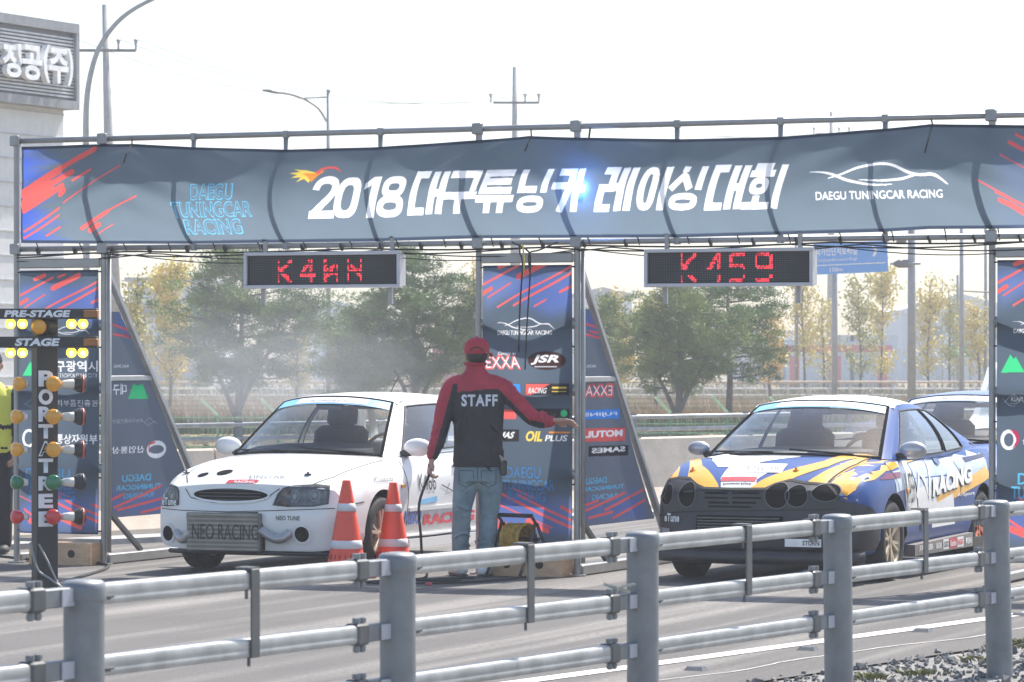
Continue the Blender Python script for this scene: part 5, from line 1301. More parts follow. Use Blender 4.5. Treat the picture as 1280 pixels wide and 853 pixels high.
# livery on the hood (top projection; given from the photo, laid on the body)
def topoly(pts, mat, d, z=.80, name='livery_panel'): return laid(name, poly2([T2(a, b, zz) for a, b, zz in pts]), mat, car2, projector(bv2, 'T', d), .03)
def hz(a, b): return (a, b, 0)
def hood(pts, mat, d=.003): return topoly([hz(a, b) for a, b in pts], mat, d)
hood([(820, 604), (826, 593), (832, 585), (842, 575), (858, 569), (868, 566), (854, 578), (850, 587), (846, 604)], yelp)
hood([(859, 603), (862, 585), (866, 575), (878, 583), (897, 605), (899, 612), (882, 612), (866, 604)], yelp, .0032)
hood([(908, 568), (936, 563), (1030, 563), (1000, 572), (952, 578), (936, 584), (897, 584), (890, 576)], whitew, .003)
hood([(893, 568), (936, 563), (925, 569), (901, 570)], yelp, .0042)
hood([(913, 583), (983, 581), (946, 600), (944, 612), (901, 612), (901, 598)], whitew, .0036)
hood([(936, 612), (952, 601), (990, 587), (1030, 577), (1098, 569), (1090, 573), (1035, 584), (995, 597), (968, 613)], yelp, .004)
hood([(1003, 608), (1022, 595), (1053, 581), (1092, 572), (1081, 580), (1049, 595), (1033, 608)], yelp, .004)
hood([(1035, 608), (1049, 597), (1069, 587), (1061, 603), (1092, 595), (1069, 614), (1059, 625), (1050, 622), (1040, 610)], yelp, .0044)
hood([(930, 581), (985, 581), (977, 592), (926, 592)], M('pale_panel', (.74, .72, .70), .4), .0062)
hood([(884, 573), (900, 568), (912, 572), (898, 577)], MATS['pale_panel'], .0062)
tophoriz('EINSTAR', 934, 584, 975, 589.5, .80, MATS['grey_ink'], car2, bv2, T2)
hood([(902, 597.5), (947, 597.5), (944, 603), (901, 603)], redst, .0075)
tophoriz('powerplay', 904, 604, 940, 608, .74, ink, car2, bv2, T2)
for px, py in ((866, 589), (995, 589)):
    p = hz(px, py); x, y = T2(*p); q = solid(projector(bv2, 'T', 0), bv2, 'T')(x, y); m = MB(); m.tube(q, q+Vector((0, 0, .010)), .022, 12); m.tube(q, q+Vector((0, 0, .028)), .009, 8); m.build('hood_pin', M('orange_anodised', (.75, .25, .05), .4, metal=.5), car2)
laid('panel_gap', brush([T2(*hz(*p)) for p in ((1034, 606), (1053, 590), (1072, 581), (1097, 573))], .014), seam, car2, projector(bv2, 'T', .008), .05)
# black bumper: lower front
def band(pts, mat, d, axis='F', x=.6, cell=.05, name='front_bumper'): return laid(name, poly2([F2(a, b, x) for a, b in pts]), mat, car2, projector(bv2, axis, d), cell)
zlow = .10
front_out = [F2(818, 604, .45), F2(833, 600, .55), F2(845, 597, .6), F2(858, 598, .66), F2(870, 606, .72), F2(880, 610, .76), F2(910, 611, .8), F2(955, 611, .8), F2(967, 605, .76), F2(985, 600, .72), F2(1005, 603, .68), F2(1040, 605, .56), F2(1052, 612, .50), F2(1062, 622, .45), (.86, .52), (.86, .10), (-.86, .10), (-.86, .60)]
laid('panel_gap', brush(front_out[:14], .016), seam, car2, projector(bv2, 'F', .018), .03)
laid('panel_gap', brush([F2(820, 645, .60), F2(850, 640, .72), F2(900, 639, .82), F2(985, 638, .82), F2(1030, 637, .66), F2(1056, 636, .50)], .010), seam, car2, projector(bv2, 'F', .016), .03)
bp_ = laid('front_bumper', poly2(front_out), blackb, car2, projector(bv2, 'F', .012), .035)
for px, py, rx, rz in ((827, 613, .045, .055), (838, 618, .055, .075), (861, 618, .072, .090), (977, 619, .088, .092), (1007, 619, .078, .078), (1040, 615, .095, .062)):
    e = F2(px, py, .70 if 850 < px < 990 else .58); p = projector(bv2, 'F', .013)(*e)
    if p is None: continue
    lp = laid('lamp_hole', ellipse(e, rx, rz, 26), dark, car2, projector(bv2, 'F', .016), .03)
    laid('lamp_rim', ring(e, rx+.008, rz+.008, .007, 26), M('hole_rim', (.10, .10, .115), .35), lp, projector(bv2, 'F', .024), .03)
for px0, px1, py in ((880, 910, 615), (916, 950, 615), (880, 910, 621), (916, 952, 621), (885, 912, 627), (916, 946, 627), (885, 940, 632)):
    a = F2(px0, py, .80); b = F2(px1, py+3, .80); laid('grille_slot', rect(a[0], b[1], b[0], a[1]), dark, car2, projector(bv2, 'F', .016), .05)
a = F2(868, 644, .84); b = F2(978, 664, .84)
laid('lower_opening', rect(a[0], b[1]-.04, b[0], a[1]), dark, car2, projector(bv2, 'F', .016), .05)
m = MB()
for k in range(7): m.box((.84, (a[0]+b[0])/2, a[1]-.018-k*.022), (.03, b[0]-a[0]-.05, .010))
m.build('intercooler', M('dark_fins', (.12, .12, .125), .4, metal=.6), car2)
band([(815, 658), (844, 660), (843, 668), (815, 668)], M('grey_sticker', (.30, .30, .32), .5), .018)
laid('print_lettering', fit_text('eTune', (*F2(830, 652, .68), *F2(853, 642, .68)), off=.03), MATS['white_sticker'], car2, projector(bv2, 'F', .02), .05)
a = F2(985, 683, .80); b = F2(1030, 674, .80); m = MB(); m.box((.87, (a[0]+b[0])/2, (a[1]+b[1])/2), (.012, b[0]-a[0], b[1]-a[1])); npl = m.build('number_plate', MATS['white_sticker'], car2)
laid('print_lettering', fit_text('STURN', (b[0]-.14, a[1]+.012, b[0]-.012, b[1]-.012), off=.02), ink, npl, lambda u, v: Vector((.8775, u, v)), 0)
m = MB(); m.path([(.885-.27*(abs(y)/.8)**2.2, y, .20) for y in np.linspace(-.8, .8, 25)], .045, 8, ell=(1.2, 1.1)); m.build('front_splitter', blackb, car2, smooth=True)
laid('bumper_side', poly2([(.98, .12), (.98, .55), (.70, .62), (.50, .56), (.40, .46), (.385, .12)]), blackb, car2, projector(bv2, 'L', .0125), .05)
# side livery (side projection)
def sp(pts, mat, d, y=.845, name='livery_panel'): return laid(name, poly2([S2(a, b, y) for a, b in pts]), mat, car2, projector(bv2, 'L', d), .08)
sp([(1048, 616), (1062, 607), (1080, 597), (1100, 590), (1115, 588), (1100, 600), (1082, 607), (1065, 619), (1056, 628), (1046, 624)], yelp, .003)
sp([(1080, 585), (1120, 577), (1180, 560), (1230, 545), (1238, 552), (1190, 567), (1140, 580), (1120, 588), (1098, 592)], yelp, .003)
sp([(1118, 652), (1140, 640), (1190, 610), (1232, 583), (1240, 595), (1195, 622), (1150, 645), (1122, 661)], yelp, .0032)
sp([(1131, 576), (1144, 572), (1148, 640), (1132, 650)], whitew, .0044)
sp([(1146, 580), (1195, 566), (1226, 556), (1236, 575), (1235, 590), (1190, 615), (1150, 636)], M('pale_blue_wrap', (.48, .57, .70), .4), .0025)
sp([(1148, 612), (1160, 606), (1172, 622), (1172, 640), (1150, 648)], whitew, .0036)
sp([(1120, 590), (1131, 587), (1131, 612), (1120, 616)], MATS['pale_blue_wrap'], .0036)
sp([(1166, 632), (1192, 617), (1194, 655), (1166, 660)], whitew, .004)
sp([(1215, 562), (1232, 556), (1236, 572), (1218, 578)], whitew, .004)
sp([(1112, 592), (1130, 590), (1128, 598), (1104, 600)], M('dark_red_wrap', (.18, .03, .08), .4), .0042); sp([(1120, 620), (1126, 618), (1126, 634), (1121, 634)], redst, .0046)
sp([(1210, 572), (1237, 566), (1237, 571), (1211, 578)], M('dark_wrap', (.04, .04, .10), .4), .005)
def sword(s_t, x0, y0, x1, y1, mat, **k): return sideword(s_t, x0, y0, x1, y1, mat, S2, car2, bv2, .845, **k)
sword('K459', 1133, 590, 1145, 630, ink, off=0.0, d=.009)
laid('letter_mark', brush([S2(*p, .845) for p in ((1147, 622), (1153, 590), (1158, 600), (1162, 622), (1168, 570))], [.05, .035, .05, .05, .02]), whitew, car2, projector(bv2, 'L', .008), .08)
A_ = S2(1166, 622, .845); B_ = S2(1213, 597, .845); v, f = fit_text('RACING', (0, 0, 1, 1), off=.06)
g_ = ([(A_[0]+(B_[0]-A_[0])*a-(.05*b), A_[1]+(.085)*a+b*.15) for a, b in v], f); laid('print_lettering', ([(a+.012, b-.012) for a, b in g_[0]], f), ink, car2, projector(bv2, 'L', .008), .08); laid('print_lettering', g_, whitew, car2, projector(bv2, 'L', .011), .08)
sword('K-Sport', 1197, 614, 1216, 622, whitew, d=.008); sword('JDL', 1080, 577, 1098, 590, MATS['pale_panel'], d=.007)
laid('door_handle', ellipse(S2(1180, 576, .845), .07, .028, 18), M('blue_handle', (.02, .03, .16), .3, coat=.5), car2, projector(bv2, 'L', .014), .05)
def lineL2(pts, w_=.009): return laid('panel_gap', brush([S2(a, b, .845) for a, b in pts], w_), seam, car2, projector(bv2, 'L', .006), .06)
lineL2([(1116, 574), (1122, 600), (1128, 640)]); lineL2([(1196, 560), (1202, 590), (1200, 625)])
# bodywork pulled open behind the bumper: loose fixings
for k in range(7):
    px = 1052+k*4.5; p = pr_ = projector(bv2, 'L', .004)(*S2(px, 628+4*sin(k*2), .80))
    if p: m = MB(); m.tube(p, p+Vector((0, .012, 0)), .010, 6); m.build('bumper_clip', M('clip_grey', (.45, .45, .45), .4, metal=.5), car2)
# side skirt with sponsor plate
m = MB(); m.prism([(-.42, .165), (-2.05, .165), (-2.05, .275), (-.42, .25)], lambda a, b, d: Vector((a, d, b)), .80, .885); m.build('side_skirt', M('skirt_grey', (.20, .18, .17), .45), car2)
m = MB(); m.prism([(-.42, .165), (-2.05, .165), (-2.05, .275), (-.42, .25)], lambda a, b, d: Vector((a, -d, b)), .80, .885); m.build('side_skirt', MATS['skirt_grey'], car2)
sk = lambda d: (lambda u, v: Vector((u, .885+d, v)))
for x0, x1, mm, tx, tm in ((-.50, -.66, None, 'JDL', whitew), (-.72, -.90, None, 'BILSTEIN', whitew), (-.96, -1.14, None, 'SACHS', whitew), (-1.18, -1.34, whitew, 'CUSCO', ink), (-1.36, -1.56, redst, 'Kumho', whitew), (-1.58, -1.76, whitew, 'NGK', redst), (-1.80, -2.0, None, 'TEIN', whitew)):
    if mm: laid('sticker', rect(x1, .178, x0, .258), mm, car2, sk(.003), 0)
    v, f = fit_text(tx, (0, 0, 1, 1), off=.03); laid('print_lettering', ([(x0-.015+(x1-x0+.03)*a, .195+.045*b) for a, b in v], f), tm, car2, sk(.006), 0)
m = MB(); m.box((-2.30, .80, .17), (.30, .12, .12)); m.build('mud_flap', trimb, car2)

# ---------------------------------------------------------------- blue saloon behind it
A3 = Vector((3.72, 31.9, 0)); c3 = dict(c2); bluep3 = M('plain_blue_paint', (.065, .12, .34), .35, coat=.3, var=.04)
c3['striptext'] = 'RACING'; c3['strip'] = M('pale_strip', (.50, .60, .78), .5)
car3 = empty('parked_car', A3, CRZ, 'plain blue coupe mostly hidden behind the liveried car and the right tower', 'car')
b3, bv3 = body_shell(c3, car3, bluep3); greenhouse(c3, car3, b3, bluep3); interior(c3, car3)
for x, sg in ((0, 1), (0, -1), (-2.475, 1), (-2.475, -1)): wheel(car3, x, sg, .75, .30, rim3)
mirror(car3, -.45, .73, .945, 1, blackp, 1.1); mirror(car3, -.45, -.73, .945, -1, blackp, .9)
p3 = projector(bv3, 'F', .006)
for y in (-.62, -.40, .40, .62):
    laid('headlight', ellipse((y, .60), .075, .06, 20), lampg, car3, p3, .03)
laid('grille', rect(-.25, .40, .25, .50), dark, car3, p3, .05)
for sg in (1, -1):
    m = MB(); m.prism([(-.42, .165), (-2.05, .165), (-2.05, .26), (-.42, .25)], lambda a, b, d: Vector((a, sg*d, b)), .80, .875); m.build('side_skirt', bluep3, car3)

for root, bv, xx in ((car1, bv1, -.36), (car2, bv2, -.36)):
    p = projector(bv, 'L', 0)(xx, .66); m = MB(); m.box(p+Vector((0, .004, 0)), (.07, .02, .035), bev=.006); m.build('side_repeater', M('amber_repeater', (.65, .28, .04), .3), root)
m = MB(); m.tube((.82, -.42, .34), (.90, -.42, .34), .012, 8); m.path([Vector((.93+.03*cos(t), -.42, .34+.03*sin(t))) for t in np.linspace(0, 2*pi, 14)], .008, 6, cap=False); m.build('tow_hook', redst, car2)
m = MB(); m.path([(-2.55, -.3, 1.33), (-2.75, -.3, 1.50)], [.006, .003], 6); m.build('aerial', trimb, car1)

m = MB(); m.path([(.755-.12*(abs(y)/.70)**2.4, y, .172) for y in np.linspace(-.70, .70, 25)], .020, 8, ell=(1.3, .9)); m.build('lower_lip', trimb, car1, smooth=True)
# ================================================================== STARTING LIGHT TREE
bulbY = M('lit_yellow_bulb', (.9, .75, .1), .3, emit=(1, .72, .05), estr=1.2); bulbG = M('bulb_crown', (.95, .85, .4), .2, emit=(1, .9, .3), estr=1.6)
amber = M('amber_lens', (.72, .33, .02), .25, coat=.5, var=.08); green_l = M('green_lens', (.01, .16, .06), .3, coat=.5); red_l = M('red_lens', (.55, .03, .03), .3, coat=.5)
whitepl = M('white_plastic', (.62, .60, .56), .5); lightred = M('red_ring', (.65, .10, .05), .4); vin = M('white_lettering', (.72, .74, .78), .6, var=.04)
TY = 26.0; tw = TY/F
tx0 = (37-640)*tw; tree = empty('starting_light_tree', ((56-640)*tw, TY, 0), 0, 'black drag race starting light tree lettered PRE-STAGE, STAGE and PORTATREE', 'race light tree')
def tl(px, py): return ((px-56)*tw, CH+(HZ-py)*tw)
blk = M('black_painted_steel', (.022, .022, .025), .55, var=.15, scale=3)
a = tl(37, 738); b = tl(62, 388); rzt = radians(-22)
m = MB(); m.box(((a[0]+b[0])/2+.03, .05, b[1]/2), (.155, .14, b[1]), rz=radians(24), bev=.004); post_ = m.build('column', blk, tree)
m = MB(); m.box((.03, .05, .012), (.5, .4, .024), bev=.004); m.build('foot_plate', blk, tree)
# the lettered face is the front of the column
RZc = Matrix.Rotation(radians(24), 3, 'Z')
def colface(d=.0725): return lambda u, v: RZc @ Vector((u, -d, 0))+Vector(((a[0]+b[0])/2+.03, .05, v))
for ch, y0, y1 in zip('PORTATREE', (463, 486, 508, 530, 551, 573, 595, 617, 639), (484, 507, 528, 549, 571, 592, 614, 636, 659)):
    z0 = tl(0, y1)[1]+.004; z1 = tl(0, y0)[1]-.002
    laid('letter', fit_text(ch, (-.068, z0, .040, z1), off=.05), vin, tree, colface(), 0)
    if ch == 'A' : laid('letter_inner', fit_text(ch, (-.056, z0+.008, .028, z1-.014), off=-.0), blk, tree, colface(.0745), 0)
# crossbars with lamps
for name_, y0, y1, txt, tx0_, tx1_ in (('bar', 386, 399, 'PRE-STAGE', 7, 90), ('bar', 421, 435, 'STAGE', 20, 77)):
    za, zb_ = tl(0, y1)[1], tl(0, y0)[1]; xa, xb = tl(-16, 0)[0], tl(123, 0)[0]
    m = MB(); m.box(((xa+xb)/2, -.03, (za+zb_)/2), (xb-xa, .10, zb_-za), bev=.004); bar = m.build('crossbar', blk, tree)
    laid('letter', fit_text(txt, (tl(tx0_, 0)[0], za+.012, tl(tx1_, 0)[0], zb_-.012), off=.05, shear=.25), vin, bar, lambda u, v: Vector((u, -.083, v)), 0)
    m = MB(); x_ = tl(115, 0)[0]; m.box((x_, -.04, (za+zb_)/2), (.10, .10, .05), bev=.004); m.build('bar_end_lamp', M('dark_amber', (.30, .12, .03), .4), bar)
    for px in (14, 29, 90, 104.5):
        x = tl(px, 0)[0]; z = tl(0, y1+6)[1]
        m = MB(); m.tube((x, -.04, z+.02), (x, -.04, z+.055), .022, 12); m.build('bulb_socket', M('brass_socket', (.6, .42, .12), .35, metal=.6), bar)
        m = MB(); m.ball((x, -.04, z), .037, 16, 10); m.build('bulb', bulbY, bar, smooth=True)
        m = MB(); m.ball((x+.004, -.062, z-.006), .0215, 12, 8); m.build('bulb_glow', bulbG, bar, smooth=True)
def lamp(px, py, lensm, d, sc=1.):
    """screw lamp: lens, white neck, black socket; d = direction of the lens (towards the camera side)"""
    x, z = tl(px, py); g_ = MB(); D = Vector(d).normalized(); c = Vector((x, -.06, z))
    R = D.to_track_quat('Z', 'Y').to_matrix()
    g_.lathe([(.022, -.06), (.050*sc, -.03), (.056*sc, 0), (.052*sc, .014), (.03*sc, .026), (1e-5, .030)], c=c, R=R, n=22); return g_.build('lamp_lens', lensm, tree, smooth=True)
for k, (y, mt) in enumerate(((480, amber), (521, amber), (562, amber), (603, green_l), (646, red_l))):
    lamp(68, y, mt, (-.15, -1, 0)); lamp(24-(3 if k else 0), y, mt, (-.75, -.65, 0), .93)
    x, z = tl(68, y)
    m = MB(); m.lathe([(.020, 0), (.026, .02), (.030, .05), (.034, .09), (.028, .10)], c=(x+.05, -.02, z), R=Vector((1, .25, 0)).to_track_quat('Z', 'Y').to_matrix(), n=16); m.build('lamp_neck', whitepl, tree, smooth=True)
    m = MB(); m.lathe([(.025, -.01), (.045, .01), (.060, .035), (.064, .06), (.058, .075), (1e-5, .078)], c=(x+.135, 0, z), R=Vector((1, .55, 0)).to_track_quat('Z', 'Y').to_matrix(), n=20); m.build('lamp_socket', blackp, tree, smooth=True)
    m = MB(); m.path([Vector((x+.135, 0, z))+Vector((1, .25, 0)).normalized()*.066+Vector((-.24*cos(q), .97*cos(q), 1.0*sin(q)))*.058 for q in np.linspace(0, 2*pi, 21)], .006, 5, cap=False); m.build('socket_ring', lightred if k != 3 else blackp, tree)
    x, z = tl(36, y); m = MB(); m.lathe([(.022, 0), (.028, .03), (.032, .07)], c=(x-.0, -.02, z), R=Vector((-1, .1, 0)).to_track_quat('Z', 'Y').to_matrix(), n=14); m.build('lamp_neck', whitepl, tree, smooth=True)
lamp(50, 409, amber, (-.2, -1, 0)); x, z = tl(56, 409); m = MB(); m.tube((x, -.04, z), (x+.05, .02, z), .058, 16); m.build('lamp_socket', blackp, tree)
m = MB(); q = spline([(tl(40, 678)[0], -.06, tl(0, 678)[1]), (tl(44, 690)[0], -.12, tl(0, 692)[1]), (tl(52, 710)[0], -.16, tl(0, 712)[1]), (tl(66, 722)[0], -.20, tl(0, 721)[1]), (tl(90, 728)[0], -.25, .02)], 6); m.path(q, .009, 6)
q = spline([(tl(50, 680)[0], -.06, tl(0, 680)[1]), (tl(62, 698)[0], -.12, tl(0, 700)[1]), (tl(80, 722)[0], -.20, .05), (tl(98, 735)[0], -.3, .01)], 6); m.path(q, .008, 6); m.build('power_cable', M('grey_cable', (.25, .25, .24), .5), tree, smooth=True)

# ================================================================== TRAFFIC CONES
cone_o = M('cone_orange', (.82, .075, .03), .4, var=.08, coat=.2); cone_w = M('cone_reflective', (.66, .66, .68), .4, var=.06)
def cone(px, py, h, lab, rz):
    p = ground(px, py); o = empty('traffic_cone', p, rz, lab, 'cone', 'traffic cones in front of the white car')
    k = h/.70; R0, R1 = .150*k, .030*k
    def rad(z): return R0+(R1-R0)*(z-.03*k)/(h-.03*k)
    m = MB(); m.box((0, 0, .015*k), (.36*k, .36*k, .03*k), bev=.008); m.build('base', cone_o, o)
    prof = [(rad(.03*k+(h-.03*k)*i/10), .03*k+(h-.03*k)*i/10) for i in range(11)]+[(R1*.6, h+.004), (R1*.5, h-.02)]
    m = MB(); m.lathe(prof, n=28); m.build('cone_body', cone_o, o, angle=50)
    for za, zb in ((.30*h, .385*h), (.685*h, .765*h)):
        m = MB(); m.lathe([(rad(za)+.001, za), (rad(za)+.004, za+.002), (rad(zb)+.004, zb-.002), (rad(zb)+.001, zb)], n=28); m.build('white_band', cone_w, o, smooth=True)
    m = MB()     # moulded slots low on the cone
    for row in range(2):
        for j in range(20):
            t = 2*pi*j/20; z = (.14+.075*row)*h; r_ = rad(z)+.002; m.box((r_*cos(t), r_*sin(t), z), (.004, .010, .05*h), rz=t)
    m.build('slots', M('slot_shade', (.38, .04, .03), .7), o)
cone(433, 722, .735, 'left orange cone with two white bands in front of the car wheel', .3); cone(491.5, 717, .70, 'right red cone with two white bands nearest the man in the staff jacket', .8)

# ================================================================== CABLE REEL AND CABLES ON THE GROUND
p = ground(642, 716); reel = empty('cable_reel', ((648-640)*27.85/F, 27.85, 0), radians(52), 'yellow cable wound on a black tube frame reel at the foot of the middle tower', 'cable reel')
yc = M('yellow_cable', (.40, .24, .03), .5, var=.3, scale=30)
m = MB(); rr = random.Random(2)
for k in range(15):
    y = -.085+.17*k/14; R_ = .105+.012*rr.random(); m.path([(R_*cos(t), y+.004*sin(t*3), .29+R_*sin(t)) for t in np.linspace(0, 2*pi, 22)], .0095, 5, cap=False)
m.build('wound_cable', yc, reel, smooth=True, fix=False)
for y in (-.14, .14):
    m = MB(); m.tube((0, y-.006, .29), (0, y+.006, .29), .05, 16); m.build('drum_side', black, reel)
    m = MB(); m.path([(-.19, y*1.15, .02), (-.08, y*1.15, .20), (.0, y*1.15, .42), (-.05, y*1.15, .47)], .013, 8); m.path([(.19, y*1.15, .02), (.13, y*1.15, .22), (.02, y*1.15, .41)], .013, 8); m.build('frame_tube', blackp, reel, smooth=True)
m = MB(); m.tube((-.05, -.17, .47), (-.05, .17, .47), .016, 8); m.build('handle', blackp, reel); m = MB(); m.tube((0, -.2, .29), (0, .2, .29), .016, 8); m.build('axle', blackp, reel)
gc = tag(MB().path(spline([(-.28, 27.55, .012), (-.8, 27.3, .012), (-1.1, 27.0, .012), (-.55, 26.9, .012), (-.1, 27.3, .012), (.1, 27.7, .012)], 8), .009, 6).build('ground_cable', black), 'black cable lying in a loop on the asphalt at the man\'s feet', 'cable')
gc2 = tag(MB().path(spline([(-4.6, 30.2, .02), (-4.3, 30.0, .05), (-3.9, 29.9, .02), (-3.6, 29.7, .03), (-3.2, 29.1, .012), (-3.3, 27.0, .012), (-3.25, 26.0, .012)], 8), .012, 6).build('ground_cable', black), 'black cable on the ground between the left tower and light tree', 'cable')
rb = ground(536, 732); tag(MB().box((rb.x, rb.y, .01), (.05, .03, .02), bev=.004).build('red_clip', redst), 'small red clip lying on the asphalt beside the second guardrail post', 'clip')

# ================================================================== PEOPLE
def remesh(mb, name, vox, mat, parent, smooth_it=3, fac=.5, bvh=False):
    o = mb.build(name, mat, None)
    r_ = o.modifiers.new('r', 'REMESH'); r_.mode = 'VOXEL'; r_.voxel_size = vox; r_.use_smooth_shade = True
    if smooth_it: s_ = o.modifiers.new('s', 'SMOOTH'); s_.iterations = smooth_it; s_.factor = fac
    dg = bpy.context.evaluated_depsgraph_get(); dg.update(); me = bpy.data.meshes.new_from_object(o.evaluated_get(dg)); bpy.data.objects.remove(o)
    me.name = name; me.polygons.foreach_set('use_smooth', [True]*len(me.polygons))
    o = link(bpy.data.objects.new(name, me), parent); return o
def limb(m, pts, rs, n=18, ell=None, k=6):
    q = spline(pts, k); rr_ = np.interp(np.linspace(0, len(rs)-1, len(q)), range(len(rs)), rs)
    m.path(q, list(rr_), n, ell=ell); m.ball(pts[0], rs[0], 14, 8); m.ball(pts[-1], rs[-1], 14, 8)
def hand(m, wrist, d, palmn, side, curl=.35, s_=1., spread=.06):
    """palm + four unequal bent fingers + thumb. d: direction of the fingers, palmn: palm normal, side: +1/-1 thumb side"""
    d = Vector(d).normalized(); n = Vector(palmn); n = (n-d*n.dot(d)).normalized(); t = d.cross(n)*side; w_ = Vector(wrist)
    L_ = .088*s_
    for k in range(4):
        u = (k-1.5)*.019*s_; m.path([w_+t*u*.75-d*.01, w_+t*u+d*L_*.55, w_+t*u*1.1+d*L_], [.0155*s_, .0155*s_, .0125*s_], 10); m.ball(w_+t*u*1.1+d*L_, .0125*s_, 10, 6)
    for k, ln in enumerate((.062, .074, .080, .070)):
        u = (k-1.5)*.0205*s_; p = w_+t*u*1.1+d*L_; a_ = curl*.5; dd = d
        q = [p]; fd = d+t*(k-1.5)*spread
        for j, fr in enumerate((.45, .32, .23)):
            a_ = curl*(j+1); dirn = (fd*cos(a_)+n*sin(a_)).normalized(); q.append(q[-1]+dirn*ln*fr*s_)
        m.path(q, [.0105*s_, .0098*s_, .009*s_, .0068*s_], 8); m.ball(q[-1], .0068*s_, 8, 6)
    p = w_+t*.030*s_+d*.022*s_; td = (d*.55+t*.8+n*.25).normalized(); q = [p-t*.012*s_, p+td*.034*s_, p+(td*.7+d*.4).normalized()*.064*s_]
    m.path(q, [.015*s_, .0125*s_, .0085*s_], 8); m.ball(q[-1], .0085*s_, 8, 6)
skin = M('skin', (.42, .25, .18), .55, var=.08); skind = skin
hairm = M('black_hair', (.012, .011, .011), .6)
PX, PY = -.27, 27.9; PS = F/PY
man = empty('person', (PX, PY, 0), 0, 'man seen from behind in red and black STAFF jacket, red cap and washed jeans', 'person')
def q(px, py, y=0.): 
    Y = PY+y; return Vector(((px-640)*Y/F-PX, y, CH+(HZ-py)*Y/F))
# pose points taken from the photograph (depth y chosen for the pose)
hipL, hipR = q(583, 588), q(611, 588); kneeL, kneeR = q(577, 646, -.03), q(611, 647, .02); ankL, ankR = q(575, 702, .03), q(605, 706, -.02)
shL, shR = q(565, 484), q(628, 484); elL, elR = q(551, 536, -.02), q(663, 520, -.05); wrL, wrR = q(540, 574, -.06), q(690, 527, -.12)
neck = q(594, 458, -.0)
# body (skin): one continuous mesh - torso core, neck, head, arms, hands, legs
m = MB()
limb(m, [q(597, 578), q(597, 540, .0), q(596, 490, .01), q(595, 470, .0)], [.125, .12, .13, .07]); limb(m, [q(595, 476, .01), q(595, 462, .0), q(595, 452, -.01)], [.07, .058, .06])
hc = q(596, 441.5, -.01); m.ball(hc, 1, 22, 14, (.078, .098, .105)); m.ball(hc+Vector((.004, .045, -.055)), 1, 16, 10, (.058, .060, .062))      # skull and jaw (face looks away from the camera)
m.ball(hc+Vector((.02, .118, -.020)), 1, 10, 8, (.012, .022, .022))     # nose
for sg in (-1, 1): m.ball(hc+Vector((sg*.082, .008, -.022)), 1, 10, 8, (.014, .022, .034)); m.ball(hc+Vector((sg*.032+.01, .090, .006)), .013, 8, 6)
m.path([hc+Vector((-.012, .108, -.055)), hc+Vector((.03, .108, -.055))], .008, 6)
for (a, b, c_) in ((shL, elL, wrL), (shR, elR, wrR)): limb(m, [q(597, 484), a, b, c_], [.06, .05, .04, .026])
hand(m, wrR+Vector((.02, 0, 0)), (1, -.15, -.02), (0, -.4, -1), 1, curl=.20, s_=1.08, spread=.20)
hand(m, wrL+Vector((-.004, 0, -.012)), (-.18, -.1, -1), (.9, .2, -.1), 1, curl=.8, s_=1.08, spread=.03)
for a, b, c_ in ((hipL, kneeL, ankL), (hipR, kneeR, ankR)): limb(m, [q(597, 578), a, b, c_], [.06, .055, .030, .028])
body = remesh(m, 'body', .006, skin, man, 2)
# jacket
m = MB()
def tor(px, py, hw, hd, y=.0): return (q(px, py, y), hw, hd)
rings = [tor(597, 583, .178, .128), tor(597, 577, .190, .132), tor(598, 555, .186, .122), tor(598, 530, .190, .124), tor(597, 505, .205, .128), tor(597, 490, .205, .120), tor(596, 479, .190, .108), tor(595, 469, .120, .090), tor(594.5, 463, .078, .078), tor(594, 455, .070, .076)]
vs = []; n_ = 28
for c_, a_, b_ in rings:
    for k in range(n_): t = 2*pi*k/n_; vs.append(c_+Vector((a_*math.copysign(abs(cos(t))**.8, cos(t)), b_*math.copysign(abs(sin(t))**.85, sin(t)), 0)))
fs = [(i*n_+k, i*n_+(k+1) % n_, (i+1)*n_+(k+1) % n_, (i+1)*n_+k) for i in range(len(rings)-1) for k in range(n_)]+[tuple(range(n_)), tuple(range((len(rings)-1)*n_, len(rings)*n_))]
m.add(vs, fs)
limb(m, [q(578, 480), shL+Vector((.0, 0, -.01)), q(556, 510, -.01), elL, q(545, 556, -.04), wrL+Vector((.004, 0, .03))], [.075, .076, .072, .064, .056, .046])
limb(m, [q(614, 480), shR+Vector((-.0, 0, -.01)), q(643, 500, -.02), elR, q(676, 526, -.08), wrR+Vector((-.012, 0, 0))], [.075, .076, .066, .064, .058, .044])
# folds
rr = random.Random(4)
for (a, b, R_) in ((elR, wrR, .060), (elL, wrL, .058), (shR, elR, .068)):
    for k in range(5):
        t = .12+.8*k/5+.04*rr.random(); c_ = a.lerp(b, t); dd = (b-a).normalized(); s1 = dd.cross(Vector((0, 1, 0))).normalized(); s2 = dd.cross(s1)
        ph = rr.uniform(0, 6); m.path([c_+dd*(.03*sin(x+ph))+(s1*cos(x)+s2*sin(x))*(R_*(1.02-.22*t)) for x in np.linspace(ph, ph+3.6, 12)], .013, 6)
for k in range(14):
    x = rr.uniform(-.15, .13); z0 = rr.uniform(.90, 1.38); sl_ = rr.uniform(-.5, .9); m.path([Vector((x+.035*j*sl_, -.118-.004*sin(j), z0-.030*j)) for j in range(6)], [.004, .010, .014, .013, .009, .004], 6)
jack = remesh(m, 'jacket', .008, M('black_fabric', (.018, .017, .024), .75, var=.3, scale=5, bump=1.0, bscale=11), man, 3)
redf = M('red_fabric', (.40, .018, .045), .65, var=.15, scale=8, bump=1.0, bscale=13); jack.data.materials.append(redf)
zy = q(0, 488)[2]
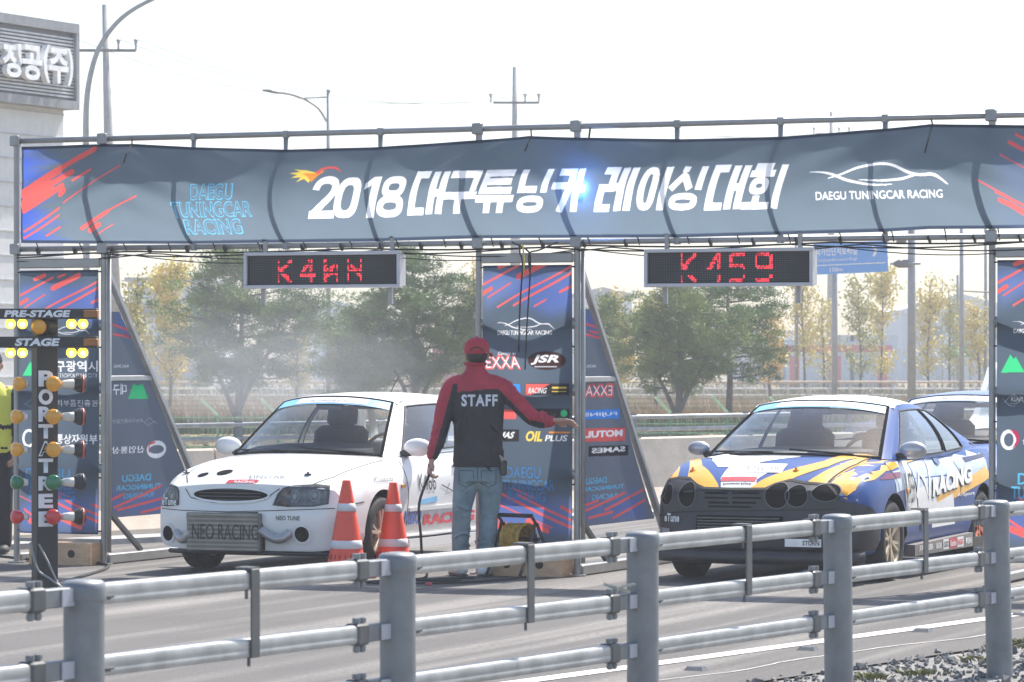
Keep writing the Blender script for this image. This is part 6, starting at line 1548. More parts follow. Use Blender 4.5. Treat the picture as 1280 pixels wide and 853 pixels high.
def armd(p, a, b):
    ab = b-a; t = max(0, min(1, (p-a).dot(ab)/ab.length_squared)); return (p-(a+ab*t))
mi = []
for f in jack.data.polygons:
    p = Vector(f.center); nrm = Vector(f.normal); red = False
    if p.z > zy+.012*sin(p.x*9): red = True
    if p.x < q(572, 0)[0]+max(0, (zy-p.z))*-.03 and p.z < zy+.05:       # left sleeve: outer side red
        d = armd(p, shL, elL) if p.z > elL.z else armd(p, elL, wrL); red = d.x < .004
    if p.x > q(622, 0)[0]:
        a, b = (shR, elR) if p.x < elR.x else (elR, wrR); ax = (b-a).normalized(); up = Vector((0, 0, 1))-ax*ax.z; up.normalize()
        d = armd(p, a, b); red = d.dot(up) > -.020 or p.x > wrR.x-.06
        if p.z < zy-.03 and p.x < q(629, 0)[0]: red = False
    mi.append(1 if red else 0)
jack.data.polygons.foreach_set('material_index', mi)
bmj = bmesh.new(); bmj.from_mesh(jack.data); bvj = BVHTree.FromBMesh(bmj); bmj.free()
def backp(d=.004):
    def fn(u, v):
        h = bvj.ray_cast(Vector((u, -2, v)), Vector((0, 1, 0))); return None if h[0] is None else h[0]-Vector((0, d, 0))
    return fn
A = q(577, 508); B = q(622, 493); laid('print_lettering', fit_text('STAFF', (A.x, A.z, B.x, B.z), off=.035, spacing=1.15), M('white_print', (.66, .68, .74), .6), jack, backp(), .03)
m = MB(); m.path([q(594, 455, 0)+Vector((.076*cos(t), .080*sin(t), .0)) for t in np.linspace(0, 2*pi, 24)], .014, 8, cap=False); m.build('collar', redf, jack, smooth=True)
m = MB(); m.path([q(597, 582, 0)+Vector((.182*cos(t), .130*sin(t), 0)) for t in np.linspace(0, 2*pi, 30)], .010, 6, cap=False); m.build('hem_band', MATS['black_fabric'], jack, smooth=True)
# jeans
denim = M('washed_denim', (.24, .32, .35), .85, var=.25, scale=5, rgb2=(.105, .165, .20), bump=.3, bscale=60)
m = MB(); hr = [(597, 577, .165, .115), (597, 590, .180, .132), (597, 602, .180, .128)]
vs = []; 
for (px, py, a_, b_) in hr:
    c_ = q(px, py)
    for k in range(n_): t = 2*pi*k/n_; vs.append(c_+Vector((a_*cos(t), b_*sin(t), 0)))
m.add(vs, [(i*n_+k, i*n_+(k+1) % n_, (i+1)*n_+(k+1) % n_, (i+1)*n_+k) for i in range(2) for k in range(n_)]+[tuple(range(n_)), tuple(range(2*n_, 3*n_))])
limb(m, [q(583, 590), q(581, 612, .0), q(578, 632, -.02), kneeL, q(576, 665, .01), q(575, 685, .03), ankL+Vector((0, 0, .02))], [.098, .093, .078, .070, .071, .062, .056])
limb(m, [q(611, 590), q(613, 612, .0), q(612, 632, .01), kneeR, q(610, 667, .0), q(606, 688, -.01), ankR+Vector((0, 0, .02))], [.098, .093, .078, .070, .071, .060, .056])
m.ball(q(597, 600), .085, 16, 10)
for a, b in ((kneeL, ankL), (kneeR, ankR)):
    for k in range(7):
        c_ = a.lerp(b, -.22+.16*k+.03*rr.random()); ph = rr.uniform(3, 5.5); m.path([c_+Vector((.069*cos(x), .069*sin(x), .018*sin(x*2+k))) for x in np.linspace(ph, ph+2.4, 9)], .009, 6)
for sg, hx in ((-1, hipL), (1, hipR)):
    for k in range(3): m.path([hx+Vector((sg*.03*j/4-sg*.01, -.105+.005*j, -.085-.035*k-.006*j)) for j in range(5)], .008, 6)
jeans = remesh(m, 'jeans', .0075, denim, man, 3)
bmj = bmesh.new(); bmj.from_mesh(jeans.data); bvq = BVHTree.FromBMesh(bmj); bmj.free()
def jp(d=.003):
    def fn(u, v):
        h = bvq.ray_cast(Vector((u, -2, v)), Vector((0, 1, 0))); return None if h[0] is None else h[0]-Vector((0, d, 0))
    return fn
stitch = M('jeans_seam', (.05, .08, .11), .9)
for sg in (-1, 1):
    cx = q(597, 0)[0]+sg*.085; z0 = q(0, 588)[2]
    laid('back_pocket', brush([(cx-.055, z0), (cx-.055, z0-.10), (cx, z0-.125), (cx+.055, z0-.10), (cx+.055, z0), (cx-.055, z0)], .006), stitch, jeans, jp(), .03)
laid('seam', brush([(q(597, 0)[0], q(0, 580)[2]), (q(597, 0)[0], q(0, 603)[2])], .006), stitch, jeans, jp(), .03)
# belt pouch and radio on the right hip
m = MB(); c_ = q(629, 585, -.02); m.box(c_, (.06, .07, .12), bev=.012); m.tube(c_+Vector((0, 0, .05)), c_+Vector((.0, 0, .14)), .007, 6)
po = m.build('belt_pouch', blackp, man); m = MB(); m.path([c_+Vector((-.01, -.03, .05)), c_+Vector((-.03, -.05, .10)), c_+Vector((.01, -.04, .06))], .009, 6); m.build('keys', M('key_metal', (.5, .5, .5), .3, metal=.8), po)
# shoes
shoew = M('white_shoe', (.62, .62, .62), .5); sole = M('dark_sole', (.06, .06, .06), .7)
for a, rz in ((ankL, .35), (ankR, -.25)):
    m = MB(); f_ = Vector((-sin(rz), cos(rz), 0)); b0 = Vector((a.x, a.y, 0)); limb(m, [b0-f_*.05+Vector((0, 0, .055)), b0+f_*.06+Vector((0, 0, .055)), b0+f_*.17+Vector((0, 0, .038))], [.046, .050, .036]); limb(m, [b0-f_*.02+Vector((0, 0, .10)), b0-f_*.02+Vector((0, 0, .055))], [.044, .05])
    sh_ = remesh(m, 'shoe', .007, shoew, man, 2); m = MB(); m.path([b0-f_*.09+Vector((0, 0, .014)), b0+Vector((0, 0, .014)), b0+f_*.12+Vector((0, 0, .014)), b0+f_*.20+Vector((0, 0, .016))], [.036, .048, .050, .030], 12, ell=(1, .30)); m.build('sole', sole, sh_)
# hair and cap
m = MB(); m.ball(hc+Vector((0, -.008, -.012)), 1, 20, 12, (.084, .100, .088)); 
hair = remesh(m, 'hair', .007, hairm, man, 1)
capm = M('cap_red', (.42, .015, .04), .7, var=.08)
m = MB(); cc = hc+Vector((0, -.004, .018)); m.lathe([(.096*sc_, z_) for sc_, z_ in ((.98, -.022), (1.0, .0), (.99, .025), (.93, .052), (.78, .078), (.5, .094), (.2, .100), (1e-4, .101))], c=cc, n=26)
for v_ in range(len(m.v)): x_, y_, z_ = m.v[v_]; m.v[v_] = (x_, cc.y+(y_-cc.y)*1.12, z_)
cap_ = m.build('cap', capm, man, smooth=True)
m = MB(); m.ball(cc+Vector((0, -.004, .102)), .009, 8, 6); m.build('button', capm, cap_)
m = MB(); m.grid(lambda u, v: cc+Vector((.045+(.075*sin((u-.5)*pi*1.0))*1.0, .085+.085*cos((u-.5)*pi)*v, -.012-.03*v-.02*abs(u-.5))), 14, 5); m.build('brim', capm, cap_, smooth=True)
m = MB(); m.path([cc+Vector((.048*cos(t), -.098-.010*sin(t), -.004+.030*sin(t))) for t in np.linspace(0, pi, 12)], .005, 5); m.build('strap_opening', hairm, cap_)
m = MB(); m.path([cc+Vector((x, -.108+.05*(x/.07)**2, -.018)) for x in np.linspace(-.06, .075, 8)], .006, 5); m.build('strap', capm, cap_); m = MB(); m.box(cc+Vector((.066, -.066, -.014)), (.018, .006, .014)); m.build('buckle', MATS['key_metal'], cap_)
# black control cable held in the left hand
hcb = wrL+Vector((-.02, -.03, -.08)); m = MB(); m.path(spline([tuple(hcb+Vector((PX, PY, .04))), tuple(hcb+Vector((PX, PY, -.03))), tuple(q(524, 630, -.1)+Vector((PX, PY, 0))), tuple(q(526, 670, -.1)+Vector((PX, PY, 0))), tuple(q(528, 700, -.1)+Vector((PX, PY, 0))), (q(533, 720).x+PX, PY-.3, .012), (PX-.6, PY-.55, .012), (PX-.1, PY-.7, .012)], 8), .0105, 7)
tag(m.build('control_cable', black, None, smooth=True), "black control cable hanging from the man's left hand to the asphalt", 'cable')

# person in the yellow vest, cut by the left edge of the photograph
vx, vy = -4.42, 31.2; vp = empty('person', (vx, vy, 0), 0, 'person in a yellow and black vest at the left edge behind the tower', 'person')
def Vv(x, y, z): return Vector((x, y, z))
m = MB(); limb(m, [Vv(0, 0, .9), Vv(0, 0, 1.2), Vv(0, .0, 1.40)], [.12, .13, .07]); limb(m, [Vv(0, 0, 1.40), Vv(0, 0, 1.5)], [.06, .055]); m.ball((0, 0, 1.61), 1, 18, 12, (.078, .098, .11)); m.ball((0, -.105, 1.59), .014, 8, 6)
for sg in (-1, 1):
    m.ball((sg*.08, 0, 1.60), 1, 8, 6, (.013, .02, .03)); m.ball((sg*.03, -.09, 1.63), .012, 8, 6); limb(m, [Vv(0, 0, 1.36), Vv(sg*.19, 0, 1.36), Vv(sg*.24, -.02, 1.08), Vv(sg*.21, -.16, .90)], [.06, .05, .04, .026]); limb(m, [Vv(sg*.09, 0, .88), Vv(sg*.10, -.01, .48), Vv(sg*.10, .02, .09)], [.085, .05, .036])
    hand(m, Vv(sg*.21, -.17, .88), (0, -.5, -.9), (-sg, 0, 0), sg, curl=.5)
remesh(m, 'body', .007, skin, vp, 2)
m = MB(); vs = []
for z_, a_, b_ in ((.86, .19, .13), (1.0, .19, .125), (1.2, .20, .13), (1.34, .20, .12), (1.41, .13, .09), (1.46, .07, .07)):
    for k in range(n_): t = 2*pi*k/n_; vs.append((a_*cos(t), b_*sin(t), z_))
m.add(vs, [(i*n_+k, i*n_+(k+1) % n_, (i+1)*n_+(k+1) % n_, (i+1)*n_+k) for i in range(5) for k in range(n_)]+[tuple(range(n_)), tuple(range(5*n_, 6*n_))])
for sg in (-1, 1): limb(m, [Vv(sg*.15, 0, 1.36), Vv(sg*.21, 0, 1.30), Vv(sg*.235, -.02, 1.12)], [.07, .068, .055])
vest = remesh(m, 'vest', .010, M('yellow_vest', (.72, .72, .10), .7), vp, 3); vest.data.materials.append(MATS['black_fabric'])
vest.data.polygons.foreach_set('material_index', [1 if (abs(f.center[0]) > .17 or 1.06 < f.center[2] < 1.10) else 0 for f in vest.data.polygons])
m = MB(); limb(m, [Vv(-.09, 0, .88), Vv(-.10, -.01, .48), Vv(-.10, .02, .09)], [.10, .075, .06]); limb(m, [Vv(.09, 0, .88), Vv(.10, -.01, .48), Vv(.10, .02, .09)], [.10, .075, .06]); limb(m, [Vv(-.06, 0, .9), Vv(.06, 0, .9)], [.12, .12]); remesh(m, 'trousers', .010, MATS['black_fabric'], vp, 2)
m = MB(); m.ball((0, .01, 1.635), 1, 16, 10, (.084, .102, .10)); m.build('hair', hairm, vp, smooth=True)
for sg in (-1, 1): m = MB(); m.path([(sg*.10, .07, .035), (sg*.10, -.05, .045), (sg*.10, -.17, .03)], [.042, .048, .034], 12, ell=(1, .8)); m.build('shoe', sole, vp, smooth=True)
# ================================================================== POLES, LAMPS, WIRES
def place(px, Y): return Vector(((px-640)*Y/F, Y, 0))
def zof(py, Y): return CH+(HZ-py)*Y/F
def lean_pole(name, px, Y, ytop, r0, r1, mat, lab, cat, grp=None, lean=0., base=-.05):
    p = place(px, Y); o = empty(name, p, 0, lab, cat, grp); h = zof(ytop, Y)
    m = MB(); m.path([(0, 0, base), (lean*h*.5, 0, h*.5), (lean*h, 0, h)], [r0, (r0+r1)/2, r1], 14); m.build('pole', mat, o, smooth=True); return o, h
UG = 'concrete utility poles with crossarms'
utop = []
def utility(px, Y, ytop, yarm, lab, lean):
    o, h = lean_pole('utility_pole', px, Y, ytop, .30, .085, concpole, lab, 'utility pole', UG, lean)
    za = zof(yarm, Y); cx = lean*za; a = .93
    m = MB(); m.box((cx+.05, -.2, za), (2.0*a, .09, .09), rz=.02); m.build('crossarm', dsteel, o)
    for dx in (-.98, .42, .98):
        m = MB(); m.tube((cx+dx, -.2, za), (cx+dx, -.2, za+.26), .035, 8); m.lathe([(.05, 0), (.07, .02), (.04, .05), (.09, .08), (.06, .12), (1e-5, .14)], c=(cx+dx, -.2, za+.24), n=12); m.build('insulator', steelp, o, smooth=True)
    utop.append([o.location+Vector((cx+dx, -.2, za+.38)) for dx in (-.98, .42, .98)])
utility(146, 118, 6, 64, 'utility pole with crossarm beside the curved street light at upper left', -.030)
utility(645, 150, 84, 129, 'utility pole with crossarm standing in the middle behind the banner title', -.004)
utility(1039, 205, 140, 168, 'far utility pole showing just above the banner near its right logo', 0)
m_w = []
for A_, B_ in zip(utop, utop[1:]):
    for p_, q_ in zip(A_, B_):
        m = MB(); n = 16; m.path([p_.lerp(q_, k/n)-Vector((0, 0, 1.1*4*(k/n)*(1-k/n))) for k in range(n+1)], .011, 4); o = m.build('overhead_wire', dsteel); m_w.append(o)
wl = ['upper left stretch of overhead wire, outer left line', 'upper left stretch of overhead wire, middle line', 'upper left stretch of overhead wire, outer right line', 'overhead wire running right of the middle utility pole, left line', 'overhead wire running right of the middle utility pole, centre line', 'overhead wire running right of the middle utility pole, right line']
for o, l_ in zip(m_w, wl): tag(o, l_, 'wire', 'overhead wires between the utility poles')
# curved street light, upper left
Y = 88; k_ = Y/F; o = empty('street_light', place(108, Y), 0, 'tall steel street light with curved arm crossing the upper left corner', 'street light', 'street lights')
pts = [(0, 0, -.05)]+[((x-108)*k_, 0, CH+(HZ-y)*k_) for x, y in ((108, 300), (107.5, 180), (107.5, 150), (109, 120), (114, 90), (123, 62), (138, 38), (158, 18), (185, 2), (215, -10), (250, -18))]
m = MB(); m.path(spline(pts, 5), list(np.linspace(.085, .040, 11*5+1)), 12); m.build('pole', steelp, o, smooth=True)
m = MB(); e = Vector(pts[-1]); m.box(e+Vector((.3, 0, .02)), (.7, .22, .10), bev=.03); m.build('lamp_head', dsteel, o)
# second street light
Y = 112; k_ = Y/F; o, h = lean_pole('street_light', 410.5, Y, 116, .085, .055, steelp, 'street light with an arm to the left above the banner', 'street light', 'street lights')
def L2(x, y): return ((x-410.5)*k_, 0, CH+(HZ-y)*k_)
m = MB(); m.ball(L2(410.5, 114), .07, 10, 8); m.build('pole_cap', steelp, o, smooth=True)
m = MB(); m.path(spline([L2(408, 152), L2(398, 136), L2(380, 124), L2(362, 118), L2(346, 116)], 6), .035, 8); m.build('arm', steelp, o, smooth=True); m = MB(); m.tube(L2(379, 123), L2(409, 122), .022, 6); m.build('brace', steelp, o)
m = MB(); m.path([L2(347, 116.5), L2(338, 114), L2(328, 113)], [.06, .10, .05], 10, ell=(1, .55)); m.build('lamp_head', dsteel, o, smooth=True)
# camera pole on the right
Y = 115; k_ = Y/F; o, h = lean_pole('camera_pole', 1139.5, Y, 240, .135, .115, steelp, 'thick grey pole with a side lamp right of the blue road sign', 'pole')
m = MB(); m.tube(((1112-1139.5)*k_, -.15, zof(330, Y)), ((1150-1139.5)*k_, -.15, zof(330, Y)), .04, 8); m.build('side_arm', steelp, o); m = MB(); m.path([((1116-1139.5)*k_, -.15, zof(330.5, Y)), ((1122-1139.5)*k_, -.15, zof(330, Y)), ((1134-1139.5)*k_, -.15, zof(330, Y))], [.05, .13, .13], 12); m.build('side_lamp', dsteel, o, smooth=True)
m = MB(); m.tube(((1120-1139.5)*k_, -.15, zof(301, Y)), ((1132-1139.5)*k_, -.15, zof(301, Y)), .12, 12); m.build('camera_box', dsteel, o)
for px, Y, yt, r0, r1, lb in ((995.5, 150, 300, .08, .06, 'thin steel pole behind the right LED display'), (1202, 140, 255, .095, .07, 'slim grey pole beside the green road sign'), (1232, 150, 262, .075, .06, 'slim pole just left of the right tower'), (1197.5, 175, 344, .09, .08, 'short pole behind the slim grey pole on the right'), (1178, 170, 335, .02, .012, 'thin antenna rod between the yellow trees on the right')):
    lean_pole('pole', px, Y, yt, r0, r1, steelp, lb, 'pole')
m = MB(); a = W(1204, 364, 145); b = W(1242, 366, 145); m.tube(a, b, .03, 5); tag(m.build('span_wire', dsteel), 'short wire between the two slim poles at right', 'wire')
# big blue road sign
signb = M('sign_blue', (.05, .30, .78), .5, var=.03); signw = M('sign_white', (.78, .80, .82), .5); signg = M('sign_green', (.03, .32, .20), .5)
Y = 140; k_ = Y/F; o, h = lean_pole('road_sign', 1043.5, Y, 300, .115, .10, steelp, 'large blue road sign with Korean lettering and a white arrow on a grey pole', 'road sign')
def sg_(x, y): return ((x-1043.5)*k_, zof(y, Y))
x0, z1 = sg_(1017, 303); x1, z0 = sg_(1109, 342)
m = MB(); m.box(((x0+x1)/2, -.20, (z0+z1)/2), (x1-x0, .05, z1-z0), R=Matrix.Rotation(radians(-2.5), 3, 'Y'), bev=.01); pn = m.build('panel', signb, o)
RS_ = Matrix.Rotation(radians(-2.5), 3, 'Y'); cs = Vector(((x0+x1)/2, -.20, (z0+z1)/2))
def sgf(u, v): return RS_ @ (Vector((u, -.20, v))-cs)+cs+Vector((0, -.031, 0))
def sgt(s_t, xa, ya, xb, yb, off=.02): A = sg_(xa, yb); B = sg_(xb, ya); laid('print_lettering', fit_text(s_t, (A[0], A[1], B[0], B[1]), off=off), signw, pn, sgf, 0)
sgt('국가산단서로40길', 1019, 308, 1071, 319); sgt('Gukgasandan-seoro 40-gil', 1020, 322, 1070, 327, .0); sgt('150m', 1036, 334, 1052, 339)
A = sg_(1018, 330); B = sg_(1106, 331.2); laid('rule', rect(A[0], B[1], B[0], A[1]), signw, pn, sgf, 0)
laid('arrow', brush([sg_(1090, 308), sg_(1095, 315), sg_(1091, 322)], .09), signw, pn, sgf, 0)
# green sign and blue disc
Y = 175; k_ = Y/F; o = empty('road_sign', place(1203, Y), 0, 'small green road sign low between the poles on the right', 'road sign')
m = MB(); m.box((0, -.1, zof(439, Y)), (40*k_, .05, 15*k_)); pn = m.build('panel', signg, o); m = MB(); m.tube((-.4, 0, 0), (-.4, 0, zof(439, Y)), .04, 8); m.tube((.4, 0, 0), (.4, 0, zof(439, Y)), .04, 8); m.build('leg', steelp, o)
laid('print_lettering', fit_text('대구  현풍', (-.6, zof(441, Y), .6, zof(436, Y)), off=.02), signw, pn, lambda u, v: Vector((u, -.13, v)), 0)
o = empty('road_sign', place(1212, 168), 0, 'round blue road sign above the green sign on the right', 'road sign'); m = MB(); R_ = 8*168/F; m.tube((0, -.1, zof(427, 168)), (0, -.13, zof(427, 168)), R_, 24); pn = m.build('panel', signb, o); m = MB(); m.tube((0, 0, 0), (0, 0, zof(420, 168)), .03, 8); m.build('pole', steelp, o)
laid('arrow', brush([(0, zof(431, 168)), (0, zof(424, 168))], .06), signw, pn, lambda u, v: Vector((u, -.135, v)), 0)

# ================================================================== BUILDINGS
wallm = M('pale_cladding', (.62, .63, .64), .6, var=.05); wallg = M('sign_cladding', (.13, .14, .16), .5, var=.06); trimg = M('grey_trim', (.26, .27, .29), .5)
SO = Vector((-8.35, 70, 0)); SD = Vector((-.43, -.90, 0)).normalized(); SN = Vector((SD.y, -SD.x, 0))     # face runs towards the camera to the left
if SN.dot(-SO) < 0: SN = -SN
fb = empty('factory_building', SO, 0, 'pale clad factory with a ribbed sign band reading 정공(주) at upper left', 'building')
def fw(a, n, z): return SD*a+SN*n+Vector((0, 0, z))
zt, zb_ = 7.90, zof(131, 70)
LB = 14.0; DB = 26.0
m = MB(); m.prism([(0, 0), (LB, 0), (LB, -DB), (0, -DB)], lambda a, n, d: fw(a, n-.25, d), 0, zb_+.1); m.build('wall', wallm, fb)
m = MB(); m.prism([(-.02, 0), (LB, 0), (LB, -3.5), (-.02, -3.5)], lambda a, n, d: fw(a, n-.05, d), zb_, zt); m.build('sign_box', wallg, fb)
for z0_, z1_, e in ((zt-.02, zt+.16, .06), (zb_-.10, zb_+.06, .06)): m = MB(); m.prism([(-.08, e), (LB, e), (LB, -3.5), (-.08, -3.5)], lambda a, n, d: fw(a, n, d), z0_, z1_); m.build('edge_trim', trimg, fb)
m = MB(); m.prism([(-.09, .055), (.02, .055), (.02, -.1), (-.09, -.1)], lambda a, n, d: fw(a, n, d), zb_, zt); m.build('corner_trim', trimg, fb)
rib = M('rib_white', (.50, .51, .53), .5)
nr_ = 18
for k in range(nr_):
    z = zb_+.10+(zt-zb_-.2)*(k+.5)/nr_; m = MB(); m.prism([(.03, 0), (LB, 0), (LB, .045), (.03, .045)], lambda a, n, d: fw(a, n-.045, d), z-.018, z+.018); m.build('cladding_rib', rib, fb)
for k in range(14):
    z = .4+k*(zb_-.6)/13; m = MB(); m.prism([(0, 0), (LB, 0), (LB, .02), (0, .02)], lambda a, n, d: fw(a, n-.25, d), z, z+.025); m.build('wall_joint', M('joint_grey', (.46, .47, .48), .6), fb)
letm = M('letter_white', (.86, .87, .88), .45)
def letter(s_t, pa, pb, y0, y1):
    # along-face coordinate from the pixel column
    def al(px):
        k = (px-640)/F; t = (k*SO.y-SO.x)/(SD.x-k*SD.y); return t
    a0, a1 = al(pa), al(pb); v, f = text_mesh(s_t, .035); xs = [p[0] for p in v]; ys_ = [p[1] for p in v]; mx0, mx1, my0, my1 = min(xs), max(xs), min(ys_), max(ys_)
    Yh = 70+SD.y*(a0+a1)/2; z0 = zof(y1, Yh); z1 = zof(y0, Yh)
    P = [(a0+(a1-a0)*(x-mx0)/(mx1-mx0), z0+(z1-z0)*(y-my0)/(my1-my0)) for x, y in v]
    m = MB(); n = len(P); m.add([fw(a, .14, z) for a, z in P], f); m.add([fw(a, .03, z) for a, z in P], f)
    ec = {}
    for q_ in f:
        for i in range(len(q_)): e = (q_[i], q_[(i+1) % len(q_)]); kk = tuple(sorted(e)); ec[kk] = ec.get(kk, [])+[e]
    for kk, es in ec.items():
        if len(es) == 1: i, j = es[0]; m.add([fw(*(P[i][0], .14, P[i][1])), fw(*(P[j][0], .14, P[j][1])), fw(P[j][0], .03, P[j][1]), fw(P[i][0], .03, P[i][1])], [(0, 1, 2, 3)])
    m.build('sign_letter', letm, fb, fix=False)
letter('정', -4, 19, 54, 97); letter('공', 21, 45, 57, 101); letter('(', 47, 55, 56, 104); letter('주', 54, 78, 61, 105); letter(')', 77, 84, 62, 108)
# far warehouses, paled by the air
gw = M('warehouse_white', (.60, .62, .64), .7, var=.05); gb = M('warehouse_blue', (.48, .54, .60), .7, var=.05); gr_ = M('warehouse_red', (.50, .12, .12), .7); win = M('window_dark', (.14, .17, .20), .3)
def warehouse(px0, px1, ytop, Y, wm, rm, lab, ridge=.0, doors=0, depth=20, pitch='gable'):
    k_ = Y/F; x0 = (px0-640)*k_; w_ = (px1-px0)*k_; h = zof(ytop, Y); o = empty('warehouse', (x0, Y, 0), 0, lab, 'building')
    m = MB(); m.box((w_/2, depth/2, h/2), (w_, depth, h)); m.build('wall', wm, o)
    m = MB(); m.prism([(-.2, h), (w_+.2, h), (w_+.2, h+.25), (w_/2, h+.25+ridge), (-.2, h+.25)], lambda a, b, d: Vector((a, d, b)), -.3, depth); m.build('roof', rm, o)
    nw = max(2, int(w_/3.2)); pw = None
    for j in range(nw):
        if pw is None: m = MB(); m.box((0, -.04, 0), (1.5, .08, .9)); pw = m.build('window', win, o); pw.location = (w_*(j+.5)/nw, 0, h*.72)
        else: shared('window', pw, (w_*(j+.5)/nw, 0, h*.72), o)
    for j in range(doors): m = MB(); m.box((w_*(j+.5)/doors, -.05, 1.6), (3, .08, 3.2)); m.build('door', rm, o)
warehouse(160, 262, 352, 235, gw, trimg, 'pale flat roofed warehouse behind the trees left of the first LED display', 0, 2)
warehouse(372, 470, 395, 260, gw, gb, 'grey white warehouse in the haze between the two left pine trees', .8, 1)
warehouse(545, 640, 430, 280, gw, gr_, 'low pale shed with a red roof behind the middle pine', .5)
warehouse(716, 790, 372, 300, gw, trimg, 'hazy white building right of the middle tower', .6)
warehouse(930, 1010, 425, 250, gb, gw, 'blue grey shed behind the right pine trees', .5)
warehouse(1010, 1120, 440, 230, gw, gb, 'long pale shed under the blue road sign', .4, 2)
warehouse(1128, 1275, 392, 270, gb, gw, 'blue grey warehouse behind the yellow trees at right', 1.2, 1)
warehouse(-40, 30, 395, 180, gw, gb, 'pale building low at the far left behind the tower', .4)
# red steel gantry beam far away on the right
o = empty('pipe_bridge', place(985, 195), 0, 'faded red steel pipe bridge behind the yellow trees on the right', 'bridge'); k_ = 195/F
redst2 = M('faded_red_steel', (.55, .16, .17), .6)
m = MB(); m.box((55*k_, 0, zof(436, 195)), (150*k_, .4, .36)); m.build('beam', redst2, o)
for j, dx in enumerate((8, 60, 118)): m = MB(); m.box((dx*k_, 0, zof(445, 195)/2), (.5, .3, zof(445, 195))); m.build('column', redst2, o)
o = empty('container', place(580, 200), 0, 'red container standing far behind the white car', 'container'); m = MB(); m.box((0, 0, 1.2), (3.4, 2.2, 2.4), bev=.03); m.build('box_body', redst2, o)
for j in range(12): m = MB(); m.box((-1.6+j*.29, -1.12, 1.2), (.12, .05, 2.2)); m.build('rib', redst2, o)
# white van nose beside the right tower
p = place(1316, 44); o = empty('parked_van', p, CRZ, 'white van roof showing between the coupe and the right tower', 'van')
m = MB(); m.prism([(-1.8, .35), (1.2, .35), (1.3, .8), (.75, 1.0), (.1, 1.55), (-.3, 1.62), (-1.8, 1.62)], lambda a, b, d: Vector((a, d, b)), -.78, .78); m.build('body', whitep, o); m = MB(); m.prism([(.72, 1.03), (.14, 1.52), (.16, 1.53), (.76, 1.02)], lambda a, b, d: Vector((a+.02, d, b+.01)), -.68, .68); m.build('windscreen', glass_c, o)
for sg in (1, -1):
    for x in (.7, -1.2): m = MB(); m.tube((x, sg*.60, .30), (x, sg*.80, .30), .30, 24); m.build('tyre', tyrem, o, smooth=True)

# ================================================================== TREES
barkm = M('bark', (.14, .12, .10), .9, var=.3, scale=4, bump=.5)
def needle_m(nm, a, b):
    m = M(nm, a, .75, rgb2=b, scale=1.1); return m
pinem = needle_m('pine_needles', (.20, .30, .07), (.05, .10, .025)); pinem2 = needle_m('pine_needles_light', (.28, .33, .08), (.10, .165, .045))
def blades(C, D, ln, wd, rng, name, mat, parent, cols=1):
    """many thin triangles: centres C (n,3), directions D (n,3)"""
    n = len(C); D = D/np.linalg.norm(D, axis=1, keepdims=True); up = rng.normal(size=(n, 3)); sd = np.cross(D, up); sd /= np.linalg.norm(sd, axis=1, keepdims=True)+1e-9
    L_ = (ln*rng.uniform(.6, 1.2, (n, 1))); V = np.empty((n, 3, 3)); V[:, 0] = C-sd*wd/2; V[:, 1] = C+sd*wd/2; V[:, 2] = C+D*L_
    me = bpy.data.meshes.new(name); me.vertices.add(3*n); me.vertices.foreach_set('co', V.reshape(-1)); me.loops.add(3*n); me.loops.foreach_set('vertex_index', np.arange(3*n, dtype=np.int32)); me.polygons.add(n)
    me.polygons.foreach_set('loop_start', np.arange(0, 3*n, 3, dtype=np.int32)); me.polygons.foreach_set('loop_total', np.full(n, 3, dtype=np.int32)); me.update(calc_edges=True); me.materials.append(mat)
    return link(bpy.data.objects.new(name, me), parent)
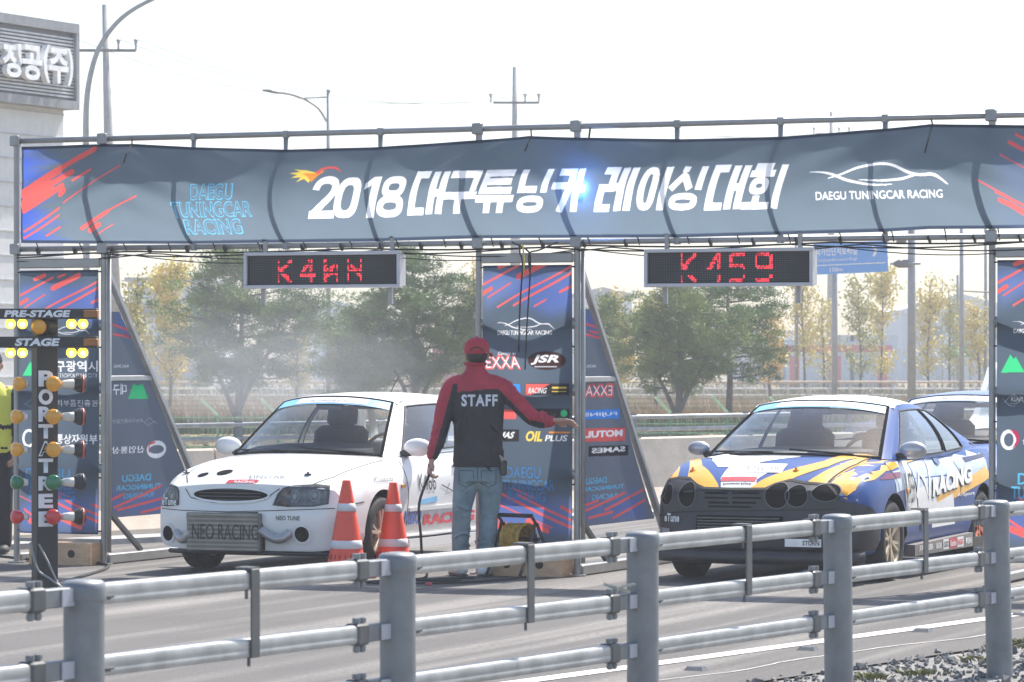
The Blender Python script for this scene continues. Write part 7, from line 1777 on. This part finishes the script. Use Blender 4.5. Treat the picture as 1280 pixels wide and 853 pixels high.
def pine(px, Y, ytop, ybase_w, lab, seed, mat=pinem, dens=1., lean=0., low=.30, fork=True):
    rng = np.random.default_rng(seed); h = zof(ytop, Y); R_ = ybase_w*Y/F/2; o = empty('pine_tree', place(px, Y), 0, lab, 'tree', 'pine trees beyond the barrier')
    m = MB(); tips = []
    stems = [[(0, 0, -.1), (lean*.3+.05, 0, h*.3), (lean*.7, .1, h*.65), (lean, 0, h*.97)]]
    if fork: stems.append([(0, 0, h*.06), (-.22*h*.3, .1, h*.22), (-.18*h, .1, h*.48), (-.16*h, 0, h*.74)]); stems.append([(0, 0, h*.05), (.16*h*.5, -.1, h*.24), (.22*h, -.1, h*.5), (.26*h, 0, h*.68)])
    for si, st in enumerate(stems):
        q_ = spline(st, 6); m.path(q_, list(np.linspace(.105 if si == 0 else .07, .02, len(q_))), 8)
        nb = 26 if si == 0 else 13
        for b in range(nb):
            t = low+(1-low)*(b+.5)/nb; i = t*(len(q_)-1); p = Vector(q_[int(i)]).lerp(Vector(q_[min(len(q_)-1, int(i)+1)]), i-int(i)); a = b*2.4+rng.uniform(-.5, .5)+si
            hh = (p.z/h); wr = R_*(1.0 if hh < .55 else max(.22, (1.12-hh)/.50))*rng.uniform(.55, 1.08)*(1 if si == 0 else .62)*(1 if hh > .36 else .75)
            e = p+Vector((cos(a)*wr, sin(a)*wr*.8, wr*rng.uniform(.08, .38))); mid = p.lerp(e, .5)+Vector((0, 0, -.06*wr)); m.path([p, mid, e], [.028, .018, .008], 5)
            for k in range(int(4+5*wr)): u = rng.uniform(.35, 1.05); tips.append(np.array(p.lerp(e, u))+rng.normal(0, .11+.08*wr, 3)*np.array([1, 1, .55]))
    m.build('trunk', barkm, o, smooth=True, fix=False)
    tips = np.array(tips); 
    # every tip is a tuft of needles
    per = int(72*dens); C = []; D = []
    for t_ in tips:
        r_ = rng.uniform(.12, .24); d = rng.normal(size=(per, 3)); d[:, 2] = np.abs(d[:, 2])*.8+.1*d[:, 2]; d /= np.linalg.norm(d, axis=1, keepdims=True); off_ = rng.normal(0, r_*.55, (per, 3))*np.array([1.2, 1.2, .6]); C.append(t_+off_); D.append(d+off_*1.5)
    blades(np.concatenate(C), np.concatenate(D), .14, .028, rng, 'crown', mat, o)
    return o
pine(295, 88, 312, 218, 'large pine behind the smoke just left of the first LED display', 1, pinem, 1.1, .2)
pine(518, 93, 314, 172, 'tall pine left of the middle tower behind the man', 2, pinem, 1.2, -.05)
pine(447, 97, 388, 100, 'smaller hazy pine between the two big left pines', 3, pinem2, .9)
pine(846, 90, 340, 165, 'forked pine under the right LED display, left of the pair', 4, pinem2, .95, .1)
pine(910, 94, 340, 165, 'round topped pine under the right LED display, right of the pair', 5, pinem, 1.1, 0., .32, False)
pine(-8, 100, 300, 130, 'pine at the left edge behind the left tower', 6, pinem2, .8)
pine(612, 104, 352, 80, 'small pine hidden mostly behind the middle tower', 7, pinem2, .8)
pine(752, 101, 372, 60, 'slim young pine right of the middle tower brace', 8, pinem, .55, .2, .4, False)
yelm = M('yellow_leaves', (.80, .64, .16), .7, rgb2=(.58, .50, .14), scale=1.5); yelg = M('yellow_green_leaves', (.60, .52, .14), .7, rgb2=(.34, .36, .11), scale=1.5)
def young(px, Y, ytop, wpx, lab, seed, mat, n_leaf=1500, leaf=.13):
    rng = np.random.default_rng(seed); h = zof(ytop, Y); R_ = wpx*Y/F/2; o = empty('young_tree', place(px, Y), 0, lab, 'tree', 'young yellow leaved trees along the far fence'); m = MB(); C = []
    q_ = spline([(0, 0, -.1), (rng.uniform(-.1, .1), 0, h*.35), (rng.uniform(-.15, .15), 0, h*.7), (rng.uniform(-.1, .1), 0, h)], 5); m.path(q_, list(np.linspace(.065, .015, len(q_))), 6)
    for b in range(26):
        t = .22+.74*rng.random(); i = t*(len(q_)-1); p = Vector(q_[int(i)]); a = rng.uniform(0, 6.28); wr = R_*rng.uniform(.4, 1.05)*(1-.45*t); e = p+Vector((cos(a)*wr, sin(a)*wr, wr*rng.uniform(.7, 1.5))); e.z = min(e.z, h*1.02); m.path([p, p.lerp(e, .5)+Vector((cos(a), sin(a), 0))*.1, e], [.02, .014, .006], 4)
        for k in range(int(n_leaf*1.5/26)): u = rng.uniform(.2, 1.05); C.append(np.array(p.lerp(e, u))+rng.normal(0, .16, 3))
    m.build('trunk', barkm, o, smooth=True, fix=False); C = np.array(C); n = len(C)
    blades(C, rng.normal(size=(n, 3)), leaf, leaf*.75, rng, 'crown', mat, o)
for a_ in ((212, 112, 338, 90, 'yellow leaved tree left of the big pine', 21, yelm, 2600), (176, 108, 342, 50, 'thin yellow green tree against the left tower', 22, yelg, 900), (770, 110, 372, 70, 'orange yellow tree behind the brace of the middle tower', 23, yelm, 1700), (820, 116, 378, 70, 'yellow green tree half behind the forked pine', 24, yelg, 1700),
           (1007, 150, 340, 60, 'golden young tree just left of the road sign pole', 25, yelm, 1300), (1030, 158, 372, 40, 'thin golden tree behind the road sign pole', 26, yelm, 600), (1075, 148, 352, 70, 'young tree with golden leaves below the blue road sign', 27, yelg, 1300), (1100, 152, 335, 66, 'taller golden tree left of the camera pole', 28, yelm, 1500),
           (1162, 150, 352, 64, 'golden tree right of the camera pole', 29, yelm, 1400), (1188, 158, 360, 46, 'slim golden tree beside the slim grey pole', 30, yelg, 800), (1222, 150, 385, 60, 'golden tree next to the right tower', 31, yelm, 1200), (592, 122, 335, 40, 'yellow tree just left of the middle tower', 32, yelm, 1000), (10, 125, 330, 70, 'yellow green tree at the left edge', 33, yelg, 1300), (965, 125, 395, 50, 'yellowish tree right of the round topped pine', 34, yelm, 900), (372, 128, 420, 40, 'yellowish bush tree behind the large pine', 35, yelg, 900), (1270, 155, 360, 60, 'golden tree behind the right tower banner', 36, yelm, 900)):
    young(*a_)
# dry grass and shrubs: uncountable
rng = np.random.default_rng(9)
def scrub(name, x0, x1, y0, y1, n, hgt, mat, wd, zb=0.):
    C = np.stack([rng.uniform(x0, x1, n), rng.uniform(y0, y1, n), np.full(n, zb)], 1); D = rng.normal(0, .35, (n, 3)); D[:, 2] = 1
    o = blades(C, D, hgt, wd, rng, name, mat, None); tag(o, kind='stuff')
scrub('dry_grass', -22, 26, 88, 112, 26000, .30, M('dry_grass_blade', (.42, .29, .16), .9, rgb2=(.20, .20, .08), scale=.8), .06)
scrub('dry_grass', -30, 34, 112, 150, 26000, .42, M('straw_grass_blade', (.50, .42, .27), .9, rgb2=(.27, .26, .14), scale=.5), .08)
scrub('tall_weeds', -34, 42, 142, 165, 9000, .8, M('weed_stalk', (.36, .31, .21), .9, rgb2=(.18, .19, .11), scale=.4), .07)
scrub('low_shrubs', -22, 24, 86, 90, 5000, .5, M('shrub_leaf', (.14, .16, .07), .9, rgb2=(.07, .09, .04), scale=1), .10, -.1)

# ================================================================== TYRE SMOKE AND AIR
def volume(name, rgb, dens, ani=0.):
    m = bpy.data.materials.new(name); m.use_nodes = True; t = m.node_tree; t.nodes.remove(t.nodes['Principled BSDF']); v = t.nodes.new('ShaderNodeVolumePrincipled'); v.inputs['Color'].default_value = (*rgb, 1); v.inputs['Density'].default_value = dens; v.inputs['Anisotropy'].default_value = ani
    t.links.new(v.outputs[0], t.nodes['Material Output'].inputs['Volume']); return m
def puff(c, r, dens, name='tyre_smoke', seed=0):
    me = bpy.data.meshes.new(name); bm = bmesh.new(); bmesh.ops.create_icosphere(bm, subdivisions=4, radius=1)
    for v in bm.verts:
        d = 1+.28*noise.noise(v.co*1.6+Vector((seed, 0, 0)))+.16*noise.noise(v.co*3.7+Vector((0, seed, 0))); v.co = Vector((v.co.x*r[0]*d, v.co.y*r[1]*d, v.co.z*r[2]*d))
    bm.to_mesh(me); bm.free(); me.materials.append(volume(name, (.93, .95, 1), dens)); me.polygons.foreach_set('use_smooth', [True]*len(me.polygons)); o = bpy.data.objects.new(name, me); o.location = c; link(o); tag(o, kind='stuff')
for i, (px, py, Y, rx, ry, rz, d) in enumerate(((290, 460, 52, 1.7, 1.2, .80, .055), (390, 470, 50, 1.6, 1.0, .60, .065), (320, 400, 58, 1.6, 1.2, .9, .03), (240, 465, 56, 1.1, 1.0, .8, .05), (470, 470, 50, 1.3, 1.0, .6, .022), (420, 420, 60, 1.4, 1.0, .9, .025), (350, 505, 46, 1.4, .8, .4, .06))):
    c = W(px, py, Y); puff(c, (rx, ry, rz), d, seed=i*3.3)
hz_ = MB(); hz_.box((0, 170, 9.1), (240, 380, 23.2)); o = hz_.build('haze', volume('haze_air', (.94, .96, 1.0), .0016)); tag(o, kind='stuff')
